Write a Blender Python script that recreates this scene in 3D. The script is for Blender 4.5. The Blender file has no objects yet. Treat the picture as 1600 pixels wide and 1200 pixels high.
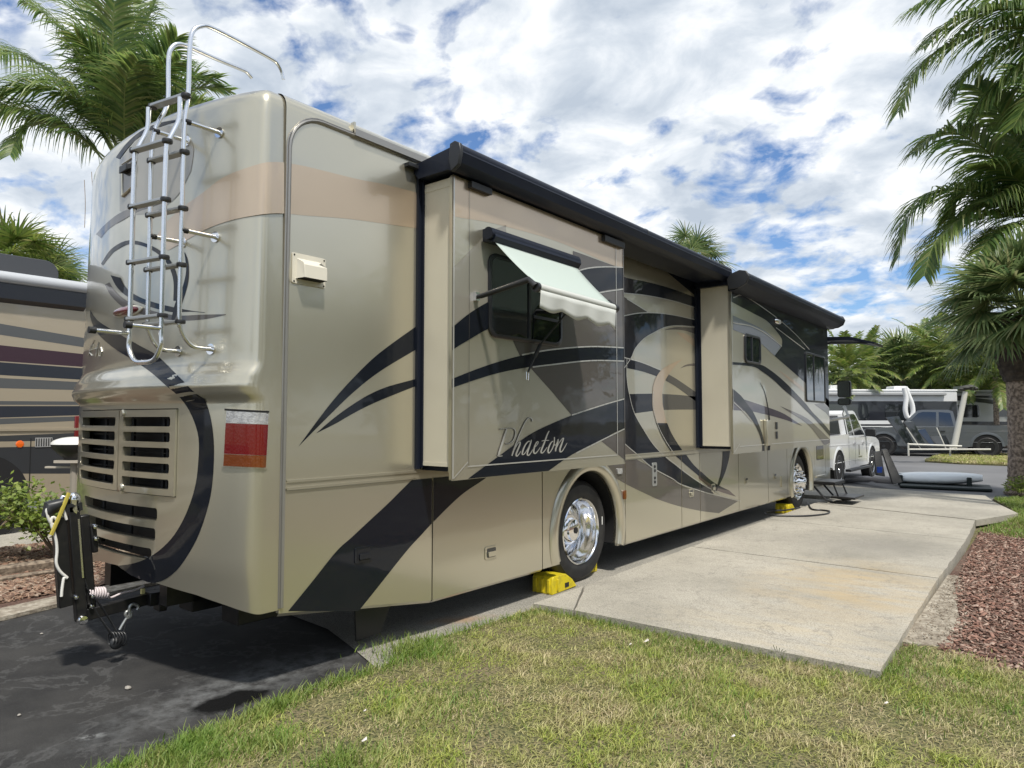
import bpy, bmesh, math, random
import numpy as np
from math import sin, cos, pi, radians, sqrt, atan2
from mathutils import Vector, Matrix, geometry

random.seed(7)
scene = bpy.context.scene
COL = scene.collection

# ------------------------------------------------------------------ camera, light, exposure
FPX = 24/36*1600
PITCH = math.atan(57/FPX)
YAW = math.atan(860/FPX*cos(PITCH))
CAM = Vector((3.55, 0, 1.55))
FW = Vector((-sin(YAW)*cos(PITCH), cos(YAW)*cos(PITCH), sin(PITCH)))
RT = Vector((cos(YAW), sin(YAW), 0))
UP = RT.cross(FW)
cam_data = bpy.data.cameras.new("camera")
cam_data.lens = 24; cam_data.sensor_width = 36
cam_data.clip_start = 0.05; cam_data.clip_end = 2000
cam = bpy.data.objects.new("camera", cam_data)
COL.objects.link(cam)
cam.matrix_world = Matrix(((RT.x, UP.x, -FW.x, CAM.x), (RT.y, UP.y, -FW.y, CAM.y), (RT.z, UP.z, -FW.z, CAM.z), (0, 0, 0, 1)))
scene.camera = cam

scene.view_settings.view_transform = 'Standard'
scene.view_settings.look = 'None'
scene.view_settings.exposure = 0.36
scene.view_settings.gamma = 1.0
scene.view_settings.use_curve_mapping = False
scene.cycles.max_bounces = 8
scene.cycles.transparent_max_bounces = 12
scene.cycles.use_denoising = True

SUN_AZ, SUN_EL = radians(-26), radians(60)      # azimuth measured from +X towards +Y
sun_dir = Vector((cos(SUN_EL)*cos(SUN_AZ), cos(SUN_EL)*sin(SUN_AZ), sin(SUN_EL)))
sl = bpy.data.lights.new("sun", 'SUN'); sl.energy = 3.7; sl.angle = radians(4.0); sl.color = (1.0, 0.95, 0.86)
sun = bpy.data.objects.new("sun", sl); COL.objects.link(sun)
sun.rotation_euler = sun_dir.to_track_quat('Z', 'Y').to_euler()

world = bpy.data.worlds.new("World"); scene.world = world
world.use_nodes = True
wt = world.node_tree; wt.nodes.clear()
def wn(t, **k):
    n = wt.nodes.new(t)
    for a, b in k.items(): setattr(n, a, b)
    return n
def wl(a, b): wt.links.new(a, b)
sky = wn('ShaderNodeTexSky', sky_type='NISHITA', sun_disc=False, sun_elevation=SUN_EL, sun_rotation=pi/2-SUN_AZ,
         air_density=1.0, dust_density=0.6, ozone_density=1.6)
tc = wn('ShaderNodeTexCoord')
sep = wn('ShaderNodeSeparateXYZ'); wl(tc.outputs['Generated'], sep.inputs[0])
zz = wn('ShaderNodeMath', operation='MAXIMUM'); wl(sep.outputs[2], zz.inputs[0]); zz.inputs[1].default_value = 0.0
za = wn('ShaderNodeMath', operation='ADD'); wl(zz.outputs[0], za.inputs[0]); za.inputs[1].default_value = 0.34
dx = wn('ShaderNodeMath', operation='DIVIDE'); wl(sep.outputs[0], dx.inputs[0]); wl(za.outputs[0], dx.inputs[1])
dy = wn('ShaderNodeMath', operation='DIVIDE'); wl(sep.outputs[1], dy.inputs[0]); wl(za.outputs[0], dy.inputs[1])
cp = wn('ShaderNodeCombineXYZ'); wl(dx.outputs[0], cp.inputs[0]); wl(dy.outputs[0], cp.inputs[1]); cp.inputs[2].default_value = 3.7
mp = wn('ShaderNodeMapping'); wl(cp.outputs[0], mp.inputs[0]); mp.inputs['Rotation'].default_value = (0, 0, radians(-35)); mp.inputs['Scale'].default_value = (1.0, 1.12, 1)
mp.inputs['Location'].default_value = (0.3, 0.6, 0)
n1 = wn('ShaderNodeTexNoise'); n1.inputs['Scale'].default_value = 2.1; n1.inputs['Detail'].default_value = 5; n1.inputs['Roughness'].default_value = 0.5; n1.inputs['Distortion'].default_value = 0.1
wl(mp.outputs[0], n1.inputs['Vector'])
n1b = wn('ShaderNodeTexNoise'); n1b.inputs['Scale'].default_value = 10.0; n1b.inputs['Detail'].default_value = 8; n1b.inputs['Roughness'].default_value = 0.55; n1b.inputs['Distortion'].default_value = 0.25
wl(mp.outputs[0], n1b.inputs['Vector'])
mixn = wn('ShaderNodeMix', data_type='FLOAT'); mixn.inputs[0].default_value = 0.45
wl(n1.outputs[0], mixn.inputs[2]); wl(n1b.outputs[0], mixn.inputs[3])
cr1 = wn('ShaderNodeValToRGB'); cr1.color_ramp.elements[0].position = 0.405; cr1.color_ramp.elements[1].position = 0.488
wl(mixn.outputs[0], cr1.inputs[0])
n2 = wn('ShaderNodeTexNoise'); n2.inputs['Scale'].default_value = 6.5; n2.inputs['Detail'].default_value = 7; n2.inputs['Roughness'].default_value = 0.56; n2.inputs['Distortion'].default_value = 0.3
mp2 = wn('ShaderNodeMapping'); wl(mp.outputs[0], mp2.inputs[0]); mp2.inputs['Location'].default_value = (5.1, 2.3, 1)
wl(mp2.outputs[0], n2.inputs['Vector'])
cr2 = wn('ShaderNodeValToRGB')
e = cr2.color_ramp.elements; e[0].position = 0.32; e[0].color = (0.42, 0.48, 0.56, 1); e[1].position = 0.62; e[1].color = (0.82, 0.84, 0.86, 1)
m_ = e.new(0.47); m_.color = (0.58, 0.63, 0.69, 1)
wl(n2.outputs[0], cr2.inputs[0])
skym = wn('ShaderNodeVectorMath', operation='MULTIPLY'); wl(sky.outputs[0], skym.inputs[0]); skym.inputs[1].default_value = (0.080, 0.098, 0.120)
mix = wn('ShaderNodeMix', data_type='RGBA'); wl(cr1.outputs[0], mix.inputs[0]); wl(skym.outputs[0], mix.inputs[6]); wl(cr2.outputs[0], mix.inputs[7])
bg = wn('ShaderNodeBackground'); wl(mix.outputs[2], bg.inputs[0]); bg.inputs[1].default_value = 1.0
wo = wn('ShaderNodeOutputWorld'); wl(bg.outputs[0], wo.inputs[0])

# ------------------------------------------------------------------ geometry of the view (turns a place seen in the photo into a place in the yard)
def ray(px, py):
    return FW + RT*((px-800)/FPX) + UP*((600-py)/FPX)
def on(ax, v, px, py):
    d = ray(px, py); return CAM + d*((v-CAM[ax])/d[ax])
def onX(px, py, X=0.0): return on(0, X, px, py)
def onZ(px, py, z=0.0): return on(2, z, px, py)
def at(px, depth, z=0.0):
    f = Vector((-sin(YAW), cos(YAW), 0)); p = Vector((CAM.x, CAM.y, 0)) + f*depth + RT*((px-800)/FPX*depth); p.z = z
    return p
def zat(py, depth): return CAM.z + (657-py)/FPX*depth

# ------------------------------------------------------------------ materials
MATS = {}
def mat(name, color=(0.5, 0.5, 0.5), rough=0.5, metal=0.0, coat=0.0, spec=0.5, bump=None, noise=None, emit=None, trans=0.0, alpha=1.0, translucent=0.0, island=None):
    if name in MATS: return MATS[name]
    m = bpy.data.materials.new(name); m.use_nodes = True
    nt = m.node_tree; b = nt.nodes['Principled BSDF']
    b.inputs['Base Color'].default_value = (*color, 1)
    b.inputs['Roughness'].default_value = rough
    b.inputs['Metallic'].default_value = metal
    b.inputs['Coat Weight'].default_value = coat
    b.inputs['Coat Roughness'].default_value = 0.03
    b.inputs['Specular IOR Level'].default_value = spec
    b.inputs['Transmission Weight'].default_value = trans
    b.inputs['Alpha'].default_value = alpha
    co = nt.nodes.new('ShaderNodeTexCoord')
    if noise:                                  # (scale, colour2, detail, lo, hi)
        sc, c2, det, lo, hi = noise
        n = nt.nodes.new('ShaderNodeTexNoise'); n.inputs['Scale'].default_value = sc; n.inputs['Detail'].default_value = det
        nt.links.new(co.outputs['Object'], n.inputs['Vector'])
        r = nt.nodes.new('ShaderNodeValToRGB'); r.color_ramp.elements[0].position = lo; r.color_ramp.elements[1].position = hi
        r.color_ramp.elements[0].color = (*color, 1); r.color_ramp.elements[1].color = (*c2, 1)
        nt.links.new(n.outputs[0], r.inputs[0]); nt.links.new(r.outputs[0], b.inputs['Base Color'])
    if island:                                 # list of colours picked per leaf / blade / chip
        g = nt.nodes.new('ShaderNodeNewGeometry')
        r = nt.nodes.new('ShaderNodeValToRGB')
        els = r.color_ramp.elements
        for i, c in enumerate(island):
            p = i/(len(island)-1)
            el = els[0] if i == 0 else (els[1] if i == len(island)-1 else els.new(p))
            if i == len(island)-1: el = els[-1]
            el.position = p; el.color = (*c, 1)
        nt.links.new(g.outputs['Random Per Island'], r.inputs[0]); nt.links.new(r.outputs[0], b.inputs['Base Color'])
    if bump:                                   # (scale, strength, distance)
        n = nt.nodes.new('ShaderNodeTexNoise'); n.inputs['Scale'].default_value = bump[0]; n.inputs['Detail'].default_value = 6
        nt.links.new(co.outputs['Object'], n.inputs['Vector'])
        bp = nt.nodes.new('ShaderNodeBump'); bp.inputs['Strength'].default_value = bump[1]; bp.inputs['Distance'].default_value = bump[2]
        nt.links.new(n.outputs[0], bp.inputs['Height']); nt.links.new(bp.outputs[0], b.inputs['Normal'])
    if emit:
        b.inputs['Emission Color'].default_value = (*emit[0], 1); b.inputs['Emission Strength'].default_value = emit[1]
    if translucent:
        out = nt.nodes['Material Output']
        tr = nt.nodes.new('ShaderNodeBsdfTranslucent'); mx = nt.nodes.new('ShaderNodeMixShader'); mx.inputs[0].default_value = translucent
        src = b.inputs['Base Color'].links[0].from_socket if b.inputs['Base Color'].links else None
        if src: nt.links.new(src, tr.inputs[0])
        else: tr.inputs[0].default_value = (*color, 1)
        nt.links.new(b.outputs[0], mx.inputs[1]); nt.links.new(tr.outputs[0], mx.inputs[2]); nt.links.new(mx.outputs[0], out.inputs[0])
    MATS[name] = m
    return m

def paint(name, color, metal=0.45, rough=0.38, coat=.85):
    """car paint: metallic flake base under clear coat with a hint of orange peel"""
    m = mat(name, color, rough, metal, coat)
    if 'done' in m: return m
    m['done'] = 1
    nt = m.node_tree; b = nt.nodes['Principled BSDF']
    co = nt.nodes.new('ShaderNodeTexCoord')
    n = nt.nodes.new('ShaderNodeTexNoise'); n.inputs['Scale'].default_value = 3.0; n.inputs['Detail'].default_value = 2
    nt.links.new(co.outputs['Object'], n.inputs['Vector'])
    bp = nt.nodes.new('ShaderNodeBump'); bp.inputs['Strength'].default_value = 0.25; bp.inputs['Distance'].default_value = 0.006
    nt.links.new(n.outputs[0], bp.inputs['Height']); nt.links.new(bp.outputs[0], b.inputs['Coat Normal'])
    # dust: slight lightening and dulling low down and in blotches
    n2 = nt.nodes.new('ShaderNodeTexNoise'); n2.inputs['Scale'].default_value = 1.7; n2.inputs['Detail'].default_value = 5
    nt.links.new(co.outputs['Object'], n2.inputs['Vector'])
    r = nt.nodes.new('ShaderNodeMapRange'); r.inputs[1].default_value = 0.35; r.inputs[2].default_value = 0.7; r.inputs[3].default_value = 0.015; r.inputs[4].default_value = 0.07
    nt.links.new(n2.outputs[0], r.inputs[0]); nt.links.new(r.outputs[0], b.inputs['Coat Roughness'])
    return m

CH = paint('champagne_paint', (0.565, 0.53, 0.42), 0.80, 0.28)
BK = paint('black_paint', (0.004, 0.006, 0.011), 0.0, 0.5)
GY = paint('taupe_grey_paint', (0.095, 0.085, 0.076), 0.3)
DG = paint('dark_grey_paint', (0.055, 0.055, 0.055), 0.3)
TN = paint('tan_paint', (0.60, 0.475, 0.345), 0.72, .32)
TP = paint('taupe_paint_and_shade', (0.34, 0.32, 0.275))
BG = paint('blue_grey_paint', (0.20, 0.22, 0.26), 0.3)
PU = paint('plum_paint', (0.022, 0.012, 0.026), 0.2)
TN2 = None
SV = mat('silver_pinstripe', (0.60, 0.59, 0.55), 0.28, 0.6)
DARK = mat('dark_void', (0.006, 0.006, 0.007), 0.9)
RUB = mat('tyre_rubber', (0.014, 0.014, 0.015), 0.62, bump=(60, 0.25, 0.004), noise=(9, (0.03, 0.029, 0.027), 4, 0.45, 0.75))
BPL = mat('black_plastic', (0.018, 0.019, 0.021), 0.42)
BST = mat('black_steel', (0.012, 0.012, 0.013), 0.38, 0.2, noise=(14, (0.03, 0.027, 0.024), 5, 0.5, 0.8))
CHR = mat('chrome', (0.86, 0.86, 0.87), 0.06, 1.0)
ALU = mat('polished_aluminium', (0.82, 0.83, 0.84), 0.20, 1.0)
BEI = mat('plain_beige_panel', (0.60, 0.56, 0.455), 0.38, 0, 0.15, noise=(1.4, (0.57, 0.53, 0.425), 4, .4, .65))
ALD = mat('dull_aluminium', (0.46, 0.47, 0.46), 0.42, 0.8)
GLS = mat('tinted_glass', (0.008, 0.011, 0.015), 0.04, 0.0, 0.6, 0.8)
SEAL = mat('rubber_seal', (0.006, 0.009, 0.018), 0.55, spec=.3)
for m_, s_ in ((BK, .15), (GY, .3), (DG, .3)): m_.node_tree.nodes['Principled BSDF'].inputs['Specular IOR Level'].default_value = s_
BK.node_tree.nodes['Principled BSDF'].inputs['Coat Weight'].default_value = .6

# ------------------------------------------------------------------ mesh helpers
def wm(o):
    m = o.matrix_parent_inverse @ o.matrix_basis if o.parent else o.matrix_basis.copy()
    return wm(o.parent) @ m if o.parent else m

def thing(name, label, cat, loc=(0, 0, 0), rotz=0.0, group=None):
    o = bpy.data.objects.new(name, None); COL.objects.link(o)
    o.location = loc; o.rotation_euler = (0, 0, rotz); o.empty_display_size = 0.2
    o['label'] = label; o['category'] = cat
    if group: o['group'] = group
    return o
def tag(o, label, cat, group=None):
    o['label'] = label; o['category'] = cat
    if group: o['group'] = group
    return o
def struct(o): o['kind'] = 'structure'; return o
def stuff(o): o['kind'] = 'stuff'; return o

def crp(pts, n=6, closed=False):
    """Catmull-Rom through the given points"""
    P = [Vector(p) for p in pts]
    if len(P) < 3: return P
    out = []
    N = len(P)
    rng = range(N) if closed else range(N-1)
    for i in rng:
        p1, p2 = P[i], P[(i+1) % N]
        p0 = P[(i-1) % N] if closed or i > 0 else p1*2-p2
        p3 = P[(i+2) % N] if closed or i < N-2 else p2*2-p1
        for k in range(n):
            t = k/n
            out.append(0.5*((2*p1)+(p2-p0)*t+(2*p0-5*p1+4*p2-p3)*t*t+(3*p1-p0-3*p2+p3)*t*t*t))
    if not closed: out.append(P[-1])
    return out

class MB:
    def __init__(s): s.v = []; s.f = []; s.m = []
    def add(s, vs, fs, m=0):
        b = len(s.v); s.v += [tuple(v) for v in vs]
        for f in fs: s.f.append(tuple(b+i for i in f)); s.m.append(m)
    def box(s, c, d, m=0, R=None):
        c = Vector(c); vs = []
        for x in (-.5, .5):
            for y in (-.5, .5):
                for z in (-.5, .5):
                    p = Vector((x*d[0], y*d[1], z*d[2]))
                    vs.append(c+(R @ p if R else p))
        s.add(vs, [(0, 1, 3, 2), (4, 6, 7, 5), (0, 4, 5, 1), (2, 3, 7, 6), (0, 2, 6, 4), (1, 5, 7, 3)], m)
    def bx(s, x0, x1, y0, y1, z0, z1, m=0): s.box(((x0+x1)/2, (y0+y1)/2, (z0+z1)/2), (abs(x1-x0), abs(y1-y0), abs(z1-z0)), m)
    def tube(s, pts, r, n=8, m=0, caps=True):
        P = [Vector(p) for p in pts]; R = r if isinstance(r, (list, tuple)) else [r]*len(P)
        t0 = (P[1]-P[0]).normalized()
        a = Vector((0, 0, 1)) if abs(t0.z) < 0.9 else Vector((1, 0, 0))
        u = t0.cross(a).normalized(); vs = []
        for i, p in enumerate(P):
            t = (P[min(i+1, len(P)-1)]-P[max(i-1, 0)]).normalized()
            u = (u-t*u.dot(t)).normalized(); w = t.cross(u)
            for k in range(n):
                an = 2*pi*k/n; vs.append(p+(u*cos(an)+w*sin(an))*R[i])
        fs = []
        for i in range(len(P)-1):
            for k in range(n):
                fs.append((i*n+k, i*n+(k+1) % n, (i+1)*n+(k+1) % n, (i+1)*n+k))
        if caps: fs += [tuple(range(n))[::-1], tuple((len(P)-1)*n+k for k in range(n))]
        s.add(vs, fs, m)
    def cyl(s, a, b, r, n=16, m=0, r2=None): s.tube([a, b], [r, r if r2 is None else r2], n, m)
    def lathe(s, prof, c, axis=(1, 0, 0), n=32, m=0, sc=(1, 1)):
        """prof: list of (radius, distance along axis)"""
        ax = Vector(axis).normalized(); c = Vector(c)
        a = Vector((0, 0, 1)) if abs(ax.z) < 0.9 else Vector((1, 0, 0))
        u = ax.cross(a).normalized(); w = ax.cross(u); vs = []
        for r, h in prof:
            for k in range(n):
                an = 2*pi*k/n; vs.append(c+ax*h+(u*cos(an)*sc[0]+w*sin(an)*sc[1])*r)
        fs = []
        for i in range(len(prof)-1):
            for k in range(n): fs.append((i*n+k, i*n+(k+1) % n, (i+1)*n+(k+1) % n, (i+1)*n+k))
        s.add(vs, fs, m)
    def prism(s, poly, vec, m=0):
        """closed polygon of 3D points extruded by vec"""
        P = [Vector(p) for p in poly]; V = Vector(vec); n = len(P)
        tris = geometry.tessellate_polygon([P])
        fs = [tuple(t) for t in tris]+[tuple(n+i for i in t[::-1]) for t in tris]
        fs += [(i, (i+1) % n, n+(i+1) % n, n+i) for i in range(n)]
        s.add(P+[p+V for p in P], fs, m)
    def sheet(s, poly, m=0):
        P = [Vector(p) for p in poly]
        s.add(P, [tuple(t) for t in geometry.tessellate_polygon([P])], m)
    def grid(s, rows, m=0, closed=False):
        n = len(rows[0]); vs = [p for r in rows for p in r]; fs = []
        for i in range(len(rows)-1):
            for k in range(n if closed else n-1):
                fs.append((i*n+k, i*n+(k+1) % n, (i+1)*n+(k+1) % n, (i+1)*n+k))
        s.add(vs, fs, m)
    def build(s, name, mats, parent=None, smooth=35, bevel=0, fix=True, solid=None):
        me = bpy.data.meshes.new(name)
        me.from_pydata(s.v, [], s.f)
        if not isinstance(mats, (list, tuple)): mats = [mats]
        for mm in mats: me.materials.append(mm)
        if len(mats) > 1: me.polygons.foreach_set('material_index', s.m)
        if fix:
            bm = bmesh.new(); bm.from_mesh(me)
            if fix == 'weld': bmesh.ops.remove_doubles(bm, verts=bm.verts, dist=1e-5)
            bmesh.ops.recalc_face_normals(bm, faces=bm.faces)
            bm.to_mesh(me); bm.free()
        if smooth:
            me.polygons.foreach_set('use_smooth', [True]*len(me.polygons))
            me.set_sharp_from_angle(angle=radians(smooth))
        me.update()
        o = bpy.data.objects.new(name, me); COL.objects.link(o)
        if parent:
            o.parent = parent; o.matrix_parent_inverse = wm(parent).inverted()
        if solid:
            md = o.modifiers.new('thickness', 'SOLIDIFY'); md.thickness = solid; md.offset = -1
        if bevel:
            md = o.modifiers.new('edges', 'BEVEL'); md.width = bevel; md.segments = 2; md.limit_method = 'ANGLE'; md.angle_limit = radians(35); md.harden_normals = False
        return o

def copy_tree(o, parent=None):
    c = o.copy(); COL.objects.link(c)
    if parent:
        c.parent = parent; c.matrix_parent_inverse = o.matrix_parent_inverse.copy()
    for ch in [x for x in COL.objects if x.parent == o]: copy_tree(ch, c)
    return c
def place_copy(o, loc, rotz, label=None, group=None, scale=None):
    c = copy_tree(o); c.location = loc; c.rotation_euler = (0, 0, rotz)
    if label: c['label'] = label
    if group: c['group'] = group
    if scale: c.scale = (scale,)*3
    return c

def rrect(y0, y1, z0, z1, r, n=5):
    """rounded rectangle as (a,b) pairs"""
    out = []
    for cx, cz, a0 in ((y1-r, z1-r, 0), (y0+r, z1-r, 90), (y0+r, z0+r, 180), (y1-r, z0+r, 270)):
        for k in range(n+1):
            a = radians(a0+90*k/n); out.append((cx+r*cos(a), cz+r*sin(a)))
    return out

# ---- flat paint work on a side panel at X: outline points are found on that plane
def P2(pts, X=0.0, n=6, closed=False):
    q = crp([(a, b, 0) for a, b in pts], n, closed)
    return [(onX(p.x, p.y, X).y, onX(p.x, p.y, X).z) for p in q]
def band2(top, bot, X=0.0, n=6): return P2(top, X, n)+P2(bot, X, n)[::-1]
def poly2(pts, X=0.0): return [(onX(a, b, X).y, onX(a, b, X).z) for a, b in pts]
def clip2(poly, y0, y1, z0, z1):
    def cl(P, f, g):
        out = []
        for i in range(len(P)):
            a, b = P[i-1], P[i]; fa, fb = f(a), f(b)
            if (fa >= 0) != (fb >= 0):
                t = fa/(fa-fb); out.append((a[0]+(b[0]-a[0])*t, a[1]+(b[1]-a[1])*t))
            if fb >= 0: out.append(b)
        return out
    for f in (lambda p: p[0]-y0, lambda p: y1-p[0], lambda p: p[1]-z0, lambda p: z1-p[1]):
        poly = cl(poly, f, None)
        if len(poly) < 3: return []
    return poly
def decal(mb, poly, X, layer, m, clip=None):
    if clip: poly = clip2(poly, *clip)
    q = []
    for p in poly:
        if not q or (abs(p[0]-q[-1][0])+abs(p[1]-q[-1][1])) > 1e-5: q.append(p)
    if len(q) < 3: return
    mb.sheet([(X+0.0012*layer, y, z) for y, z in q], m)
def stripe(mb, line, w, X, layer, m, clip=None):
    """thin line of width w (m) following (y,z) points"""
    L = [Vector(p) for p in line]
    for a, b in zip(L, L[1:]):
        t = (b-a)
        if t.length < 1e-6: continue
        n = Vector((-t.y, t.x)).normalized()*w/2; e = t.normalized()*w*0.2
        decal(mb, [tuple(a-n-e), tuple(b-n+e), tuple(b+n+e), tuple(a+n-e)], X, layer, m, clip)

# ================================================================== THE MOTORHOME
XC = -1.275
RV = thing('motorhome', 'large champagne, black and tan motorhome with ladder and slide-outs filling the picture', 'motorhome', (XC, 8, 0))
CAPN = 7
CAPD = [(.40, .355), (.7, .385), (1.66, .385), (1.71, .43), (1.75, .445), (1.79, .43), (1.90, .375), (2.4, .365), (3.45, .35), (3.6, .34)]
def capD(z):
    if z <= CAPD[0][0]: return CAPD[0][1]
    for (a, b), (c, d) in zip(CAPD, CAPD[1:]):
        if z <= c:
            t = (z-a)/(c-a); t = t*t*(3-2*t) if z > 1.64 and z < 1.91 else t
            return b+(d-b)*t
    return CAPD[-1][1]
def capP(ph, z, shrink=0.0):
    ws = 1-.008*max(0, z-1.8); c = cos(ph)
    w = math.copysign(abs(c)**(2/CAPN), c); q = max(0, sin(ph))**(2/CAPN)
    D = capD(z)-.2*w*w
    return Vector((XC+(1.275*ws-shrink)*w, 2.24-(D-shrink)*q, z))
def phX(X):
    w = (X-XC)/1.275
    return math.acos(math.copysign(min(1, abs(w)**(CAPN/2)), w))
def capN(ph, z):
    a = capP(ph+.004, z)-capP(ph-.004, z) if .004 < ph < pi-.004 else Vector((0, 1 if ph > 1 else -1, 0))
    b = capP(ph, z+.004)-capP(ph, z-.004)
    n = a.cross(b).normalized()
    c = capP(ph, z)-Vector((XC, 2.4, z))
    return n if n.dot(c) > 0 else -n
def capYat(X, z): return capP(phX(X), z).y
def on_cap(px, py, off=0.0):
    """point of the rear cap seen at a place in the photo, lifted off the surface by off"""
    d = ray(px, py); t = 1.9; hit = None
    while t < 7:
        p = CAM+d*t
        if -2.55 < p.x <= 0 and p.y < 2.35 and capYat(p.x, p.z) <= p.y:
            lo, hi = t-.01, t
            for _ in range(18):
                m = (lo+hi)/2; q = CAM+d*m
                if q.x <= 0 and capYat(q.x, q.z) <= q.y: hi = m
                else: lo = m
            hit = CAM+d*hi; break
        t += .01
    if hit is None: hit = CAM+d*((2.15-CAM.y)/d.y)
    return hit+capN(phX(max(-2.549, min(-.0001, hit.x))), hit.z)*off if off else hit

def zbot(X):                     # lower edge of the rear cap, cut higher in the middle
    w = abs((X-XC)/1.275)
    for (a, b), (c, d) in zip([(0, .635), (.4, .575), (.7, .545), (.86, .51), (.97, .475), (1.01, .455)], [(.4, .575), (.7, .545), (.86, .51), (.97, .475), (1.01, .455), (2, .45)]):
        if w <= c: return b+(d-b)*(w-a)/(c-a)
    return .45

DX0, DX1, DXM = -2.045, -.545, -1.185         # engine door outline (left, right, meeting line)
DZ0, DZ1 = 1.095, 1.622
LS = [(-1.87, -.722, .945, 1.02), (-1.78, -.735, .823, .898), (-1.69, -.77, .70, .775)]   # lower slots
# ---- rear cap
ph_corner = [radians(a) for a in (0, 3, 7, 12, 18, 25, 33, 42, 51, 60, 67, 73)]
xs_mid = sorted({-.25, -.4, -.47, -1.0, -1.45, -1.6, -2.2, -2.3, DX0, DX1, DXM, *[v for s_ in LS for v in s_[:2]]}, reverse=True)
phs = ph_corner+[phX(x) for x in xs_mid if phX(x) > ph_corner[-1]+.01 and phX(x) < pi-ph_corner[-1]-.01]+[pi-p for p in ph_corner[::-1]]
phs = sorted(set(round(p, 6) for p in phs))
zrows = sorted({DZ0, DZ1, *[v for s_ in LS for v in s_[2:]], .86, .92, 1.2, 1.4, 1.645, 1.66, 1.675, 1.69, 1.705, 1.72, 1.735, 1.75, 1.765, 1.78, 1.80, 1.82, 1.84, 1.86, 1.88, 1.90, 1.95, 2.05, 2.2, 2.4, 2.6, 2.8, 3.0, 3.2, 3.35, 3.42})
cap = MB()
base = []
for k in range(4): base.append([capP(p, zbot(capP(p, .6).x)*(1-k/4)+.70*(k/4)) for p in phs])
rows = base+[[capP(p, z) for p in phs] for z in zrows if z >= .70]
zl = [None]*4+[z for z in zrows if z >= .70]
for k in range(1, 7):
    a = radians(15*k); z = 3.42+.115*sin(a); rows.append([capP(p, 3.42, .115*(1-cos(a))) for p in phs])
    for p in rows[-1]: p.z = z
last = rows[-1]
for k in (1, 2, 3): rows.append([Vector((XC+(p.x-XC)*(1-.0), p.y+(2.26-p.y)*k/3, 3.535+.05*(1-((p.x-XC)/1.275)**2)*k/3)) for p in last])
n = len(phs)
rows = [[Vector((r[0].x+.001, 2.268, r[0].z))]+r+[Vector((r[-1].x-.001, 2.268, r[-1].z))] for r in rows]; n += 2
lip = [Vector((p.x, p.y, p.z+.03))+Vector((0, .05, 0)) for p in rows[0]]
rows2 = [lip]+rows
vs = [p for r in rows2 for p in r]; fs = []
zl2 = [None]+zl+[9]*20
for i in range(len(rows2)-1):
    za_, zb_ = zl2[i], zl2[i+1]
    for k in range(n-1):
        xm = (rows2[i][k].x+rows2[i][k+1].x)/2
        hole = False
        if za_ and zb_ and zb_ < 4:
            zm_ = (za_+zb_)/2
            if DX0-.001 < xm < DX1+.001 and DZ0 < zm_ < DZ1: hole = True
            for a, b, c, d in LS:
                if a < xm < b and c < zm_ < d: hole = True
        if not hole: fs.append((i*n+k, i*n+k+1, (i+1)*n+k+1, (i+1)*n+k))
cap.add(vs, fs, 0)
def walls(mb, x0, x1, z0, z1, dep=.055, m=0, nseg=6, off=0.0):
    """inner sides of an opening in the cap"""
    xs = [x0+(x1-x0)*i/nseg for i in range(nseg+1)]
    P = [(x, z0) for x in xs]+[(x, z1) for x in xs[::-1]]
    r0 = [capP(phX(x), z)+Vector((0, -off, 0)) for x, z in P]; r1 = [p+Vector((0, dep, 0)) for p in r0]
    mb.grid([r0, r1], m, closed=True)
def fillet(mb, x0, x1, z0, z1, r, m=0):
    """rounded corners inside an opening: small corner webs flush with the surface"""
    for cx, cz, sx, sz in ((x0, z0, 1, 1), (x1, z0, -1, 1), (x0, z1, 1, -1), (x1, z1, -1, -1)):
        c = [(cx, cz)]
        for k in range(6):
            a = radians(90*k/5); c.append((cx+sx*r*(1-sin(a)), cz+sz*r*(1-cos(a))))
        pts = [capP(phX(x), z) for x, z in c]
        mb.add(pts, [(0, i, i+1) for i in range(1, 6)], m)
for s_ in LS:
    walls(cap, *s_); fillet(cap, *s_, .02)
walls(cap, DX0, DX1, DZ0, DZ1, .03)

def cap_band(mb, A, B, m, off, n=14, across=4):
    """painted band on the cap between two edges given in the photo"""
    a = crp([(x, y, 0) for x, y in A], 8); b = crp([(x, y, 0) for x, y in B], 8)
    def res(L, n):
        d = [0]
        for i in range(1, len(L)): d.append(d[-1]+(L[i]-L[i-1]).length)
        out = []
        for k in range(n+1):
            t = d[-1]*k/n; j = max(i for i in range(len(d)) if d[i] <= t+1e-9); j = min(j, len(L)-2)
            u = (t-d[j])/max(1e-9, d[j+1]-d[j]); out.append(L[j].lerp(L[j+1], min(1, u)))
        return out
    a, b = res(a, n), res(b, n)
    rows = [[on_cap(*(a[i].lerp(b[i], k/across)).xy, off) for k in range(across+1)] for i in range(n+1)]
    mb.grid(rows, m)
T = 0.0009
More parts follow.
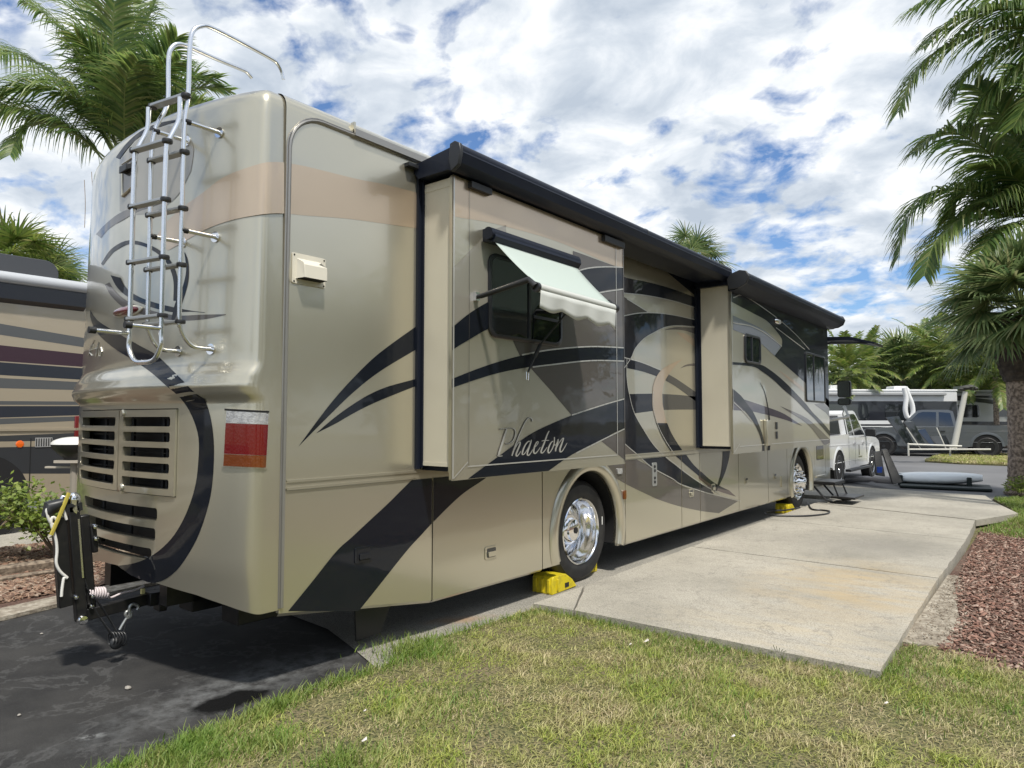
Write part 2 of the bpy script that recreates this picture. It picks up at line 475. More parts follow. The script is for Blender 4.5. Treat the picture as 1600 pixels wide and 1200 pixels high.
# tan flash (wraps from the side), window surround, ring and the long black S
cap_band(cap, [(444, 254), (425, 253), (402, 257), (351, 276), (316, 302), (288, 322), (262, 345), (244, 370)], [(444, 333.5), (425, 333.5), (402, 336), (366, 343), (332, 354), (306, 367), (280, 382), (262, 392)], 2, T, 26, 6)
cap_band(cap, [(181, 246), (196, 226), (214, 209), (235, 197), (258, 190), (285, 186)], [(187, 249), (200, 231), (218, 214), (238, 202), (259, 195), (285, 187.5)], 1, T, 18, 2)
cap_band(cap, [(187, 251), (218, 216), (259, 197), (288, 205), (302, 228), (301, 250)], [(187, 330), (205, 335), (225, 335), (250, 328), (278, 305), (298, 268)], 4, T*.6, 20, 6)
cap_band(cap, [(150, 366), (165, 350), (187, 333), (215, 322), (240, 316), (262, 313)], [(158, 372), (170, 358), (190, 345), (216, 331), (240, 323), (262, 314.5)], 3, T, 16, 2)
cap_band(cap, [(158, 412), (173, 390), (194, 377), (212, 376), (232, 382), (252, 393), (268, 410), (277, 436), (276, 470)], [(161, 415), (177, 395), (196, 383), (212, 382), (230, 387), (248, 398), (263, 415), (271, 438), (271, 470)], 1, T, 30, 2)
cap_band(cap, [(173, 430), (181, 446), (193, 459), (209, 469), (228, 477), (250, 484), (272, 488), (300, 487), (320, 489)], [(188, 434), (194, 446), (204, 456), (220, 465), (236, 471), (254, 476), (276, 481), (300, 485.5), (320, 488)], 1, T, 30, 3)
cap_band(cap, [(164, 445), (172, 460), (186, 475), (200, 484), (218, 490), (246, 497), (280, 501), (318, 499), (353, 492)], [(171, 441), (180, 455), (192, 466), (206, 474), (224, 481), (248, 488), (280, 493), (318, 491.5), (353, 491)], 3, T*.8, 30, 3)
cap_band(cap, [(288, 393), (293, 405), (295, 421), (294, 440), (289, 460), (281, 482), (271, 503)], [(288, 393), (290, 407), (291, 423), (288, 440), (282, 458), (274, 474), (268, 498)], 1, T*1.5, 22, 2)
cap_band(cap, [(141, 484), (150, 498), (163, 508), (195, 527), (222, 542), (245, 555), (264, 573), (284, 593), (305, 614), (320, 625), (331, 662), (334.5, 712), (329, 775), (312, 832), (292, 870), (270, 897), (240, 911), (205, 899)],
         [(141, 494), (146, 510), (157, 526), (181, 546), (209, 563), (236, 582), (260, 603), (282, 622), (299, 648), (310, 682), (310, 720), (305, 760), (292, 800), (275, 832), (257, 853), (236, 869), (210, 880), (184, 884)], 1, T, 60, 6)
# lettering on the far left of the cap (most of it turned away)
for st in ([(139, 556), (143, 540), (148, 532)], [(141, 548), (146, 546), (147, 539), (143, 540), (141, 551), (145, 556)], [(150, 557), (152, 545), (155, 535)], [(149, 545), (154, 544)],
           [(155, 556), (156, 545), (159, 543), (160, 549), (158, 557), (155, 556)], [(151, 557), (154, 548), (157, 545)]):
    cap.tube([on_cap(x, y, .003) for x, y in st], .0035, 5, 5, False)
capo = cap.build('rear_cap', [CH, BK, TN, GY, TP, SV], RV, smooth=40, fix='weld')

# ---- radiator doors in the cap
def door(x0, x1, sx0, sx1, latch):
    mb = MB(); off = .012
    g = .006
    zz_ = sorted({DZ0+g, DZ1-g, *[v for i in range(5) for v in (1.572-.0935*i, 1.572-.0935*i-.058)]})
    xx = sorted({x0+g, x1-g, sx0, sx1, *[sx0+(sx1-sx0)*k/6 for k in range(1, 6)]})
    rows = [[capP(phX(x), z)+Vector((0, -off, 0)) for x in xx] for z in zz_]
    fs = []; n = len(xx)
    slots = [(sx0, sx1, 1.572-.0935*i-.058, 1.572-.0935*i) for i in range(5)]
    for i in range(len(rows)-1):
        for k in range(n-1):
            xm, zm_ = (xx[k]+xx[k+1])/2, (zz_[i]+zz_[i+1])/2
            if not any(a < xm < b and c < zm_ < d for a, b, c, d in slots): fs.append((i*n+k, i*n+k+1, (i+1)*n+k+1, (i+1)*n+k))
    mb.add([p for r in rows for p in r], fs)
    walls(mb, x0+g, x1-g, DZ0+g, DZ1-g, .04, 0, 6, off)
    for s_ in slots:
        walls(mb, *s_, .05, 0, 6, off)
        for cx, cz, sx, sz in ((s_[0], s_[2], 1, 1), (s_[1], s_[2], -1, 1), (s_[0], s_[3], 1, -1), (s_[1], s_[3], -1, -1)):
            r = .014; c = [(cx, cz)]+[(cx+sx*r*(1-sin(radians(18*k))), cz+sz*r*(1-cos(radians(18*k)))) for k in range(6)]
            mb.add([capP(phX(x), z)+Vector((0, -off, 0)) for x, z in c], [(0, i, i+1) for i in range(1, 6)])
    o = mb.build('radiator_door', CH, RV, smooth=30, fix='weld', bevel=.003)
    for lx, lz in latch:
        l = MB(); p = capP(phX(lx), lz)+Vector((0, -off, 0))
        l.lathe([(.0, -.012), (.018, -.012), (.024, -.006), (.026, .0)], p, (0, 1, 0), 20)
        l.prism([p+Vector(v) for v in ((-.024, -.006, .012), (.024, -.006, .012), (.012, -.006, -.04), (-.012, -.006, -.04))], (0, .006, 0))
        l.build('latch', CH, o)
    return o
door(DXM, DX1, DXM+.06, DX1-.055, [(-1.13, 1.597), (-1.12, 1.125)])
door(DX0, DXM, DX0+.07, DXM-.06, [])
bk = MB()
bk.bx(DX0-.05, DX1+.05, 2.02, 2.06, .66, 1.66)
for i in range(9): bk.bx(DX0+.05, DX1-.05, 1.98, 2.0, 1.12+.055*i, 1.128+.055*i)
for x in (-.8, -.86, -1.3, -1.75): bk.cyl((x, 1.985, .7), (x, 1.985, 1.62), .012, 6)
bk.build('radiator_core', mat('core_black', (.012, .013, .016), .6), RV)

# ---- tail light, centre brake lamp, camera nook
def cap_patch(quad, off, m_, name, parent, nx=8, nz=8, thick=.02):
    (ax_, ay), (bx_, by), (cx_, cy), (dx_, dy_) = quad
    rows = []
    for j in range(nz+1):
        v = j/nz; r = []
        for i in range(nx+1):
            u = i/nx
            x = (ax_*(1-u)+bx_*u)*(1-v)+(dx_*(1-u)+cx_*u)*v; y = (ay*(1-u)+by*u)*(1-v)+(dy_*(1-u)+cy*u)*v
            r.append(on_cap(x, y, off))
        rows.append(r)
    mb = MB(); mb.grid(rows)
    e = [rows[0][i] for i in range(nx+1)]+[rows[j][nx] for j in range(1, nz+1)]+[rows[nz][i] for i in range(nx-1, -1, -1)]+[rows[j][0] for j in range(nz-1, 0, -1)]
    inn = [p+Vector((0.3*(XC-p.x)/1.2, 1, 0)).normalized()*thick for p in e]
    mb.grid([e, inn], 0, closed=True)
    return mb.build(name, m_, parent, smooth=30, fix='weld')
LR = mat('red_lens', (0.13, 0.0005, 0.002), 0.12, 0, 1.0, bump=(70, .3, .002))
LA = mat('amber_lens', (0.14, 0.030, 0.002), 0.15, 0, 1.0, bump=(40, .5, .003))
LC = mat('clear_lens', (0.34, 0.34, 0.35), 0.15, 0.3, 1.0, bump=(90, .8, .003), noise=(40, (0.50, 0.50, 0.50), 3, .4, .6))
WPL = mat('cream_plastic', (0.62, 0.59, 0.50), 0.35)
tl = cap_patch([(353.5, 637.5), (416, 641.5), (412.5, 733.5), (348.5, 729.5)], .010, CH, 'tail_light', RV)
cap_patch([(357, 641), (413.5, 644.5), (413, 663), (356, 660.5)], .016, LC, 'lens', tl)
cap_patch([(356, 661), (413, 663.5), (410.5, 711.5), (353.5, 708.5)], .018, LR, 'lens', tl)
cap_patch([(354, 638.5), (415, 642), (414.5, 645), (354, 641.5)], .017, DARK, 'shadow_gap_strip', tl)  # dark strip drawn for the shadow gap along the bezel top
cap_patch([(353.5, 709), (410.5, 712), (409.5, 730.5), (352, 727.5)], .017, LA, 'lens', tl)
b = MB(); c = on_cap(199, 487); nn = capN(phX(c.x), c.z)
for rr, mm, nm in ((1.0, WPL, 'brake_lamp'), (.86, LR, 'lens')):
    q = MB(); rings = []
    for k in range(5):
        a = radians(90*k/4); h = (.014+.034*sin(a)) if nm == 'lens' else .008+.008*sin(a); rad = cos(a)*rr
        rings.append([Vector((c.x+.205*rad*cos(t), 0, c.z+.036*rad*sin(t))) for t in [2*pi*i/28 for i in range(28)]])
        for p in rings[-1]: p.y = capYat(p.x, p.z)-h
    rings.insert(0, [p+Vector((0, .02, 0)) for p in rings[0]])
    q.grid(rings, 0, closed=True); o_ = q.build(nm, mm, RV if nm == 'brake_lamp' else lamp_, 60)
    lamp_ = o_
# rear view camera pocket
q = MB()
A = [on_cap(193, 258, .006), on_cap(211, 246, .006), on_cap(211, 290, .006), on_cap(193, 307, .006)]
q.sheet([p+Vector((0, -.001, 0)) for p in A], 1)
for a, b_ in zip(A, A[1:]+A[:1]): q.tube([a, b_], .009, 6, 0)
q.build('camera_pocket', [CH, GY], RV)
q = MB(); c = (A[0]+A[1])/2
q.prism([c+Vector(v) for v in ((-.07, .0, -.02), (.07, .0, -.02), (.06, -.035, -.035), (-.06, -.035, -.035))], (0, 0, -.05))
q.build('rear_camera', BPL, RV, bevel=.008)

# ---- upper body shell (walls above the belt line, roof)
sh = MB()
prof = []
ztop, rr = 3.42, .115
prof += [(0, 1.14), (0, ztop)]
for k in range(1, 7): a = radians(15*k); prof.append((-rr*(1-cos(a)), ztop+rr*sin(a)))
for k in range(1, 12): x = -rr+(-2.55+2*rr)*k/12; w = (x-XC)/1.275; prof.append((x, 3.535+.05*(1-w*w)))
for k in range(6, -1, -1): a = radians(15*k); prof.append((-2.55+rr*(1-cos(a)), ztop+rr*sin(a)))
prof += [(-2.55, 1.14)]
ring = lambda y, s=1.0, dz=0: [Vector((XC+(x-XC)*s, y, z if z < 1.2 else 1.14+(z-1.14)*(1-dz))) for x, z in prof]
sh.grid([ring(2.26), ring(8), ring(13.6), ring(13.95, .985, .01), ring(14.2, .94, .035), ring(14.33, .86, .08)])
sh.sheet([(p.x, 14.33, p.z) for p in ring(14.33, .86, .08)])
sh.bx(-2.54, -.01, 2.3, 14.2, 1.12, 1.16)
# painted work on the fixed side walls
WA = (2.262, 3.345, 1.2, 3.40)
decal(sh, band2([(436, 252), (444, 254), (480, 260.5), (555, 279), (600, 288), (652, 301)], [(436, 333.5), (444, 333.5), (480, 337), (540, 341.5), (600, 349.5), (652, 357)]), 0, 1, 2, WA)
decal(sh, band2([(466, 698), (496, 657), (520.5, 625.5), (548.5, 594), (580, 562.5), (608, 540), (650, 510)], [(466, 698), (510, 653.5), (552, 613), (594, 580), (650, 546)]), 0, 1, 1, WA)
decal(sh, band2([(494, 677), (517, 657), (541.5, 638.5), (573, 618.5), (604.5, 604.5), (650, 592)], [(494, 677), (524, 662), (555.5, 644), (590.5, 627), (650, 603)]), 0, 1, 1, WA)
WB = (5.75, 8.16, 1.145, 3.40)
decal(sh, poly2([(940, 330), (1092, 400), (1092, 467), (979, 372), (940, 338)]), 0, 1, 1, WB)
decal(sh, band2([(970, 430), (979, 434), (1017, 442), (1052, 452), (1090, 466)], [(970, 458), (979, 458.5), (1004, 461), (1030, 465.5), (1056, 471.6), (1090, 482)]), 0, 1, 1, WB)
decal(sh, poly2([(965, 458), (979, 466.5), (1012, 487.5), (995, 489.6), (979, 492.6), (965, 495)]), 0, 1, 3, WB)
top_arc = [(965, 496), (979, 492.6), (995, 489.6), (1012.5, 488.7), (1032.6, 489.6), (1056, 493), (1092, 501)]
circ = [(975, 575), (985.6, 559), (992.5, 544), (1006, 529), (1022.5, 519), (1037.5, 512), (1057.5, 509), (1092, 511.5)]
decal(sh, P2(top_arc)+P2(circ)[::-1]+poly2([(965, 600)]), 0, 1, 1, WB)
decal(sh, band2([(1037, 515.6), (1048, 512.5), (1062, 511), (1092, 513)], [(1037, 515.6), (1057, 515), (1075, 518), (1092, 524)]), 0, 1, 3, WB)
decal(sh, band2([(1057, 519), (1072, 522), (1092, 535)], [(1057, 519), (1068, 529), (1092, 547)]), 0, 1, 2, WB)
decal(sh, band2([(965, 557), (978, 560), (1004, 567.5), (1030, 578), (1034, 580)], [(965, 573), (978, 575), (1002.5, 580), (1025, 587.5), (1030, 590)]), 0, 2, 1, WB)
decal(sh, band2([(1043, 584), (1060, 594), (1092, 616)], [(1039, 594), (1060, 607), (1092, 631)]), 0, 1, 5, WB)
decal(sh, band2([(1062.5, 575.6), (1073, 569.5), (1092, 567)], [(1062.5, 575.6), (1075, 572), (1092, 572)]), 0, 1, 3, WB)
decal(sh, poly2([(981, 615.6), (1019, 615), (1020, 642), (991, 646)]), 0, 1, 1, WB)
decal(sh, band2([(1035, 615.6), (1060, 617), (1092, 620)], [(1036, 640.6), (1060, 640), (1092, 640)]), 0, 1, 5, WB)
left_edge = [(979, 560), (979, 590), (983, 617), (991, 646), (1007.5, 675), (1020, 694), (1035, 710), (1050, 722)]
low_line = [(965, 682), (978, 695.6), (1001, 715), (1019, 731)]
decal(sh, P2(left_edge)+poly2([(1040, 740), (960, 740), (960, 560)]), 0, 1, 1, WB)
decal(sh, poly2([(960, 690), (978, 695.6), (1001, 715), (1019, 731), (1019, 745), (960, 745)]), 0, 2, 3, WB)
cresL = [(1066, 561), (1047.5, 569), (1034, 577.5), (1026, 587.5), (1021, 600), (1019, 615), (1019.4, 637.5), (1025, 661)]
cresR = [(1066, 561), (1052.5, 574), (1040, 592.5), (1035, 607.5), (1034, 625), (1035, 632.5), (1040, 655), (1042, 661)]
decal(sh, band2(cresL, cresR), 0, 3, 2, WB)
cres2L = [(1025, 661), (1036, 686), (1051, 709), (1064, 723)]
cres2R = [(1042, 661), (1050, 679), (1065, 702.5), (1085, 727.5)]
decal(sh, band2(cres2L, cres2R), 0, 3, 1, WB)
for ln in (top_arc, circ, left_edge, low_line, [(965, 456.5), (979, 458.5), (1004, 461), (1030, 465.5), (1056, 471.6), (1090, 482)], [(979, 467), (1012, 487.5)], [(965, 556), (978, 559.5), (1004, 567), (1032, 578.5)]):
    stripe(sh, P2(ln), .010, 0, 4, 4, WB)
stripe(sh, P2([(1020, 612), (1020.5, 638), (1027, 663), (1038, 686), (1053, 709), (1064, 722)]), .012, 0, 4, 4, WB)
# front of the fixed wall beyond the big slide-out
decal(sh, [(12.52, 1.2), (14.2, 1.2), (14.2, 3.4), (12.52, 3.4)], 0, 1, 1)
shell = sh.build('body_shell', [CH, BK, TN, GY, SV, DG], RV, smooth=40)

# windscreen and front face
q = MB(); q.sheet([(-.35, 14.34, 1.5), (-2.2, 14.34, 1.5), (-2.2, 14.34, 2.9), (-.35, 14.34, 2.9)]); q.build('windscreen', GLS, RV)

# ---- mouldings
q = MB()
path = [(0, 2.282, .47), (0, 2.282, 1.2), (0, 2.285, 3.18)]
for k in range(1, 8): a = radians(90*k/8); path.append((0, 2.285+.23*(1-cos(a)), 3.18+.23*sin(a)))
path += [(0, 2.515, 3.41), (0, 2.9, 3.41), (0, 3.3, 3.405)]
q.tube([(.004, y, z) for _, y, z in path], .012, 8)
q.tube([(.004, y-.017 if z < 3.3 else y, z+.017 if z > 3.3 else z) for _, y, z in path], .005, 6)
for a, b_ in (((0, 2.75, 3.43), (0, 3.4, 3.425)),): q.bx(0, .03, a[1], b_[1], 3.405, 3.45)
q.build('edge_moulding', mat('moulding', (0.33, 0.32, 0.30), .3, .7), RV)
q = MB()
q.bx(0, .012, 2.30, 3.30, 1.142, 1.158); q.bx(0, .012, 2.30, 3.33, 1.185, 1.2); q.bx(0, .005, 2.29, 3.33, 1.150, 1.19)
q.build('belt_moulding', CH, RV); q = MB()
q.bx(0, .010, 5.75, 8.0, 1.147, 1.158); q.bx(0, .010, 5.75, 8.0, 1.185, 1.196); q.bx(0, .004, 5.74, 8.01, 1.15, 1.19)
q.build('belt_moulding', CH, RV); q = MB()
q.bx(-.005, .010, 12.5, 14.0, 1.15, 1.2)
q.build('belt_moulding', CH, RV)
q = MB()      # roof radius joint and the roof extrusion
q.bx(-.02, .012, 2.75, 2.765, 3.415, 3.50)
q.bx(-.004, .02, 3.35, 8.2, 3.39, 3.43)
q.build('roof_rail', CH, RV)

# ---- lower skirt: bay doors, wheel arch panels
def zb_(y):
    L = [(2.2, .455), (2.27, .44), (2.88, .355), (3.5, .268), (4.83, .264), (6.3, .285), (9.5, .30), (14.3, .29)]
    for (a, b), (c, d) in zip(L, L[1:]):
        if y <= c: return b+(d-b)*(y-a)/(c-a)
    return .29
RW, FWH = 5.60, 12.42          # axle positions
ZW, RT_ = .485, .49
seams = [2.262, 3.498, 4.83, 6.28, 7.62, 8.15, 9.46, 10.68, 11.62, 13.22, 13.95, 14.28]
kinds = ['d', 'd', 'arch', 'd', 'd', 'd', 'd', 'd', 'arch', 'entry', 'f']
skirt_decals = [
    (band2([(668, 728), (650, 744), (636, 757), (608, 785), (580, 811), (550, 839), (525, 862), (487.5, 909), (450, 955)], [(775, 728), (760, 746), (720, 774), (678, 814.5), (657, 837), (636, 860), (600, 905), (585, 924), (560, 955)]), 1, 1),
    (P2([(925, 727), (948, 739), (982, 758.5), (1010, 772), (1030, 781), (1063, 791.5), (1096, 798.5), (1123, 802)])+P2([(1153, 783), (1128, 777), (1102, 770.5), (1064.5, 758.5), (1019, 731), (988, 713.5), (975, 700), (925, 700)]), 3, 1),
    (P2([(975, 697), (1001, 715), (1019, 731), (1050, 750), (1075, 761), (1092, 768), (1115, 772)])+P2([(1110, 762), (1094, 754), (1064, 732.5), (1040, 715), (1020, 690)]), 1, 2),
    (P2([(1048, 705), (1064, 720), (1085, 738), (1100, 750), (1120, 762)])+P2([(1139, 767), (1126, 760), (1110, 750), (1085, 727.5), (1070, 708)]), 1, 2),
    (P2([(1110, 763), (1124, 768), (1150, 776)])+P2([(1139, 766), (1122, 758), (1110, 750), (1092, 735), (1092, 748)]), 6, 1),
    (band2([(1128, 696), (1129, 715), (1126, 740), (1118, 768)], [(1141, 696), (1139, 715), (1132, 740), (1119, 768)]), 1, 3)]
skirt_lines = [P2([(975, 697), (988, 707), (1001, 716), (1019, 731), (1050, 748), (1064, 757), (1102, 769.5), (1128, 776), (1157, 783)]), P2([(1030, 706), (1050, 722), (1070, 738), (1096, 756), (1125, 772)])]
PM = [CH, BK, TN, GY, SV, DG, mat('dark_red_paint', (.05, .006, .01), .3, .2, 1.0)]
def arch_cut(yc, y0, y1, r, zs=1.06):
    pts = [(y0, zb_(y0)), (y0, 1.138), (y1, 1.138), (y1, zb_(y1))]
    a0 = math.asin(min(1, (ZW-.29)/r/1.0))
    arc = [(yc+r*cos(t), ZW+r*zs*sin(t)) for t in [(-a0)+(pi+2*a0)*k/28 for k in range(29)]]
    return pts+[(arc[0][0], zb_(y1))]+arc[1:-1]+[(arc[-1][0], zb_(y0))]
handles = {0: (568, 866), 1: (767, 863), 4: (1080, 770), 5: (1114, 762), 6: (1166, 751), 7: (1211, 744)}
for i, kd in enumerate(kinds):
    y0, y1 = seams[i]+.006, seams[i+1]-.006
    mb = MB()
    if kd == 'arch':
        yc = RW if i == 2 else FWH
        pl = arch_cut(yc, y0, y1, .545)
    elif kd == 'entry': pl = [(y0, .36), (y0, 1.138), (y1, 1.138), (y1, .36)]
    else: pl = [(y0, zb_(y0)), (y0, 1.138), (y1, 1.138), (y1, zb_(y1))]
    if i == 0: pl.insert(0, (2.88, .355))
    face = [(0, y, z) for y, z in pl]
    mb.prism(face, (-.03, 0, 0), 0)
    # rolled-under lower edge
    if kd in 'df':
        ys = [y0+(y1-y0)*k/6 for k in range(7)]
        mb.grid([[Vector((0, y, zb_(y)+.001)) for y in ys], [Vector((-.02, y, zb_(y)-.02)) for y in ys], [Vector((-.07, y, zb_(y)-.03)) for y in ys]], 0)
    for pl_, m_, ly in skirt_decals: decal(mb, pl_, 0, ly, m_, (y0+.002, y1-.002, .0, 1.136) if i != 0 else (y0+.002, y1-.002, .3, 1.136))
    if i == 0:   # keep paint off the cut-away corner
        pass
    for ln in skirt_lines: stripe(mb, ln, .012, 0, 5, 4, (y0, y1, .3, 1.136))
    nm = {'d': 'bay_door', 'arch': 'wheel_arch_panel', 'entry': 'entry_door', 'f': 'front_corner_panel'}[kd]
    o = mb.build(nm, PM, RV, smooth=30)
    if i == 0: o['label'] = 'bay door behind the rear wheel crossed by a broad black stripe'
    if kd == 'arch':
        fl = MB(); n_ = 40; a0 = math.asin((ZW-.30)/.56)
        r_ = []
        for t in [(-a0)+(pi+2*a0)*k/n_ for k in range(n_+1)]:
            c_, s_ = cos(t), sin(t)
            r_.append([Vector((x, yc+c_*rad, ZW+s_*rad*(1.06 if s_ > 0 else 1))) for x, rad in ((.002, .665), (.022, .645), (.03, .60), (.026, .56), (.0, .543), (-.06, .543))])
            for p in r_[-1]: p.z = max(p.z, .27)
            if i == 8:
                for p in r_[-1]: p.z = min(p.z, 1.136)
        fl.grid(r_); fl.build('flare', CH, o, smooth=60)
        ln_ = MB()
        ln_.grid([[Vector((-.031, p[5].y, p[5].z)), Vector((-.75, p[5].y, p[5].z))] for p in r_]); ln_.build('wheel_well', DARK, o)
    if i in handles:
        c = onX(*handles[i]); h = MB()
        blk = i == 0
        w_ = .075 if i < 2 else .06
        hm = MB(); hm.prism([(.006, y, z) for y, z in rrect(c.y-w_, c.y+w_, c.z-.05, c.z+.05, .015)], (-.005, 0, 0))
        ho = hm.build('handle', BK if blk else CH, o, bevel=.002)
        hm = MB(); hm.prism([(.0075, y, z) for y, z in rrect(c.y-w_*.72, c.y+w_*.72, c.z-.036, c.z+.036, .012)], (-.002, 0, 0)); hm.build('recess', DARK if blk else DG, ho)
        hm = MB(); hm.prism([(.008, y, z) for y, z in rrect(c.y-w_*.6, c.y+w_*.62, c.z-.028, c.z+.010, .008)], (.012, 0, 0)); hm.build('paddle', BK if blk else CH, ho, bevel=.003)
    if kd == 'entry':
        q = MB(); q.prism([(.004, y, z) for y, z in rrect(y0+.12, y1-.12, .82, 1.08, .03)], (-.002, 0, 0)); q.build('lower_window', GLS, o)
        q = MB(); q.bx(0, .02, y0+.05, y1-.05, .50, .53); q.build('kick_bar', CH, o)
# vents and marker lamps on the skirt
for (px, py, w, h, nm, mm, lab) in ((1022, 741, .055, .13, 'vent', ALD, None), (967, 736, .045, .028, 'marker_lamp', LC, 'small clear lamp beside the rear wheel arch'), (975, 773, .022, .045, 'marker_lamp', LA, 'amber reflector beside the rear wheel arch'), (1221, 752, .03, .09, 'marker_lamp', CH, None)):
    c = onX(px, py); q = MB(); q.prism([(.0, y, z) for y, z in rrect(c.y-w, c.y+w, c.z-h, c.z+h, min(w, h)*.35)], (.016 if nm != 'vent' else .009, 0, 0))
    o = q.build(nm, mm, RV, bevel=.003)
    if lab: o['label'] = lab
    if nm == 'vent':
        for k in (-.085, -.04, .04, .085):
            q = MB(); q.cyl((.008, c.y, c.z+k), (.014, c.y, c.z+k), .017, 12); q.build('port', DARK, o)
# chassis, fuel tank, mud flap, jacks under the body
q = MB()
q.bx(-2.25, -.45, 2.7, 4.85, .55, 1.12); q.bx(-2.1, -.6, 4.8, 14.0, .62, 1.12); q.bx(-2.2, -.14, 6.4, 11.6, .34, 1.11)
q.bx(-2.2, -.1, 3.3, 4.8, .36, 1.11)
q.bx(-1.75, -1.65, 2.0, 3.4, .40, .55); q.bx(-.9, -.8, 2.0, 3.4, .40, .55)
q.cyl((-2.1, 5.6, ZW), (-.45, 5.6, ZW), .11, 12); q.cyl((-2.1, 12.42, ZW), (-.4, 12.42, ZW), .08, 12)
q.build('chassis', BST, RV)
q = MB()
q.prism([(-.12, 2.9, .50), (-.12, 3.35, .55), (-.20, 3.2, .07), (-.24, 3.02, .05)], (-.012, 0, 0)); q.build('mud_flap', BPL, RV)
for bb in ((-.62, -.42, 2.62, 2.9, .34, .56), (-.98, -.80, 2.16, 2.38, .33, .50), (-.66, -.46, 2.28, 2.60, .28, .48), (-.80, -.74, 2.62, 2.95, .30, .60), (-1.2, -.35, 2.3, 2.41, .38, .50)):
    q = MB(); q.bx(*bb); q.build('frame_bracket', BST, RV, bevel=.006)
q = MB(); q.bx(-2.2, -.35, 2.42, 2.6, .42, .56); q.build('rear_crossmember', BST, RV, bevel=.006); q = MB()
q.cyl((-.9, 3.9, .12), (-.9, 3.9, .5), .045, 12); q.cyl((-.9, 3.9, .10), (-.9, 3.9, .14), .14, 16)
q.build('levelling_jack', BST, RV)
q = MB(); q.cyl((-1.35, 2.35, .55), (-1.35, 3.1, .5), .16, 18); q.build('exhaust', BST, RV)

# ---- wheels
def ring_pts(): pass
def make_wheel(kind):
    t = MB()
    prof = [(.30, -.135), (.31, -.15), (.36, -.158), (.43, -.15), (.475, -.125), (.488, -.10)]
    for g in (-.07, -.03, .01, .05): prof += [(.489, g-.012), (.480, g-.009), (.480, g+.009), (.489, g+.012)]
    prof += [(.488, .10), (.475, .128), (.445, .143), (.44, .150), (.425, .152), (.38, .160), (.345, .155), (.318, .145), (.308, .125)]
    t.lathe([(r, h) for r, h in prof], (0, 0, 0), (1, 0, 0), 56)
    return t
def wheel_at(Y, xf, kind):
    """xf: X of the outer tyre wall; kind 'rear' (deep dish) or 'front' (domed with nut covers)"""
    xc = xf-.16
    t = make_wheel(kind)
    t.v = [(v[0]+xc, v[1]+Y, v[2]+ZW) for v in t.v]
    w = t.build('wheel', RUB, RV, smooth=40)
    r = MB(); c = Vector((xc, Y, ZW))
    if kind == 'rear':
        r.lathe([(.315, .12), (.318, .150), (.308, .158), (.298, .150), (.292, .12), (.285, .06), (.262, .035), (.255, -.06), (.25, -.09), (.235, -.11), (.17, -.115), (.155, -.10)], c, (1, 0, 0), 56)
    else:
        r.lathe([(.315, .12), (.318, .150), (.306, .158), (.296, .148), (.290, .10), (.270, .075), (.245, .10), (.22, .150), (.17, .165), (.14, .155), (.13, .12), (.11, .12)], c, (1, 0, 0), 56)
    ro = r.build('rim', mat('wheel_polish', (.84, .84, .85), .13, 1.0), w, smooth=50)
    h = MB()
    if kind == 'rear':
        h.lathe([(.155, -.10), (.152, .0), (.145, .03), (.12, .05), (.105, .055), (.10, .075), (.06, .085), (.0, .086)], c, (1, 0, 0), 40)
        ho = h.build('hub', CHR, w, smooth=50)
        q = MB(); q.lathe([(0, .094), (.030, .094), (.034, .084)], c, (1, 0, 0), 20); q.build('hub_cap', BPL, ho)
        q = MB()
        for k in range(10):
            a = 2*pi*(k+.3)/10; p = c+Vector((-.108, .205*cos(a), .205*sin(a)))
            q = MB(); q.cyl(p, p+Vector((.006, 0, 0)), .021, 12); q.build('hand_hole', DARK, ro)
    else:
        h.lathe([(.14, .12), (.13, .16), (.115, .20), (.10, .215), (.09, .26), (.07, .285), (.0, .29)], c, (1, 0, 0), 40)
        h.build('hub', CHR, w, smooth=50)
        for k in range(10):
            a = 2*pi*k/10; p = c+Vector((.15, .185*cos(a), .185*sin(a)))
            q = MB(); q.tube([p, p+Vector((.03, 0, 0)), p+Vector((.075, 0, 0)), p+Vector((.085, 0, 0))], [.024, .019, .017, .006], 10); q.build('nut_cover', CHR, w, smooth=50)
        for k in range(10):
            a = 2*pi*(k+.5)/10; p = c+Vector((.083, .262*cos(a), .262*sin(a))); q = MB(); q.cyl(p, p+Vector((.006, 0, 0)), .016, 10); q.build('hand_hole', DARK, ro)
    return w
wr = wheel_at(RW, -.09, 'rear'); wheel_at(RW, -.42, 'front_inner' if False else 'rear'); wheel_at(FWH, -.06, 'front')
q = MB(); q.bx(-.0905, -.088, RW+.36, RW+.372, ZW+.02, ZW+.10); q.build('tyre_mark', mat('white_mark', (.8, .8, .78), .5), wr)

# ---- slide-out 1 (bedroom) and slide-out 2 (front)
S1X, S1A, S1B = .33, 3.345, 5.70
S2X, S2A, S2B = .45, 8.10, 12.50
FR = mat('window_frame', (0.012, 0.013, 0.016), 0.32, 0, 0.3)
def slide(X, Y0, Y1, ztop, name):
    mb = MB()
    mb.bx(-.05, X-.016, Y0+.015, Y1-.015, 1.235, ztop, 7)
    mb.bx(.02, X-.02, Y0+.012, Y0+.02, 1.235, 1.262, 7); mb.bx(.02, X-.02, Y0+.012, Y0+.02, ztop-.06, ztop-.03, 7)
    # outer face with a skirt flap hanging to the belt line
    face = rrect(Y0, Y1, 1.143, ztop+.012, .01)
    mb.prism([(X, y, z) for y, z in face], (-.02, 0, 0), 0)
    mb.bx(X-.03, X-.012, Y0+.003, Y0+.02, 1.2, ztop)
    return mb
s1 = slide(S1X, S1A, S1B, 3.235, 's1')
X = S1X; CL = (S1A+.004, S1B-.004, 1.147, 3.24)
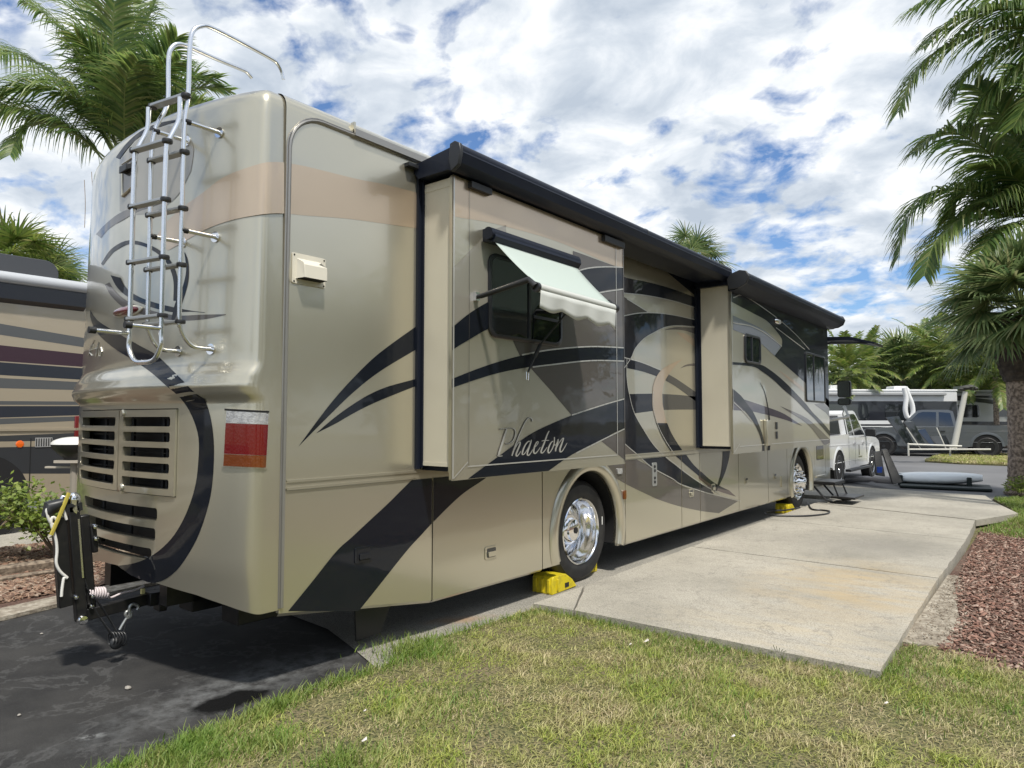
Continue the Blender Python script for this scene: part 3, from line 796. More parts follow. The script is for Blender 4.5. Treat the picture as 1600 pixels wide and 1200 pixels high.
decal(s1, band2([(700, 250), (756, 270), (840, 310), (985, 370)], [(700, 336), (712, 339), (756, 346), (790, 354), (840, 367.5), (880, 381), (915, 396), (952, 412), (985, 424)], X), X, 1, 2, CL)
decal(s1, band2([(700, 424), (711, 415), (728, 398), (746, 380), (765, 362), (790, 352)], [(700, 520), (711, 507), (734, 489), (760, 473), (775, 468), (800, 460)], X), X, 1, 4, CL)  # shade of the window awning, put into the colour as a taupe patch
decal(s1, band2([(895, 392), (915, 399), (950, 412), (985, 424)], [(895, 430), (912, 421), (945, 417), (985, 420)], X), X, 2, 3, CL)
decal(s1, band2([(690, 522), (708, 510), (734, 489), (760, 473), (790, 458)], [(690, 562), (708, 546), (734, 530), (760, 515), (790, 502)], X), X, 2, 1, CL)
decal(s1, band2([(868, 437), (890, 427), (912, 421), (945, 418), (985, 419.5)], [(868, 482), (895, 468), (925, 459), (952, 452.5), (985, 449)], X), X, 2, 1, CL)
decal(s1, P2([(868, 482), (895, 468), (925, 459), (952, 452.5), (985, 449)], X)+P2([(985, 545), (960, 543.5), (923, 542.5), (860, 547), (812, 556)], X)+poly2([(800, 530), (850, 500)], X), X, 1, 3, CL)
decal(s1, band2([(700, 594.5), (706, 592), (741, 578), (776, 566), (814.5, 555.5), (860, 547), (923, 542.5), (985, 545)], [(700, 608), (706, 606), (741, 594), (776, 583.5), (818, 575), (860, 569), (923, 562.5), (985, 563.5)], X), X, 2, 1, CL)
decal(s1, P2([(827, 573), (860, 569), (923, 562.5), (985, 563.5)], X)+P2([(985, 621), (960, 628), (944, 632.5), (893, 649)], X)+poly2([(862, 612)], X), X, 1, 3, CL)
decal(s1, band2([(985, 621), (960, 628), (944, 632.5), (893, 649), (846, 669), (818, 685), (769, 720), (727, 751), (700, 772)], [(985, 665), (960, 676), (944, 685), (895, 709.5), (856.5, 736), (840, 748), (820, 762), (800, 778), (780, 790)], X), X, 2, 1, CL)
decal(s1, poly2([(939, 689), (990, 662), (990, 730)], X), X, 1, 3, CL)
for ln in ([(815, 554.5), (860, 546.5), (923, 541.5), (985, 544)], [(832, 573.5), (860, 570), (923, 563.5), (985, 564.5)], [(880, 433), (912, 420.5), (945, 417), (985, 418.5)], [(868, 482), (925, 460), (985, 450)],
           [(893, 648.5), (944, 632), (985, 620.5)], [(900, 708), (944, 685.5), (985, 665.5)]):
    stripe(s1, P2(ln, X), .011, X, 4, 5, CL)
# trim lines: frame of the panel and the turned-up flap
z1 = 1.232
for ln in ([(S1A+.16, z1), (S1B-.15, z1)], [(S1B-.15, z1), (S1B-.15, 3.23)], [(S1A+.02, 1.16), (S1A+.16, z1+.03)]):
    stripe(s1, ln, .009, X, 5, 5, CL)
stripe(s1, [(S1A+.012, 1.16), (S1A+.012, 3.23)], .014, X, 5, 5, CL); stripe(s1, [(S1A+.17, z1), (S1A+.17, 3.23)], .003, X, 5, 3, CL)
stripe(s1, [(S1B-.012, 1.16), (S1B-.012, 3.23)], .012, X, 5, 3, CL)
# script lettering: calligraphic strokes (pen width per point), traced in place
def L_(x, y): return (765+x/11.43, 640+y/11.43)
pen = [
 ([(165, 350), (200, 345), (260, 340), (330, 330), (400, 330), (440, 355), (458, 400), (450, 470), (420, 540), (370, 590), (310, 610), (265, 605)], [3, 14, 10, 8, 10, 18, 26, 28, 22, 14, 8, 3]),
 ([(300, 345), (270, 430), (235, 540), (200, 650), (165, 760), (150, 815)], [22, 32, 36, 38, 40, 26]),
 ([(120, 815), (165, 830), (225, 825)], [6, 16, 5]),
 ([(755, 210), (750, 165), (715, 145), (670, 165), (625, 230), (575, 330), (530, 430), (485, 550), (450, 650), (415, 750), (390, 825)], [16, 22, 18, 14, 15, 16, 18, 22, 28, 28, 16]),
 ([(405, 790), (450, 690), (500, 600), (535, 580), (530, 630), (490, 730), (465, 800), (480, 830), (520, 790), (550, 740)], [5, 8, 10, 20, 26, 28, 28, 22, 12, 5]),
 ([(715, 565), (680, 570), (630, 630), (590, 720), (575, 790), (600, 800), (650, 740), (700, 640), (740, 540)], [10, 16, 22, 26, 24, 14, 9, 9, 12]),
 ([(735, 560), (705, 650), (675, 740), (665, 800), (690, 815), (730, 770), (765, 710)], [20, 28, 28, 24, 18, 10, 5]),
 ([(780, 690), (830, 640), (860, 590), (850, 570), (820, 600), (790, 680), (780, 760), (810, 780), (860, 730), (900, 670)], [6, 9, 12, 14, 18, 26, 26, 20, 11, 5]),
 ([(1055, 380), (1020, 450), (970, 590), (925, 700), (910, 760), (940, 770), (985, 720), (1020, 670)], [14, 20, 26, 28, 26, 18, 10, 5]),
 ([(920, 560), (980, 550), (1055, 548)], [6, 14, 5]),
 ([(1130, 560), (1090, 590), (1050, 670), (1035, 750), (1060, 770), (1110, 700), (1145, 600), (1150, 490)], [12, 16, 24, 26, 16, 14, 16, 14]),
 ([(1145, 600), (1160, 640), (1195, 590), (1215, 530), (1205, 600), (1175, 700), (1170, 745)], [10, 8, 10, 18, 24, 26, 14]),
 ([(1185, 690), (1230, 600), (1290, 520), (1310, 520), (1280, 610), (1250, 700), (1255, 750), (1290, 740), (1340, 660), (1375, 595)], [6, 8, 12, 22, 28, 28, 24, 14, 9, 4])]
for pts, ws in pen:
    P = crp([(a, b, w) for (a, b), w in zip(pts, ws)], 5)
    def edge(sgn, grow, dx=0, dy=0):
        out = []
        for i, p in enumerate(P):
            t = (P[min(i+1, len(P)-1)]-P[max(i-1, 0)]); t = Vector((t.x, t.y)).normalized(); n_ = Vector((-t.y, t.x))*sgn*(max(p.z, 2)*.42+grow)
            q = L_(p.x+n_.x+dx, p.y+n_.y+dy); w = onX(q[0], q[1], X); out.append(w)
        return out
    for ly, grow, m_, dx, dy in ((3, 7, 3, -4, 2), (4, 1.0, 5, 0, 0)):
        a, b = edge(1, grow, dx, dy), edge(-1, grow, dx, dy)
        off = Vector((.0012*ly+.0004*(ly == 4), 0, 0))
        s1.grid([[p+off for p in a], [p+off for p in b]], m_)
so1 = s1.build('slide_out', [CH, BK, TN, GY, TP, SV, PU, BEI], RV, smooth=30, bevel=0)
so1['label'] = 'rear slide-out with script lettering and a window awning'

s2 = slide(S2X, S2A, S2B, 3.235, 's2')
X = S2X; CL = (S2A+.004, S2B-.004, 1.147, 3.24)
decal(s2, P2([(1140, 470), (1151, 476), (1177.5, 490), (1196, 500), (1207.5, 511), (1221, 529), (1221.5, 541)], X)+poly2([(1210, 556), (1256, 596), (1298, 640), (1300, 690), (1305, 690), (1305, 480), (1150, 430)], X), X, 1, 1, CL)
decal(s2, band2([(1145, 493), (1151, 495.6), (1177.5, 507.5), (1196, 517.5), (1221, 540)], [(1145, 515), (1151, 517.5), (1170, 525), (1190, 538), (1210, 556)], X), X, 2, 4, CL)
decal(s2, poly2([(1257, 590), (1298, 628), (1305, 650), (1305, 700), (1290, 690), (1275, 650), (1257, 632)], X), X, 1, 0, CL)
decal(s2, poly2([(1272, 632), (1290, 645), (1298, 655), (1298, 640), (1286, 629)], X), X, 2, 3, CL)
decal(s2, band2([(1217.6, 579), (1240, 594), (1256, 606)], [(1217.6, 580), (1238, 598), (1256, 613)], X), X, 2, 2, CL)
decal(s2, band2([(1140, 565), (1149, 566), (1185, 569), (1203, 578), (1224, 595), (1241, 612), (1258, 630), (1270, 645), (1285, 660), (1300, 678)], [(1140, 570), (1149, 570), (1177, 573), (1190.6, 580.5), (1207.5, 593), (1224, 608.6), (1241, 623), (1257, 639), (1275, 657), (1300, 686)], X), X, 3, 1, CL)
decal(s2, band2([(1219, 634.6), (1238, 642.5), (1257, 651.5), (1270.6, 661.6), (1300, 690)], [(1219, 634.8), (1238, 647), (1254, 657), (1268, 669.5), (1288, 696)], X), X, 2, 3, CL)
decal(s2, band2([(1140, 618), (1148.5, 620), (1165, 625), (1201, 637), (1225.6, 647), (1252.6, 665)], [(1140, 640), (1148.5, 641), (1175, 643), (1202, 649), (1227, 656), (1252.6, 665.3)], X), X, 2, 6, CL)
decal(s2, band2([(1143, 606), (1149, 611), (1158, 619), (1167, 631), (1177, 645), (1186, 665), (1193, 687.5), (1195, 712)], [(1143, 622), (1148.5, 628), (1161.5, 640), (1175, 656), (1185, 675), (1189, 687), (1191, 696.5), (1190.5, 712)], X), X, 3, 1, CL)
decal(s2, band2([(1187, 597), (1195, 613), (1201, 641), (1204, 670), (1204, 687.5), (1202, 712)], [(1187, 598), (1194, 613), (1199.5, 641), (1201, 670), (1200.5, 687.5), (1198, 712)], X), X, 3, 1, CL)
for ln in ([(1145, 504), (1151, 505.6), (1171, 509), (1190, 517.5), (1207.5, 530), (1221, 541)], [(1145, 465), (1163, 463), (1207, 492), (1240, 520), (1264, 546)], [(1212, 512), (1257, 546)], [(1143, 626), (1161, 643), (1175, 659)]):
    stripe(s2, P2(ln, X), .013, X, 5, 5, CL)
for ln in ([(S2A+.2, z1), (S2B-.1, z1)], [(S2A+.03, 1.17), (S2A+.2, z1+.03)], [(S2A+.015, 1.16), (S2A+.015, 3.2)]):
    stripe(s2, ln, .011, X, 5, 5, CL)
so2 = s2.build('slide_out', [CH, BK, TN, GY, BG, SV, PU, BEI], RV, smooth=30)
so2['label'] = 'front slide-out with two dark windows and a black painted top'

# black rubber seals beside the slide-outs
q = MB(); q.bx(0, .022, S1A-.028, S1A+.014, 1.21, 3.30); q.bx(0, .045, S1A+.004, S1A+.014, 1.22, 3.26); q.bx(-.0, .30, S1A+.05, S1B-.03, 1.20, 1.234)
q.build('slide_seal', SEAL, RV)
q = MB(); q.bx(0, .022, S2A-.05, S2A+.014, 1.215, 3.30); q.bx(0, .06, S2A+.004, S2A+.014, 1.22, 3.26); q.bx(0, .42, S2A+.05, S2B-.03, 1.20, 1.234)
q.build('slide_seal', SEAL, RV)

def window(X, y0, y1, z0, z1, r, parent, split, name='window', lab=None):
    f = MB(); o_ = rrect(y0, y1, z0, z1, r, 6); t = .030
    i_ = rrect(y0+t, y1-t, z0+t, z1-t, max(.01, r-t*.6), 6)
    g = rrect(y0+.008, y1-.008, z0+.008, z1-.008, r-.006, 6)
    R = [[Vector((X+dx_, y, z)) for y, z in L] for L, dx_ in ((o_, .0), (o_, .014), (g, .019), (i_, .019), (i_, .002))]
    f.grid(R, 0, closed=True)
    f.bx(X+.002, X+.016, split-.014, split+.014, z0+t*.8, z1-t*.8)
    fo = f.build(name, FR, parent, smooth=40)
    if lab: fo['label'] = lab
    for a, b, dx_ in ((y0+t*.9, split-.012, .006), (split+.012, y1-t*.9, .009)):
        p = MB(); p.bx(X+.002, X+dx_, a, b, z0+t*.9, z1-t*.9); p.build('pane', GLS, fo)
    return fo
a, b = onX(762, 393, S1X), onX(877, 543, S1X)
wn_ = window(S1X, a.y, b.y, b.z, a.z, .085, so1, onX(826, 500, S1X).y)
q = MB(); zz1 = onX(860, 500, S1X).z; q.bx(S1X+.009, S1X+.014, onX(832, 500, S1X).y, b.y-.03, zz1-.012, zz1+.012); q.build('sash_bar', FR, wn_)
a, b = onX(1162, 520, S2X), onX(1188, 571, S2X)
window(S2X, a.y, b.y, b.z, a.z, .07, so2, onX(1174, 545, S2X).y)
a, b = onX(1257, 549, S2X), onX(1289, 630, S2X)
window(S2X, a.y, min(b.y, S2B-.03), b.z, a.z, .05, so2, onX(1271, 590, S2X).y)

# ---- slide toppers / awning cases
def awn(prof, Y0, Y1, m_, name, lab, joint=None):
    mb = MB(); mb.prism([(x, Y0+.02, z) for x, z in prof], (0, Y1-Y0-.04, 0)); o = mb.build(name, m_, RV, smooth=30); o['label'] = lab
    return o
NAV = mat('navy_vinyl', (0.005, 0.008, 0.018), 0.5, 0, 0.1, spec=.3)
P1 = [(.0, 3.31), (.0, 3.37), (.40, 3.415), (.46, 3.40), (.475, 3.35), (.455, 3.285), (.40, 3.252), (.36, 3.25), (.34, 3.262), (.05, 3.262)]
t1 = awn(P1, 3.27, 8.12, NAV, 'slide_topper', 'long black awning case over the rear slide-out')
q = MB(); q.cyl((.425, 3.27, 3.372), (.425, 8.1, 3.372), .048, 20); q.build('roller', NAV, t1, smooth=50)
q = MB(); q.prism([(x*1.0+.0, 3.258, z) for x, z in [(.385, 3.42), (.43, 3.43), (.475, 3.405), (.488, 3.35), (.465, 3.26), (.40, 3.225), (.375, 3.30)]], (0, .03, 0)); q.build('end_cap', BPL, t1, bevel=.006)
q = MB(); q.tube([(.423, 5.93, 3.372), (.423, 5.96, 3.372)], .052, 20); q.build('joint', BPL, t1)
for bb in ((.33, .37, 3.50, 3.72, 3.19, 3.235), (.33, .37, 5.3, 5.66, 3.18, 3.235), (.0, .05, 3.20, 3.29, 3.335, 3.36)):
    q = MB(); q.bx(*bb); q.build('bracket', BPL, t1)
P2_ = [(.44, 3.12), (.44, 3.27), (.52, 3.325), (.62, 3.335), (.685, 3.30), (.70, 3.24), (.67, 3.185), (.60, 3.15), (.52, 3.12)]
t2 = awn(P2_, 8.02, 12.62, NAV, 'awning_case', 'black awning case along the top of the front slide-out')
q = MB(); q.cyl((.635, 8.02, 3.265), (.635, 12.62, 3.265), .066, 20); q.build('roller', NAV, t2, smooth=50)
q = MB(); q.prism([(x, 8.0, z) for x, z in [(.46, 3.13), (.44, 3.26), (.50, 3.32), (.60, 3.35), (.68, 3.33), (.715, 3.26), (.68, 3.18), (.60, 3.14)]], (0, .035, 0)); q.build('end_cap', BPL, t2, bevel=.006)
q = MB(); q.prism([(x, 12.6, z) for x, z in [(.46, 3.13), (.44, 3.26), (.50, 3.32), (.60, 3.35), (.68, 3.33), (.715, 3.26), (.68, 3.18), (.60, 3.14)]], (0, .035, 0)); q.build('end_cap', BPL, t2, bevel=.006)
q = MB(); q.bx(.0, .45, 8.05, 12.5, 3.235, 3.30); q.bx(0, .45, 8.05, 8.12, 3.2, 3.4); q.build('topper_fabric', NAV, t2)
# porch lamp on the front slide
c = onX(1214, 502, S2X); q = MB()
q.lathe([(0, 0), (.045, .0), (.05, .01), (.042, .03), (.02, .045), (0, .05)], (S2X+.002, c.y, c.z), (1, 0, 0), 20, 0, (2.6, 1)); q.build('porch_lamp', CHR, so2, smooth=60)
c = onX(1197, 676, S2X); q = MB(); q.bx(S2X+.002, S2X+.05, c.y-.09, c.y+.07, c.z-.17, c.z+.17); q.build('outlet_box', CH, so2, bevel=.008)
c = onX(1213, 673, S2X); q = MB()
for dz in (.07, -.06): q.bx(S2X+.002, S2X+.012, c.y-.03, c.y+.03, c.z+dz-.05, c.z+dz+.05)
q.build('socket', BPL, so2)

# ---- entry door awning, mirror, steps at the front
q = MB()
q.prism([(.0, 13.35, 3.02), (.0, 13.35, 3.10), (.62, 13.35, 3.06), (1.02, 13.35, 2.93), (1.0, 13.35, 2.90), (.6, 13.35, 3.0)], (0, .75, 0)); 
o = q.build('door_awning', NAV, RV); q = MB(); q.tube([(0, 13.4, 2.9), (.3, 13.38, 2.98), (.9, 13.38, 2.93)], .018, 8); q.build('arm', BPL, o)
q = MB()
mc = at(1319, 13.4, zat(613, 13.4))
q.tube([Vector((.0, 14.2, 1.55)), Vector((.35, 14.3, 1.62)), mc+Vector((0, .0, -.28))], .03, 10)
mo = q.build('mirror_arm', mat('white_plastic', (.7, .7, .68), .4), RV, smooth=50)
q = MB()
for (dz0, dz1) in ((-.10, .23), (-.25, -.115)):
    q.prism([mc+Vector((x, 0, z)) for x, z in rrect(-.12, .12, dz0, dz1, .05)], (0, .09, 0))
ms = q.build('mirror_housing', BPL, mo, bevel=.01)
q = MB()
for (dz0, dz1) in ((-.09, .215), (-.235, -.12)):
    q.prism([mc+Vector((x, -.004, z)) for x, z in rrect(-.10, .10, dz0, dz1, .04)], (0, .003, 0))
q.build('mirror_glass', mat('mirror', (.62, .70, .70), .05, 1.0), ms)
st = thing('entry_step', 'black folding entry step under the front of the motorhome', 'entry step', (.2, 13.4, 0))
q = MB(); q.bx(-.02, .38, 13.05, 13.75, .40, .46); q.build('tread', BST, st, bevel=.01)
q = MB(); q.bx(.30, .70, 13.05, 13.75, .17, .21); q.build('tread', BST, st, bevel=.01)
q = MB()
for y in (13.1, 13.7):
    q.tube([(-.02, y, .40), (.22, y, .12), (.34, y, .10), (.62, y, .17)], .018, 6); q.tube([(.34, y, .42), (.42, y, .2)], .015, 6)
q.build('frame', BST, st)

# ---- exhaust hood vent on the wall
c0, c1 = onX(456, 394), onX(507, 456)
v = MB(); v.prism([(.0, y, z) for y, z in rrect(c0.y, c1.y, c1.z+.02, c0.z, .01)], (.008, 0, 0)); vo = v.build('wall_vent', WPL, RV, bevel=.002)
v = MB(); y0, y1, zt, zb2 = c0.y+.025, c1.y-.03, c0.z-.03, c1.z+.05
v.add([(.008, y0, zb2), (.008, y1, zb2), (.008, y1, zt), (.008, y0, zt), (.085, y0+.01, zb2), (.085, y1-.01, zb2), (.028, y1-.03, zt-.02), (.028, y0+.03, zt-.02), (.08, y0+.008, zb2+.08), (.08, y1-.008, zb2+.08)],
      [(0, 4, 8, 7, 3), (1, 2, 6, 9, 5), (4, 5, 9, 8), (8, 9, 6, 7), (3, 7, 6, 2)])
v.build('hood', WPL, vo, bevel=.004)
v = MB(); v.bx(.01, .082, y0+.012, y1-.012, zb2-.002, zb2+.012)
v.build('flap', DARK, vo)
for yy, z_ in ((c0.y+.012, c0.z-.012), (c1.y-.012, c0.z-.012), (c0.y+.012, c1.z+.032), (c1.y-.012, c1.z+.032)):
    v = MB(); v.cyl((.008, yy, z_), (.011, yy, z_), .005, 8); v.build('screw', DARK, vo)

# ---- window awning on slide 1
WAa, WAb = 3.66, 4.77
wa = MB(); wa.tube([(S1X+.075, WAa-.03, 2.885), (S1X+.075, WAb, 2.885)], .045, 16)
wa.prism([(S1X+.0, WAa, 2.93), (S1X+.06, WAa, 2.935), (S1X+.11, WAa, 2.91), (S1X+.125, WAa, 2.86), (S1X+.10, WAa, 2.825), (S1X+.0, WAa, 2.84)], (0, WAb-WAa, 0))
wo_ = wa.build('window_awning', NAV, RV, smooth=40)
wo_['label'] = 'small awning opened over the bedroom window'
TL_, TR_ = Vector((S1X+.09, WAa+.03, 2.832)), Vector((S1X+.09, WAb-.02, 2.832))
BL = on(1, WAa, 840, 449); BR = on(1, WAb+.0, 958, 481)
BL.y = WAa+.01; BR.y = WAb+.0
xb = (BL.x+BR.x)/2; zb3 = (BL.z+BR.z)/2
BL = Vector((BL.x, WAa, BL.z)); BR = Vector((BR.x, WAb, BR.z))
FAB = mat('awning_fabric', (0.60, 0.68, 0.64), 0.75, bump=(220, .15, .001), translucent=.35)
FAB2 = mat('awning_valance', (0.62, 0.64, 0.61), 0.8, bump=(160, .2, .001), translucent=.2)
f = MB(); rows = []
for i in range(9):
    u = i/8; rows.append([TL_.lerp(TR_, v/12).lerp(BL.lerp(BR, v/12)+Vector((0, 0, .02)), u)+Vector((0, 0, -.012*sin(pi*u))) for v in range(13)])
f.grid(rows); f.build('fabric', FAB, wo_, smooth=60, solid=.002)
f = MB(); f.tube([BL, BR], .030, 16); rb = f.build('front_bar', FAB2, wo_, smooth=50)
f = MB(); f.tube([BR, BR+Vector((0, .045, 0))], .034, 14); f.build('end_cap', BPL, rb)
f = MB(); f.tube([BL-Vector((0, .03, 0)), BL], .034, 14); f.build('end_cap', BPL, rb)
f = MB(); rows = []
for j in range(5):
    r = []
    for v in range(49):
        u = v/48; sc = .10+.035*abs(sin(pi*(u*3.2+.15)))+.03*u
        p = BL.lerp(BR, u); r.append(p+Vector((.010*sin(u*22)*j/4+.028-.01*j/4, 0, -.022-(sc)*j/4)))
    rows.append(r)
f.grid(rows); f.build('valance', FAB2, rb, smooth=60, solid=.0015)
for (px, py, E_, yy) in ((742, 464, BL, WAa-.02), (893, 488, BR, WAb+.03)):
    a_ = onX(px, py, S1X); a_ = Vector((S1X+.02, a_.y if yy < 4 else WAb+.03, a_.z))
    f = MB(); k_ = E_+Vector((0, -.03 if yy < 4 else .03, .0)); kn = k_+Vector((-.05, 0, .055)); f.tube([a_, a_+Vector((.04, 0, .0)), kn, k_+Vector((.005, 0, .0))], [.016, .018, .022, .026], 10); ao = f.build('arm', BPL, wo_, smooth=50)
    f = MB(); f.bx(S1X+.002, S1X+.03, a_.y-.02, a_.y+.02, a_.z-.03, a_.z+.03); f.build('bracket', CHR, ao)
a_ = onX(822, 581, S1X); e_ = BL.lerp(BR, .62)
f = MB(); f.tube([a_+Vector((.02, 0, 0)), a_+Vector((.05, .12, .22)), on(1, a_.y+.30, 884, 490)], [.008, .008, .007], 8); f.tube([a_+Vector((.032, .07, .12)), a_+Vector((.05, .12, .22))], .016, 8); po = f.build('pull_strut', BPL, wo_)
f = MB(); f.tube([a_+Vector((.012, -.01, 0)), a_+Vector((.012, -.01, -.06)), a_+Vector((.012, .015, -.065)), a_+Vector((.012, .02, -.01))], .003, 6); f.build('loop', CHR, po)

# ---- ladder: fixed part with standoffs and roof hoops, and the hooked-on lower part
lad = MB()
XR, XL = -.305, -.578
def hl(L, X_): return [onX(a, b, X_) for a, b in L]
rr_ = .0125
def rail_pts(X_, Y_, z0, z1): return [Vector((X_, Y_, z0)), Vector((X_, Y_, (z0+z1)/2)), Vector((X_, Y_, z1))]
LDY = {XR: 1.80, XL: 1.745}
ld = MB()
for X_, hoop in ((XR, [(294, 150), (296, 90), (298, 62), (303, 47), (315, 41), (330, 43), (380, 68), (424, 92), (434, 100), (440, 111), (443, 124)]),
                 (XL, [(261, 165), (263, 110), (264, 86), (268, 75), (277, 69), (292, 72), (335, 91), (376, 108), (386, 113), (394, 122)])):
    Yv = LDY[X_]
    H = []
    for i, (a, b_) in enumerate(hoop):
        p = onX(a, b_, X_); H.append(p)
    body = [capP(phX(X_), 1.965)+Vector((0, -.0, 0))]
    z_fl = 1.965
    P = [Vector((X_, capYat(X_, z_fl), z_fl)), Vector((X_, capYat(X_, z_fl)-.10, z_fl+.005)), Vector((X_, Yv+.035, z_fl+.05)), Vector((X_, Yv+.008, z_fl+.11)), Vector((X_, Yv, z_fl+.17)), Vector((X_, Yv, 2.6)), Vector((X_, Yv, 3.2)), Vector((X_, H[0].y, H[0].z))]+H[1:]
    ld.tube(crp(P, 4), rr_, 12)
lo = ld.build('ladder', ALU, RV, smooth=60); lo['label'] = 'polished ladder with two roof hand hoops'
for X_ in (XR, XL):
    for z_ in (3.262, 2.63):
        q = MB(); y_ = capYat(X_, z_); q.tube([(X_, LDY[X_], z_), (X_, y_, z_)], rr_, 12); so_ = q.build('standoff', ALU, lo, smooth=50)
        q = MB(); n_ = capN(phX(X_), z_); q.tube([Vector((X_, y_, z_))-n_*.002, Vector((X_, y_, z_))+n_*.006], .032, 20); q.build('flange', CHR, lo)
        q = MB(); q.cyl((X_, LDY[X_]-.0, z_), (X_, LDY[X_]+.035, z_), .016, 12); q.build('collar', BPL, lo)
    z_ = 1.965; y_ = capYat(X_, z_); n_ = capN(phX(X_), z_); q = MB(); q.tube([Vector((X_, y_, z_))-n_*.002, Vector((X_, y_, z_))+n_*.006], .032, 20); q.build('flange', CHR, lo)
def zrow(X_, Y_, py):
    lo_, hi = 1.0, 4.5
    for _ in range(40):
        m = (lo_+hi)/2; v = Vector((X_, Y_, m))-CAM; y = 600-FPX*v.dot(UP)/v.dot(FW)
        if y > py: lo_ = m
        else: hi = m
    return lo_
def rung(mb_list, xl, yl, xr, yr, z_, w=.055, h=.017):
    d = Vector((xr-xl, yr-yl, 0)); L = d.length; u = d.normalized()
    q = MB(); R = Matrix(((u.x, -u.y, 0), (u.y, u.x, 0), (0, 0, 1)))
    c = Vector(((xl+xr)/2, (yl+yr)/2, z_))
    q.box(c, (L+.01, w*.9, h), 0, R); s_ = q.build('step', ALD, lo, bevel=.003)
    q = MB(); e = Vector((xr, yr, z_))
    q.lathe([(0, -.010), (.027, -.010), (.029, 0), (.027, .010), (0, .010)], e+u*.008, (0, 0, 1), 16, 0, (1, 1.0)); q.build('end_cap', BPL, s_); q = MB(); q.lathe([(0, -.012), (.024, -.012), (.026, 0), (.024, .012), (0, .012)], Vector((xl, yl, z_))-u*.008, (0, 0, 1), 16)
    q.build('end_cap', BPL, s_)
for py in (150, 238, 326, 414, 503): rung(None, XL, LDY[XL], XR, LDY[XR], zrow(XR, LDY[XR], py))
# lower ladder, hooked over the rungs
FYR, FYL = 1.703, 1.648
q = MB()
zt = zrow(XR, LDY[XR]-.03, 152)
for X_, Yf, Yb in ((XR, FYR, LDY[XR]), (XL, FYL, LDY[XL])):
    zc = zrow(XR, FYR, 236)
    P = [Vector((X_, Yb-.028, zt+.0)), Vector((X_, Yb-.028, zt-.10)), Vector((X_, Yb-.04, zt-.16)), Vector((X_, Yf+.012, zc+.06)), Vector((X_, Yf, zc)), Vector((X_, Yf, 2.5)), Vector((X_, Yf, 2.10))]
    if X_ == XR: PR = P
    else: PL = P
zU = zrow((XR+XL)/2, (FYR+FYL)/2, 566)
mid = Vector(((XR+XL)/2, (FYR+FYL)/2, zU))
U = [Vector((XL, FYL, 2.02)), Vector((XL+.0, FYL, 1.96)), mid.lerp(Vector((XL, FYL, zU)), .62)+Vector((0, 0, .012)), mid, mid.lerp(Vector((XR, FYR, zU)), .62)+Vector((0, 0, .012)), Vector((XR, FYR, 1.96)), Vector((XR, FYR, 2.02))]
q.tube(crp(PL+U+PR[::-1], 5), .0135, 12)
lo2 = q.build('lower_ladder', ALU, RV, smooth=60)
lo_keep = lo; lo = lo2
for py in (221, 312, 402, 493): rung(None, XL, FYL, XR, FYR, zrow(XR, FYR, py))
for X_, Yf, py, L in ((XL, FYL, 521, .175), (XR, FYR, 513, .155)):
    z_ = zrow(X_, Yf, py); q = MB(); q.tube([(X_, Yf, z_), (X_, Yf-L, z_)], .013, 12); r_ = q.build('peg', ALU, lo2, smooth=50)
    q = MB(); q.tube([(X_, Yf-L, z_), (X_, Yf-L-.035, z_)], .019, 12); q.build('grip', BPL, r_)

# ---- roof: marker lamp, vents
q = MB(); q.lathe([(0, .03), (.03, .025), (.05, 0)], (-.75, 2.15, 3.56), (0, 0, 1), 12, 0, (1, 2)); q.build('roof_marker', LR, RV, smooth=60)

# ================================================================== TOW BAR behind the motorhome
tb = thing('tow_bar', 'folded black tow bar standing upright behind the motorhome, bolted to its hitch arm', 'tow bar', (-1.22, 1.4, 0))
TBX, TBY = -.98, 1.56
hub_ = at(124, (at(124, 1)-CAM).dot(Vector((-sin(YAW), cos(YAW), 0)))*0+1, 0)
def onY(px, py, Y): return on(0, -1.22+(1.58-Y)*.5, px, py)
A0 = onY(126, 962, 1.58); B0 = onY(232, 935, 1.66)
top = onY(112, 775, 1.58)
q = MB()
u = (B0-A0).normalized(); s_ = u.cross(Vector((0, 0, 1))).normalized()
R = Matrix((( u.x, s_.x, 0), (u.y, s_.y, 0), (u.z, s_.z, 1)))
q.box((A0+B0)/2+Vector((0, 0, .0)), ((B0-A0).length+.05, .055, .072), 0, R)
q.build('hitch_arm', BST, tb, bevel=.005)
q = MB(); q.bx(B0.x-.03, B0.x+.07, B0.y-.02, B0.y+.75, B0.z-.04, B0.z+.045); q.bx(B0.x+.0, B0.x+.10, B0.y+.03, B0.y+.08, B0.z-.08, B0.z+.03)
q.build('receiver', BST, tb, bevel=.006)
q = MB()
up_ = (top-A0); L = up_.length; un = up_.normalized(); sx = Vector((0, 1, 0)); sx = (sx-un*sx.dot(un)).normalized(); sy = un.cross(sx)
R = Matrix(((sx.x, sy.x, un.x), (sx.y, sy.y, un.y), (sx.z, sy.z, un.z)))
def bar(mb, off, wx, wy, a, b, m=0): mb.box(A0+un*((a+b)/2)+sx*off[0]+sy*off[1], (wx, wy, b-a), m, R)
q = MB(); bar(q, (.0, .0), .060, .06, -.02, L-.06); bar(q, (-.075, .01), .075, .05, .08, L*.84); q.build('folded_arm', BST, tb, bevel=.005)
q = MB(); bar(q, (.060, .01), .055, .05, .02, L-.13); bar(q, (.098, .01), .035, .09, L*.50, L-.2); q.build('folded_arm', BST, tb, bevel=.008)
q = MB()
for k in range(44): 
    p = A0+un*(.24+k*(L-.38)/44)+sx*.018 + Vector((.031, 0, 0)); q.box(p, (.010, .004, .009), 0, R)
q.build('pin_row', ALU, tb)
q = MB()
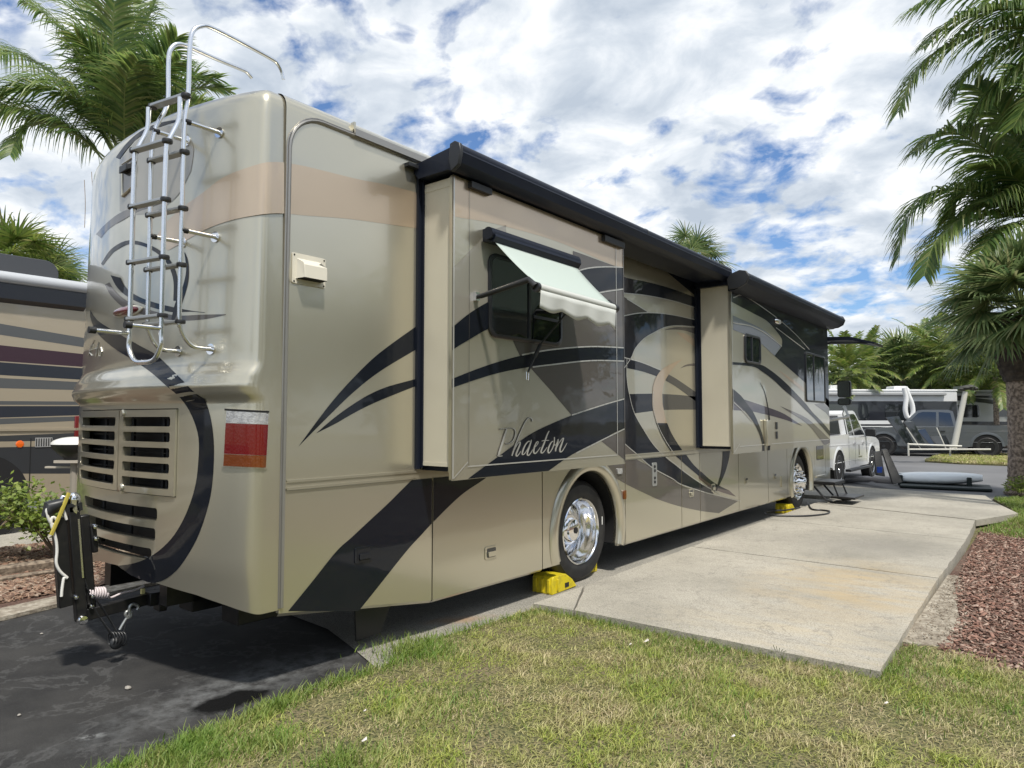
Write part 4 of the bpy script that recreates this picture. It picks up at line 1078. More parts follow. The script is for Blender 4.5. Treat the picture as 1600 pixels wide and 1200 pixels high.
for off, h in (((.0, 0), -.02), ((.05, 0), .05), ((-.03, 0), .13), ((.06, 0), .11)):
    p = A0+un*h+sx*off[0]+Vector((.036, 0, 0)); r = .030 if h == -.02 else .014; q.lathe([(0, -.014), (r*.8, -.012), (r, 0), (r, .02)], p, (-1, 0, 0), 16)
for h in (L*.62, L*.72): p = A0+un*h+sx*.10+Vector((.05, 0, 0)); q.lathe([(0, -.010), (.012, -.008), (.016, .0), (.016, .02)], p, (-1, 0, 0), 14)
q.build('bolt', CHR, tb, smooth=40)
q = MB(); tp = A0+un*(L-.05)
q.lathe([(0, .07), (.02, .068), (.035, .05), (.038, .02), (.03, -.01), (.036, -.03), (.03, -.06)], tp+sx*.01, un, 16)
q.tube([tp+sx*.0+un*.04, tp-sx*.05+un*.055, tp-sx*.075+un*.0, tp-sx*.06-un*.06], .012, 8)
q.build('coupler', CHR, tb, smooth=50)
q = MB(); q.tube([tp-sx*.03+un*.02, tp-sx*.12+un*.0, tp-sx*.15-un*.05], [.03, .045, .02], 10); q.box(tp+un*-.02, (.09, .06, .05), 0, R); q.build('coupler_boot', BPL, tb, smooth=50)
YEL = mat('yellow_webbing', (.40, .33, .05), .7)
q = MB(); a_, b_ = onY(108, 770, 1.52), onY(80, 836, 1.52); q.tube([a_, a_.lerp(b_, .5)+Vector((.004, 0, 0)), b_], .012, 6); q.build('yellow_strap', YEL, tb)
WH = mat('white_hose', (.72, .71, .67), .5)
q = MB(); q.tube(crp([onY(x, y, 1.54) for x, y in ((104, 812), (97, 793), (84, 788), (73, 797), (78, 815), (86, 820), (88, 812), (82, 808), (80, 818), (84, 830), (88, 846), (89, 862), (88, 880), (94, 893), (105, 903), (100, 903), (97, 920), (96, 932))], 5), .0085, 8); q.build('white_hose', WH, tb, smooth=60)
q = MB(); P = []
c0, c1 = onY(137, 927, 1.60), onY(165, 926, 1.64)
for k in range(90):
    t = k/89; a = 2*pi*7*t; c = c0.lerp(c1, t); P.append(c+Vector((.030*cos(a), .004*cos(a), .032*sin(a))))
P += crp([P[-1], onY(172, 934, 1.66), onY(190, 927, 1.68), onY(210, 922, 1.70), onY(225, 916, 1.72)], 5)[1:]
q.tube(P, .007, 8); q.build('coiled_cable', mat('pale_cable', (.62, .55, .56), .5), tb, smooth=60)
q = MB(); p = onY(223, 922, 1.70); q.bx(p.x-.012, p.x+.012, p.y-.01, p.y+.01, p.z-.025, p.z+.01); q.build('cable_tag', mat('yellow_tag', (.75, .68, .3), .5), tb)
# safety cable loops with coil
q = MB()
for a_, m1, b_ in (((132, 905), (150, 955), (176, 993)), ((134, 918), (160, 950), (184, 990))):
    q.tube(crp([onY(*a_, 1.54), onY(*m1, 1.55), onY(*b_, 1.56)], 5), .006, 6)
q.tube(crp([onY(196, 975, 1.58), onY(194, 985, 1.57), onY(192, 997, 1.56)], 4), .0045, 6)
for k in range(5):
    c = onY(174+4.5*k, 998, 1.56); q.tube([c+Vector((.024*sin(a), .012*sin(a), .042*cos(a))) for a in [2*pi*i/14 for i in range(15)]], .0045, 6)
c = onY(182, 1004, 1.56); q.lathe([(0, -.02), (.036, -.014), (.042, 0), (.036, .014), (0, .02)], c, (1, 0, .2), 18)
q.build('safety_cable', BPL, tb, smooth=60)
q = MB(); q.tube(crp([onY(x, y, 1.57) for x, y in ((187, 984), (192, 975), (197, 967), (200, 962))], 4), .009, 8)
q.tube(crp([onY(x, y, 1.57) for x, y in ((200, 966), (196, 960), (199, 955), (205, 958), (203, 965), (202, 952), (204, 946), (210, 944), (216, 948), (214, 953))], 4), .010, 8)
q.build('shackle', ALD, tb, smooth=60)

# ================================================================== THE GROUND
def nmat(name, build):
    m = bpy.data.materials.new(name); m.use_nodes = True; nt = m.node_tree; b = nt.nodes['Principled BSDF']
    co = nt.nodes.new('ShaderNodeTexCoord')
    def N(t, inputs=None, **k):
        n = nt.nodes.new(t)
        for a, v in k.items(): setattr(n, a, v)
        for a, v in (inputs or {}).items():
            if isinstance(v, bpy.types.NodeSocket): nt.links.new(v, n.inputs[a])
            else: n.inputs[a].default_value = v
        return n
    def noise(sc, det=5, rough=.55, vec=None, dist=0): return N('ShaderNodeTexNoise', {'Scale': sc, 'Detail': det, 'Roughness': rough, 'Vector': vec or co.outputs['Object'], 'Distortion': dist}).outputs[0]
    def ramp(f, stops):
        r = N('ShaderNodeValToRGB', {0: f}); e = r.color_ramp.elements
        for i, (p, c) in enumerate(stops):
            el = e[i] if i < 2 else e.new(p)
            el.position = p; el.color = (*c, 1) if len(c) == 3 else c
        return r.outputs[0]
    def mixc(f, a, b_): 
        n = N('ShaderNodeMix', data_type='RGBA')
        for i, v in ((0, f), (6, a), (7, b_)):
            if isinstance(v, bpy.types.NodeSocket): nt.links.new(v, n.inputs[i])
            else: n.inputs[i].default_value = v if i == 0 else (*v, 1)
        return n.outputs[2]
    def spot(cx, cy, r0, r1, sx=1, sy=1, wob=.0, rot=0):
        v = N('ShaderNodeMapping', {'Vector': co.outputs['Object'], 'Location': (-cx, -cy, 0)}, vector_type='POINT').outputs[0]
        v = N('ShaderNodeMapping', {'Vector': v, 'Rotation': (0, 0, -rot)}).outputs[0]
        v = N('ShaderNodeMapping', {'Vector': v, 'Scale': (1/sx, 1/sy, 0)}).outputs[0]
        d = N('ShaderNodeVectorMath', {0: v}, operation='LENGTH').outputs['Value']
        if wob:
            w = N('ShaderNodeMath', {0: noise(6, 6, .7), 1: wob}, operation='MULTIPLY').outputs[0]
            d = N('ShaderNodeMath', {0: d, 1: w}, operation='ADD').outputs[0]
        return N('ShaderNodeMapRange', {0: d, 1: r0, 2: r1, 3: 1.0, 4: 0.0}).outputs[0]
    def bump(h, st, dist, prev=None):
        d = {'Height': h, 'Strength': st, 'Distance': dist}
        if prev: d['Normal'] = prev
        return N('ShaderNodeBump', d).outputs[0]
    build(b, nt, N, noise, ramp, mixc, spot, bump, co)
    return m

def f_asph(b, nt, N, noise, ramp, mixc, spot, bump, co):
    c = ramp(noise(2.2, 7), [(.32, (.019, .019, .020)), (.66, (.044, .043, .042))])
    c = mixc(N('ShaderNodeMath', {0: ramp(noise(330, 2), [(.56, (0, 0, 0)), (.70, (1, 1, 1))]), 1: .35}, operation='MULTIPLY').outputs[0], c, (.13, .13, .125))
    wear = N('ShaderNodeMath', {0: spot(-.27, 2.25, .5, 1.5, .30, 1.1, .9, radians(4)), 1: ramp(noise(9, 8, .7), [(.38, (0, 0, 0)), (.62, (1, 1, 1))])}, operation='MULTIPLY').outputs[0]
    c = mixc(N('ShaderNodeMath', {0: wear, 1: .9}, operation='MULTIPLY').outputs[0], c, (.155, .16, .162))
    salt = N('ShaderNodeMath', {0: spot(-.23, 1.38, .2, 1.2, .12, .06, .9, radians(60)), 1: ramp(noise(30, 8, .7), [(.45, (0, 0, 0)), (.55, (1, 1, 1))])}, operation='MULTIPLY').outputs[0]
    c = mixc(salt, c, (.28, .29, .29))
    ln = ramp(noise(1.3, 9, .62, dist=.3), [(.485, (0, 0, 0)), (.5, (1, 1, 1)), (.515, (0, 0, 0))])
    c = mixc(N('ShaderNodeMath', {0: ln, 1: .35}, operation='MULTIPLY').outputs[0], c, (.12, .12, .12))
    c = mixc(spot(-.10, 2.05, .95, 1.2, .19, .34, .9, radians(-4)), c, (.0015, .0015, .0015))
    nt.links.new(c, b.inputs['Base Color']); b.inputs['Roughness'].default_value = .85; b.inputs['Specular IOR Level'].default_value = .18
    nt.links.new(bump(noise(210, 4), .5, .004, bump(noise(12, 6), .25, .01)), b.inputs['Normal'])
ASPH = nmat('asphalt', f_asph)
def f_road(b, nt, N, noise, ramp, mixc, spot, bump, co):
    c = ramp(noise(.35, 7, .6), [(.3, (.085, .086, .092)), (.7, (.15, .15, .155))])
    c = mixc(N('ShaderNodeMath', {0: noise(120, 2), 1: .3}, operation='MULTIPLY').outputs[0], c, (.2, .2, .2))
    nt.links.new(c, b.inputs['Base Color']); b.inputs['Roughness'].default_value = .8
    nt.links.new(bump(noise(90, 4), .4, .004), b.inputs['Normal'])
ROAD = nmat('road_asphalt', f_road)
def f_agg(b, nt, N, noise, ramp, mixc, spot, bump, co):
    c = ramp(noise(1.1, 6), [(.3, (.25, .24, .21)), (.7, (.40, .375, .325))])
    c = mixc(ramp(noise(150, 3), [(.45, (0, 0, 0)), (.62, (1, 1, 1))]), c, (.13, .125, .11))
    c = mixc(N('ShaderNodeMath', {0: spot(-.15, 3.95, .2, 1.0, .6, .22, .9, radians(60)), 1: .75}, operation='MULTIPLY').outputs[0], c, (.36, .20, .085))
    nt.links.new(c, b.inputs['Base Color']); b.inputs['Roughness'].default_value = .85
    nt.links.new(bump(noise(150, 3), .6, .004), b.inputs['Normal'])
AGG = nmat('aggregate_concrete', f_agg)
def f_pad(b, nt, N, noise, ramp, mixc, spot, bump, co):
    c = ramp(noise(.8, 8, .62), [(.28, (.26, .245, .205)), (.48, (.385, .36, .305)), (.72, (.50, .465, .395))])
    c = mixc(ramp(noise(110, 3, .6), [(.46, (0, 0, 0)), (.64, (.85, .85, .85))]), c, (.17, .16, .14))
    st = N('ShaderNodeMapping', {'Vector': co.outputs['Object'], 'Scale': (1.0, 3.2, 1), 'Rotation': (0, 0, .15)}).outputs[0]
    o = N('ShaderNodeMath', {0: spot(2.05, 6.7, .45, 1.3, .95, 1.6, .5), 1: ramp(noise(1.6, 8, .65, st), [(.36, (0, 0, 0)), (.62, (1, 1, 1))])}, operation='MULTIPLY').outputs[0]
    c = mixc(N('ShaderNodeMath', {0: o, 1: .72}, operation='MULTIPLY').outputs[0], c, (.42, .315, .17))
    o2 = N('ShaderNodeMath', {0: spot(2.2, 4.9, .3, 1.2, 1.6, .7, .5), 1: ramp(noise(2.3, 8, .65, st), [(.42, (0, 0, 0)), (.6, (1, 1, 1))])}, operation='MULTIPLY').outputs[0]
    c = mixc(N('ShaderNodeMath', {0: o2, 1: .45}, operation='MULTIPLY').outputs[0], c, (.46, .38, .25))
    g = N('ShaderNodeMath', {0: spot(1.7, 9.0, .4, 1.4, 1.1, 1.1, .7), 1: .7}, operation='MULTIPLY').outputs[0]
    c = mixc(g, c, (.20, .19, .17))
    c = mixc(ramp(noise(9, 9, .75), [(.55, (0, 0, 0)), (.68, (.6, .6, .6))]), c, (.22, .21, .185))
    c = mixc(ramp(noise(1.9, 10, .6, dist=.4), [(.493, (0, 0, 0)), (.5, (.6, .6, .6)), (.507, (0, 0, 0))]), c, (.16, .15, .13))
    c = mixc(ramp(noise(3.5, 9, .7, st), [(.62, (0, 0, 0)), (.72, (.5, .5, .5))]), c, (.30, .27, .2))
    nt.links.new(c, b.inputs['Base Color']); b.inputs['Roughness'].default_value = .85
    nt.links.new(bump(noise(170, 3), .45, .003, bump(noise(1.2, 4), .3, .02)), b.inputs['Normal'])
PAD = nmat('patio_concrete', f_pad)
def f_lawn(b, nt, N, noise, ramp, mixc, spot, bump, co):
    c = ramp(noise(2.3, 8, .65), [(.33, (.21, .165, .10)), (.52, (.20, .18, .08)), (.7, (.12, .14, .04))])
    c = mixc(ramp(noise(60, 4), [(.45, (0, 0, 0)), (.6, (1, 1, 1))]), c, (.05, .055, .02))
    nt.links.new(c, b.inputs['Base Color']); b.inputs['Roughness'].default_value = .95
    nt.links.new(bump(noise(70, 5), 1, .02), b.inputs['Normal'])
SOIL = nmat('lawn_thatch', f_lawn)
def f_mulch(b, nt, N, noise, ramp, mixc, spot, bump, co):
    c = ramp(noise(40, 6, .7), [(.35, (.05, .026, .02)), (.6, (.15, .085, .06))])
    c = mixc(ramp(noise(1.7, 5), [(.5, (0, 0, 0)), (.65, (.5, .5, .5))]), c, (.20, .16, .12))
    nt.links.new(c, b.inputs['Base Color']); b.inputs['Roughness'].default_value = .95
    nt.links.new(bump(noise(45, 5), 1, .03), b.inputs['Normal'])
MUL = nmat('mulch_bed', f_mulch)
def f_sand(b, nt, N, noise, ramp, mixc, spot, bump, co):
    c = ramp(noise(14, 8, .7), [(.30, (.13, .10, .075)), (.5, (.27, .235, .185)), (.66, (.44, .40, .33))])
    nt.links.new(c, b.inputs['Base Color']); b.inputs['Roughness'].default_value = .95
    nt.links.new(bump(noise(60, 5), 1, .012), b.inputs['Normal'])
SAND = nmat('sandy_grit', f_sand)

def flat(name, poly, z, m, thick=0.0):
    mb = MB(); P = [(x, y, z) for x, y in poly]
    if thick: mb.prism(P, (0, 0, -thick))
    else: mb.sheet(P)
    o = mb.build(name, m, None, smooth=0); struct(o)
    for p in o.data.polygons: pass
    if not thick:
        bm = bmesh.new(); bm.from_mesh(o.data)
        for f in bm.faces:
            if f.normal.z < 0: f.normal_flip()
        bm.to_mesh(o.data); bm.free()
    return o
def gz(pts, z=0.0): return [(onZ(a, b, z).x, onZ(a, b, z).y) for a, b in pts]

flat('ground', [(-400, -400), (400, -400), (400, 400), (-400, 400)], -.06, nmat('far_grass', f_lawn))
flat('asphalt_drive', [(-3.35, 3.3), (-3.0, 1.75), (-3.6, -1), (-5, -6), (-14, -9), (-14, -40), (14, -40), (14, -9), (1.5, -6), (.9, -1), (.6, 0.5), (.6, 3.3)], -.004, ASPH)
flat('site_strip', [(-2.75, 3.2), (-1.6, 3.22), (-.75, 3.16), (-.3, 3.02), (.2, 2.85), (.3, 4.6), (.14, 4.6), (.10, 14.3), (-2.75, 14.3)], .004, AGG)
# raised patio slabs
mb = MB()
ys = [4.50, 7.60, 10.32, 12.55]
xl = [.185, .13, .085, .06]; xr = [2.665, 2.60, 2.575, 2.45]
def slab(q, z=.08, t=.13, m=0):
    rj = random.Random(int(q[0][0]*977+q[0][1]*31)); out = []
    for i in range(len(q)):
        a, b = Vector(q[i]), Vector(q[(i+1) % len(q)]); n = max(1, int((b-a).length/.11)); s_ = Vector((-(b-a).y, (b-a).x)).normalized()
        for k in range(n):
            p = a.lerp(b, k/n)+(s_*rj.uniform(-.0055, .0055) if k else Vector((0, 0))); out.append((p.x, p.y, z))
    mb.prism(out, (0, 0, -t), m)
slab([(.55, 4.50), (2.668, 4.54), (2.60, 7.52), (.13, 7.585), (.185, 5.25)])
slab([(.185, 4.45), (.538, 4.50), (.18, 5.20)])
slab([(.13, 7.607), (2.60, 7.542), (2.575, 10.14), (.09, 10.42)])
slab([(.09, 10.435), (2.575, 10.155), (2.5, 12.2), (.06, 12.95)])
pad = struct(mb.build('patio_pad', PAD, None, smooth=0, bevel=.006))
mb = MB(); mb.prism([(x, y, .075) for x, y in [(.06, 13.06), (2.5, 12.32), (2.95, 13.6), (2.55, 15.2), (2.32, 16.4), (-.2, 16.75), (-3.4, 16.9), (-3.4, 14.35), (.06, 14.35)]], (0, 0, -.1)); struct(mb.build('concrete_apron', PAD, None, smooth=0, bevel=.006))
flat('road', [(-60, 16.2), (2.4, 16.35), (3.0, 17.9), (60, 24), (60, 60), (-60, 60)], .0, ROAD)
# far side lot and grass island
flat('grass_verge', gz([(1445, 720), (1500, 723.5), (1600, 727), (1800, 731), (1800, 712), (1600, 711), (1520, 709), (1470, 710.5)], .05), .05, SOIL, .06)

# lawn
LED = gz([(120, 1232), (169, 1200), (262, 1172), (305, 1150), (340, 1140), (380, 1124), (410, 1106), (436, 1096), (480, 1080), (540, 1058), (598, 1040)], .04)
LAWN = LED+[ (.08, 3.35), (.14, 3.9), (.17, 4.47), (.53, 4.51), (2.66, 4.55), (2.655, 5.3), (2.80, 5.42), (3.05, 5.38), (3.6, 5.05), (5.2, 4.6), (8, 4.0), (8, -4), (1.2, -4), (.7, -.5), (.5, .5)]
flat('lawn', LAWN, .03, SOIL, .05)
flat('mulch_bed_right', [(2.72, 5.36), (3.05, 5.33), (3.6, 5.0), (5.2, 4.55), (8, 4.0), (8, 14.0), (3.1, 13.2), (2.62, 11.6), (2.63, 5.36)], .02, MUL, .05)
flat('grit_edge', [(2.64, 5.4), (2.92, 5.45), (2.90, 6.2), (2.80, 6.9), (2.74, 8), (2.62, 8)], .033, SAND, .03)
flat('side_lawn', [(2.60, 11.3), (3.2, 10.9), (9, 12), (12, 22), (3.6, 17.6), (2.45, 16.3), (2.8, 14.6), (2.97, 13.55)], .035, SOIL, .05)
flat('mulch_bed_left', [(-3.1, 1.9), (-3.3, 2.6), (-3.1, 6), (-3.0, 14), (-7, 14), (-6.4, 3.4), (-6.45, 1.5), (-6.7, -3), (-4.5, -5), (-3.6, -1)], .02, MUL, .04)
flat('grit_edge_left', [(-2.90, 1.73), (-3.0, 2.1), (-3.25, 3.4), (-3.45, 3.3), (-3.35, 2.4), (-3.2, 1.7), (-3.8, -1), (-5.2, -5.6), (-4.8, -6), (-3.5, -1)], .03, SAND, .03)
flat('neighbour_pad', [(-6.4, 3.5), (-6.45, 1.5), (-6.8, -4), (-7.0, -12), (-16, -12), (-16, 30), (-7, 30)], .03, PAD, .05)

# timbers edging the mulch
def rough_timber(name, a, b, w, h, label):
    mb = MB(); a, b = Vector(a), Vector(b); n_ = 14; rng = random.Random(name)
    u = (b-a).normalized(); s_ = Vector((-u.y, u.x, 0)); rows = []
    for i in range(n_+1):
        p = a.lerp(b, i/n_); j = [rng.uniform(-.006, .006) for _ in range(8)]
        rows.append([p+s_*(-w/2+j[0])+Vector((0, 0, 0)), p+s_*(-w/2+j[1])+Vector((0, 0, h*.85)), p+s_*(-w/2*.8)+Vector((0, 0, h+j[2])), p+s_*(w/2*.8)+Vector((0, 0, h+j[3])), p+s_*(w/2+j[4])+Vector((0, 0, h*.85)), p+s_*(w/2+j[5])])
    mb.grid(rows); mb.add(rows[0], [(0, 1, 2, 3, 4, 5)]); mb.add(rows[-1], [(0, 1, 2, 3, 4, 5)])
    o = mb.build(name, mat('weathered_timber', (.24, .19, .14), .9, noise=(22, (.10, .075, .055), 8, .42, .62), bump=(60, .8, .01)), None, smooth=50)
    return tag(o, label, 'edging timber', 'landscape timbers edging the mulch bed')
rough_timber('landscape_timber', (-4.75, -4, .02), (-4.58, 3.6, .02), .13, .10, 'upper weathered timber edging the mulch left of the motorhome')
rough_timber('landscape_timber', (-4.45, -4, .02), (-4.30, 2.85, .02), .12, .05, 'lower sunken timber along the mulch left of the motorhome')

# scatter helpers
def inside(poly, X_, Y_):
    r = np.zeros(len(X_), bool); n = len(poly)
    for i in range(n):
        x1, y1 = poly[i-1]; x2, y2 = poly[i]
        c = ((y1 > Y_) != (y2 > Y_)); t = (x2-x1)*(Y_-y1)/((y2-y1) if y2 != y1 else 1e-9)+x1
        r ^= (c & (X_ < t))
    return r
def in_view(X_, Y_, mar=60):
    dx_, dy_, dz_ = X_-CAM.x, Y_-CAM.y, .03-CAM.z
    d = dx_*FW.x+dy_*FW.y+dz_*FW.z; l = dx_*RT.x+dy_*RT.y; v = dx_*UP.x+dy_*UP.y+dz_*UP.z
    return (d > .3) & (np.abs(FPX*l/np.maximum(d, .01)) < 800+mar) & (-FPX*v/np.maximum(d, .01) < 600+mar*3), d
def mesh_np(name, verts, faces_flat, nper, m, label=None):
    me = bpy.data.meshes.new(name)
    me.vertices.add(len(verts)); me.vertices.foreach_set('co', verts.astype(np.float32).ravel())
    nf = len(faces_flat)//nper
    me.loops.add(len(faces_flat)); me.loops.foreach_set('vertex_index', faces_flat.astype(np.int32))
    me.polygons.add(nf); me.polygons.foreach_set('loop_start', np.arange(0, nf*nper, nper, dtype=np.int32))
    me.materials.append(m); me.update(calc_edges=True); me.validate()
    o = bpy.data.objects.new(name, me); COL.objects.link(o)
    return o
def blades(name, X_, Y_, z0, hmin, hmax, w, lean, rng, m, tilt=1.0):
    n = len(X_); a = rng.uniform(0, 2*pi, n); h = hmin+(hmax-hmin)*rng.uniform(0, 1, n)**1.5; ln = rng.uniform(.2, 1, n)*lean*h
    wx = w*rng.uniform(.6, 1.3, n); ca, sa = np.cos(a), np.sin(a); b = rng.uniform(0, 2*pi, n)*.15+a+pi/2; cb, sb = np.cos(b), np.sin(b)
    V = np.zeros((n, 6, 3))
    cu = rng.uniform(-.5, .5, n)*h
    for k, (f, fw_) in enumerate(((0, 1), (.55, .8), (1.0, .12))):
        px = X_+ca*ln*f**1.8+cb*cu*f*f; py = Y_+sa*ln*f**1.8+sb*cu*f*f; pz = z0+h*(f-.28*f*f*np.minimum(1.6, ln/h))
        V[:, 2*k, 0] = px-cb*wx*fw_/2; V[:, 2*k, 1] = py-sb*wx*fw_/2; V[:, 2*k, 2] = pz
        V[:, 2*k+1, 0] = px+cb*wx*fw_/2; V[:, 2*k+1, 1] = py+sb*wx*fw_/2; V[:, 2*k+1, 2] = pz
    F = np.array([[0, 1, 3, 2], [2, 3, 5, 4]])[None]+(np.arange(n)*6)[:, None, None]
    return mesh_np(name, V.reshape(-1, 3), F.ravel(), 4, m)
def grass_mat(name, A, B, scale, lo, hi, tr=.35):
    def f(b, nt, N, noise, ramp, mixc, spot, bump, co):
        g = N('ShaderNodeNewGeometry').outputs['Random Per Island']
        ca = ramp(g, [(i/(len(A)-1), c) if True else 0 for i, c in [(0, A[0]), (len(A)-1, A[-1])]]+[(i/(len(A)-1), A[i]) for i in range(1, len(A)-1)])
        cb = ramp(g, [(0, B[0]), (1, B[-1])]+[(i/(len(B)-1), B[i]) for i in range(1, len(B)-1)])
        c = mixc(ramp(noise(scale, 6, .6), [(lo, (0, 0, 0)), (hi, (1, 1, 1))]), ca, cb)
        nt.links.new(c, b.inputs['Base Color']); b.inputs['Roughness'].default_value = .55
        out = nt.nodes['Material Output']; t = N('ShaderNodeBsdfTranslucent', {0: c}); mx = N('ShaderNodeMixShader', {0: tr})
        nt.links.new(b.outputs[0], mx.inputs[1]); nt.links.new(t.outputs[0], mx.inputs[2]); nt.links.new(mx.outputs[0], out.inputs[0])
    return nmat(name, f)
GR = grass_mat('grass_blades', [(.19, .26, .04), (.33, .40, .07), (.50, .51, .14), (.24, .32, .05)], [(.52, .46, .24), (.40, .39, .15), (.66, .57, .36), (.28, .21, .11)], 2.4, .40, .58)
rng = np.random.default_rng(3)
N_ = 330000
X_ = rng.uniform(-.3, 6.5, N_); Y_ = rng.uniform(.3, 5.6, N_)
ins = inside(LAWN, X_+rng.normal(0, .018, N_), Y_+rng.normal(0, .018, N_)); vis, dep = in_view(X_, Y_)
def vnoise(X_, Y_, s, seed):
    r = np.random.default_rng(seed).uniform(0, 1, (64, 64)); x, y = X_*s+20, Y_*s+20; i, j = np.floor(x).astype(int) % 63, np.floor(y).astype(int) % 63
    fx, fy = x-np.floor(x), y-np.floor(y); fx, fy = fx*fx*(3-2*fx), fy*fy*(3-2*fy)
    return (r[i, j]*(1-fx)+r[i+1, j]*fx)*(1-fy)+(r[i, j+1]*(1-fx)+r[i+1, j+1]*fx)*fy
VN = .5*vnoise(X_, Y_, 2.3, 1)+.3*vnoise(X_, Y_, 6.5, 2)+.2*vnoise(X_, Y_, 17, 3)
ok = ins & vis & (rng.uniform(0, 1, N_) < np.clip(1.25-dep*.08, .5, 1)*np.clip((VN-.22)*3.2, .16, 1))
tall = VN > .57
g1 = blades('lawn_grass', X_[ok & ~tall], Y_[ok & ~tall], .026, .010, .036, .0048, 2.2, rng, GR); stuff(g1)
g1b = blades('lawn_clumps', X_[ok & tall], Y_[ok & tall], .026, .018, .058, .0050, 1.6, rng, GR); stuff(g1b)
# taller tufts along edges and at the lower left corner
ex, ey = [], []
edge_pts = [(x+.03, y) for x, y in LED]+[ (.1, 3.35), (.16, 3.9), (.3, 4.46), (.8, 4.47), (1.3, 4.48), (1.9, 4.49), (2.6, 4.5), (2.72, 4.9), (2.72, 5.3)]
for i in range(5500):
    k = rng.integers(0, len(edge_pts)-1); t = rng.uniform(); a, b = edge_pts[k], edge_pts[k+1]
    ex.append(a[0]+(b[0]-a[0])*t+rng.normal(0, .045)); ey.append(a[1]+(b[1]-a[1])*t+rng.normal(0, .045))
for cx, cy, s_, n_ in ((.42, 1.62, .09, 1300), (.60, 1.85, .08, 700), (.52, 1.50, .1, 1000), (1.05, 1.95, .10, 900), (.2, 3.2, .14, 1500), (1.9, 3.6, .2, 900), (3.1, 4.6, .3, 1800), (1.5, 4.3, .2, 1000), (.9, 2.6, .2, 900), (2.3, 2.6, .25, 900)):
    ex += list(rng.normal(cx, s_, n_)); ey += list(rng.normal(cy, s_, n_))
GR2 = grass_mat('grass_tufts', [(.09, .19, .025), (.16, .27, .04), (.24, .35, .06)], [(.18, .27, .05), (.32, .34, .10), (.13, .22, .04)], 3, .4, .6)
g2 = blades('grass_tufts', np.array(ex), np.array(ey), .02, .03, .085, .0055, .9, rng, GR2); stuff(g2)
n_ = 26000; X_ = rng.uniform(2.4, 7, n_*2); Y_ = rng.uniform(10.8, 17.5, n_*2)
ok = inside([(2.60, 11.3), (3.2, 10.9), (9, 12), (12, 22), (3.6, 17.6), (2.45, 16.3), (2.8, 14.6), (2.97, 13.55)], X_, Y_) & in_view(X_, Y_)[0]
g3 = blades('side_grass', X_[ok], Y_[ok], .03, .03, .09, .009, 1, rng, GR2); stuff(g3)
vg = gz([(1445, 720), (1500, 723.5), (1600, 727), (1700, 731), (1700, 712), (1600, 711), (1520, 709), (1470, 710.5)], .05)
bx_ = [min(p[0] for p in vg), max(p[0] for p in vg), min(p[1] for p in vg), max(p[1] for p in vg)]
X_ = rng.uniform(bx_[0], bx_[1], 40000); Y_ = rng.uniform(bx_[2], bx_[3], 40000); ok = inside(vg, X_, Y_)
g4 = blades('verge_grass', X_[ok], Y_[ok], .04, .05, .13, .03, 1, rng, GR); stuff(g4)

def chips(name, poly, n, z0, smin, smax, m, box):
    X_ = rng.uniform(box[0], box[1], n); Y_ = rng.uniform(box[2], box[3], n)
    ok = inside(poly, X_, Y_) & in_view(X_, Y_)[0]; X_, Y_ = X_[ok], Y_[ok]; n = len(X_)
    a = rng.uniform(0, pi, n); L = smin+(smax*1.6-smin)*rng.uniform(0, 1, n)**2.2; W = L*rng.uniform(.18, .5, n); t = rng.uniform(-.5, .5, n); zc = z0+rng.uniform(0, .018, n)
    V = np.zeros((n, 4, 3))
    for k, (u, v) in enumerate(((-1, -1), (1, -.7), (.8, 1), (-1, .8))):
        V[:, k, 0] = X_+np.cos(a)*u*L/2-np.sin(a)*v*W/2; V[:, k, 1] = Y_+np.sin(a)*u*L/2+np.cos(a)*v*W/2; V[:, k, 2] = zc+u*np.sin(t)*L/2+v*.003+.002
    F = np.arange(n*4)
    o = mesh_np(name, V.reshape(-1, 3), F, 4, m); md = o.modifiers.new('t', 'SOLIDIFY'); md.thickness = .004
    return stuff(o)
CHIP = mat('bark_chips', (.2, .1, .07), .9, island=[(.07, .038, .03), (.21, .105, .075), (.32, .19, .145), (.13, .075, .055), (.42, .31, .25), (.10, .055, .04)])
CHIP2 = mat('bark_chips_brown', (.2, .1, .07), .9, island=[(.09, .05, .035), (.22, .12, .08), (.33, .22, .15), (.15, .085, .055), (.42, .33, .25), (.11, .06, .04)])
MR = [(2.86, 5.32), (3.05, 5.30), (3.6, 4.97), (5.2, 4.5), (8, 4.0), (8, 14.0), (3.1, 13.2), (2.62, 11.6), (2.72, 7.6), (2.88, 6.4)]
chips('mulch_chips', MR, 85000, .022, .012, .045, CHIP, (2.5, 6.5, 4.2, 13.5))
ML = [(-3.4, 1.6), (-3.45, 2.6), (-3.2, 6), (-3.2, 9), (-6.2, 9), (-6.35, 3.4), (-6.4, 1.5), (-6.6, -3), (-4.4, -3), (-3.8, -1)]
chips('mulch_chips_left', ML, 60000, .022, .025, .07, CHIP2, (-6.7, -3.1, -1, 6))

GRIT = mat('loose_grit', (.2, .2, .2), .9, island=[(.33, .28, .22), (.20, .16, .12), (.42, .38, .31), (.24, .19, .14)])
chips('grit_patch_stones', [(2.66, 5.4), (2.92, 5.45), (2.95, 6.2), (2.85, 6.9), (2.76, 8), (2.66, 8)], 700, .034, .005, .016, GRIT, (2.6, 3.0, 5.3, 8.0))
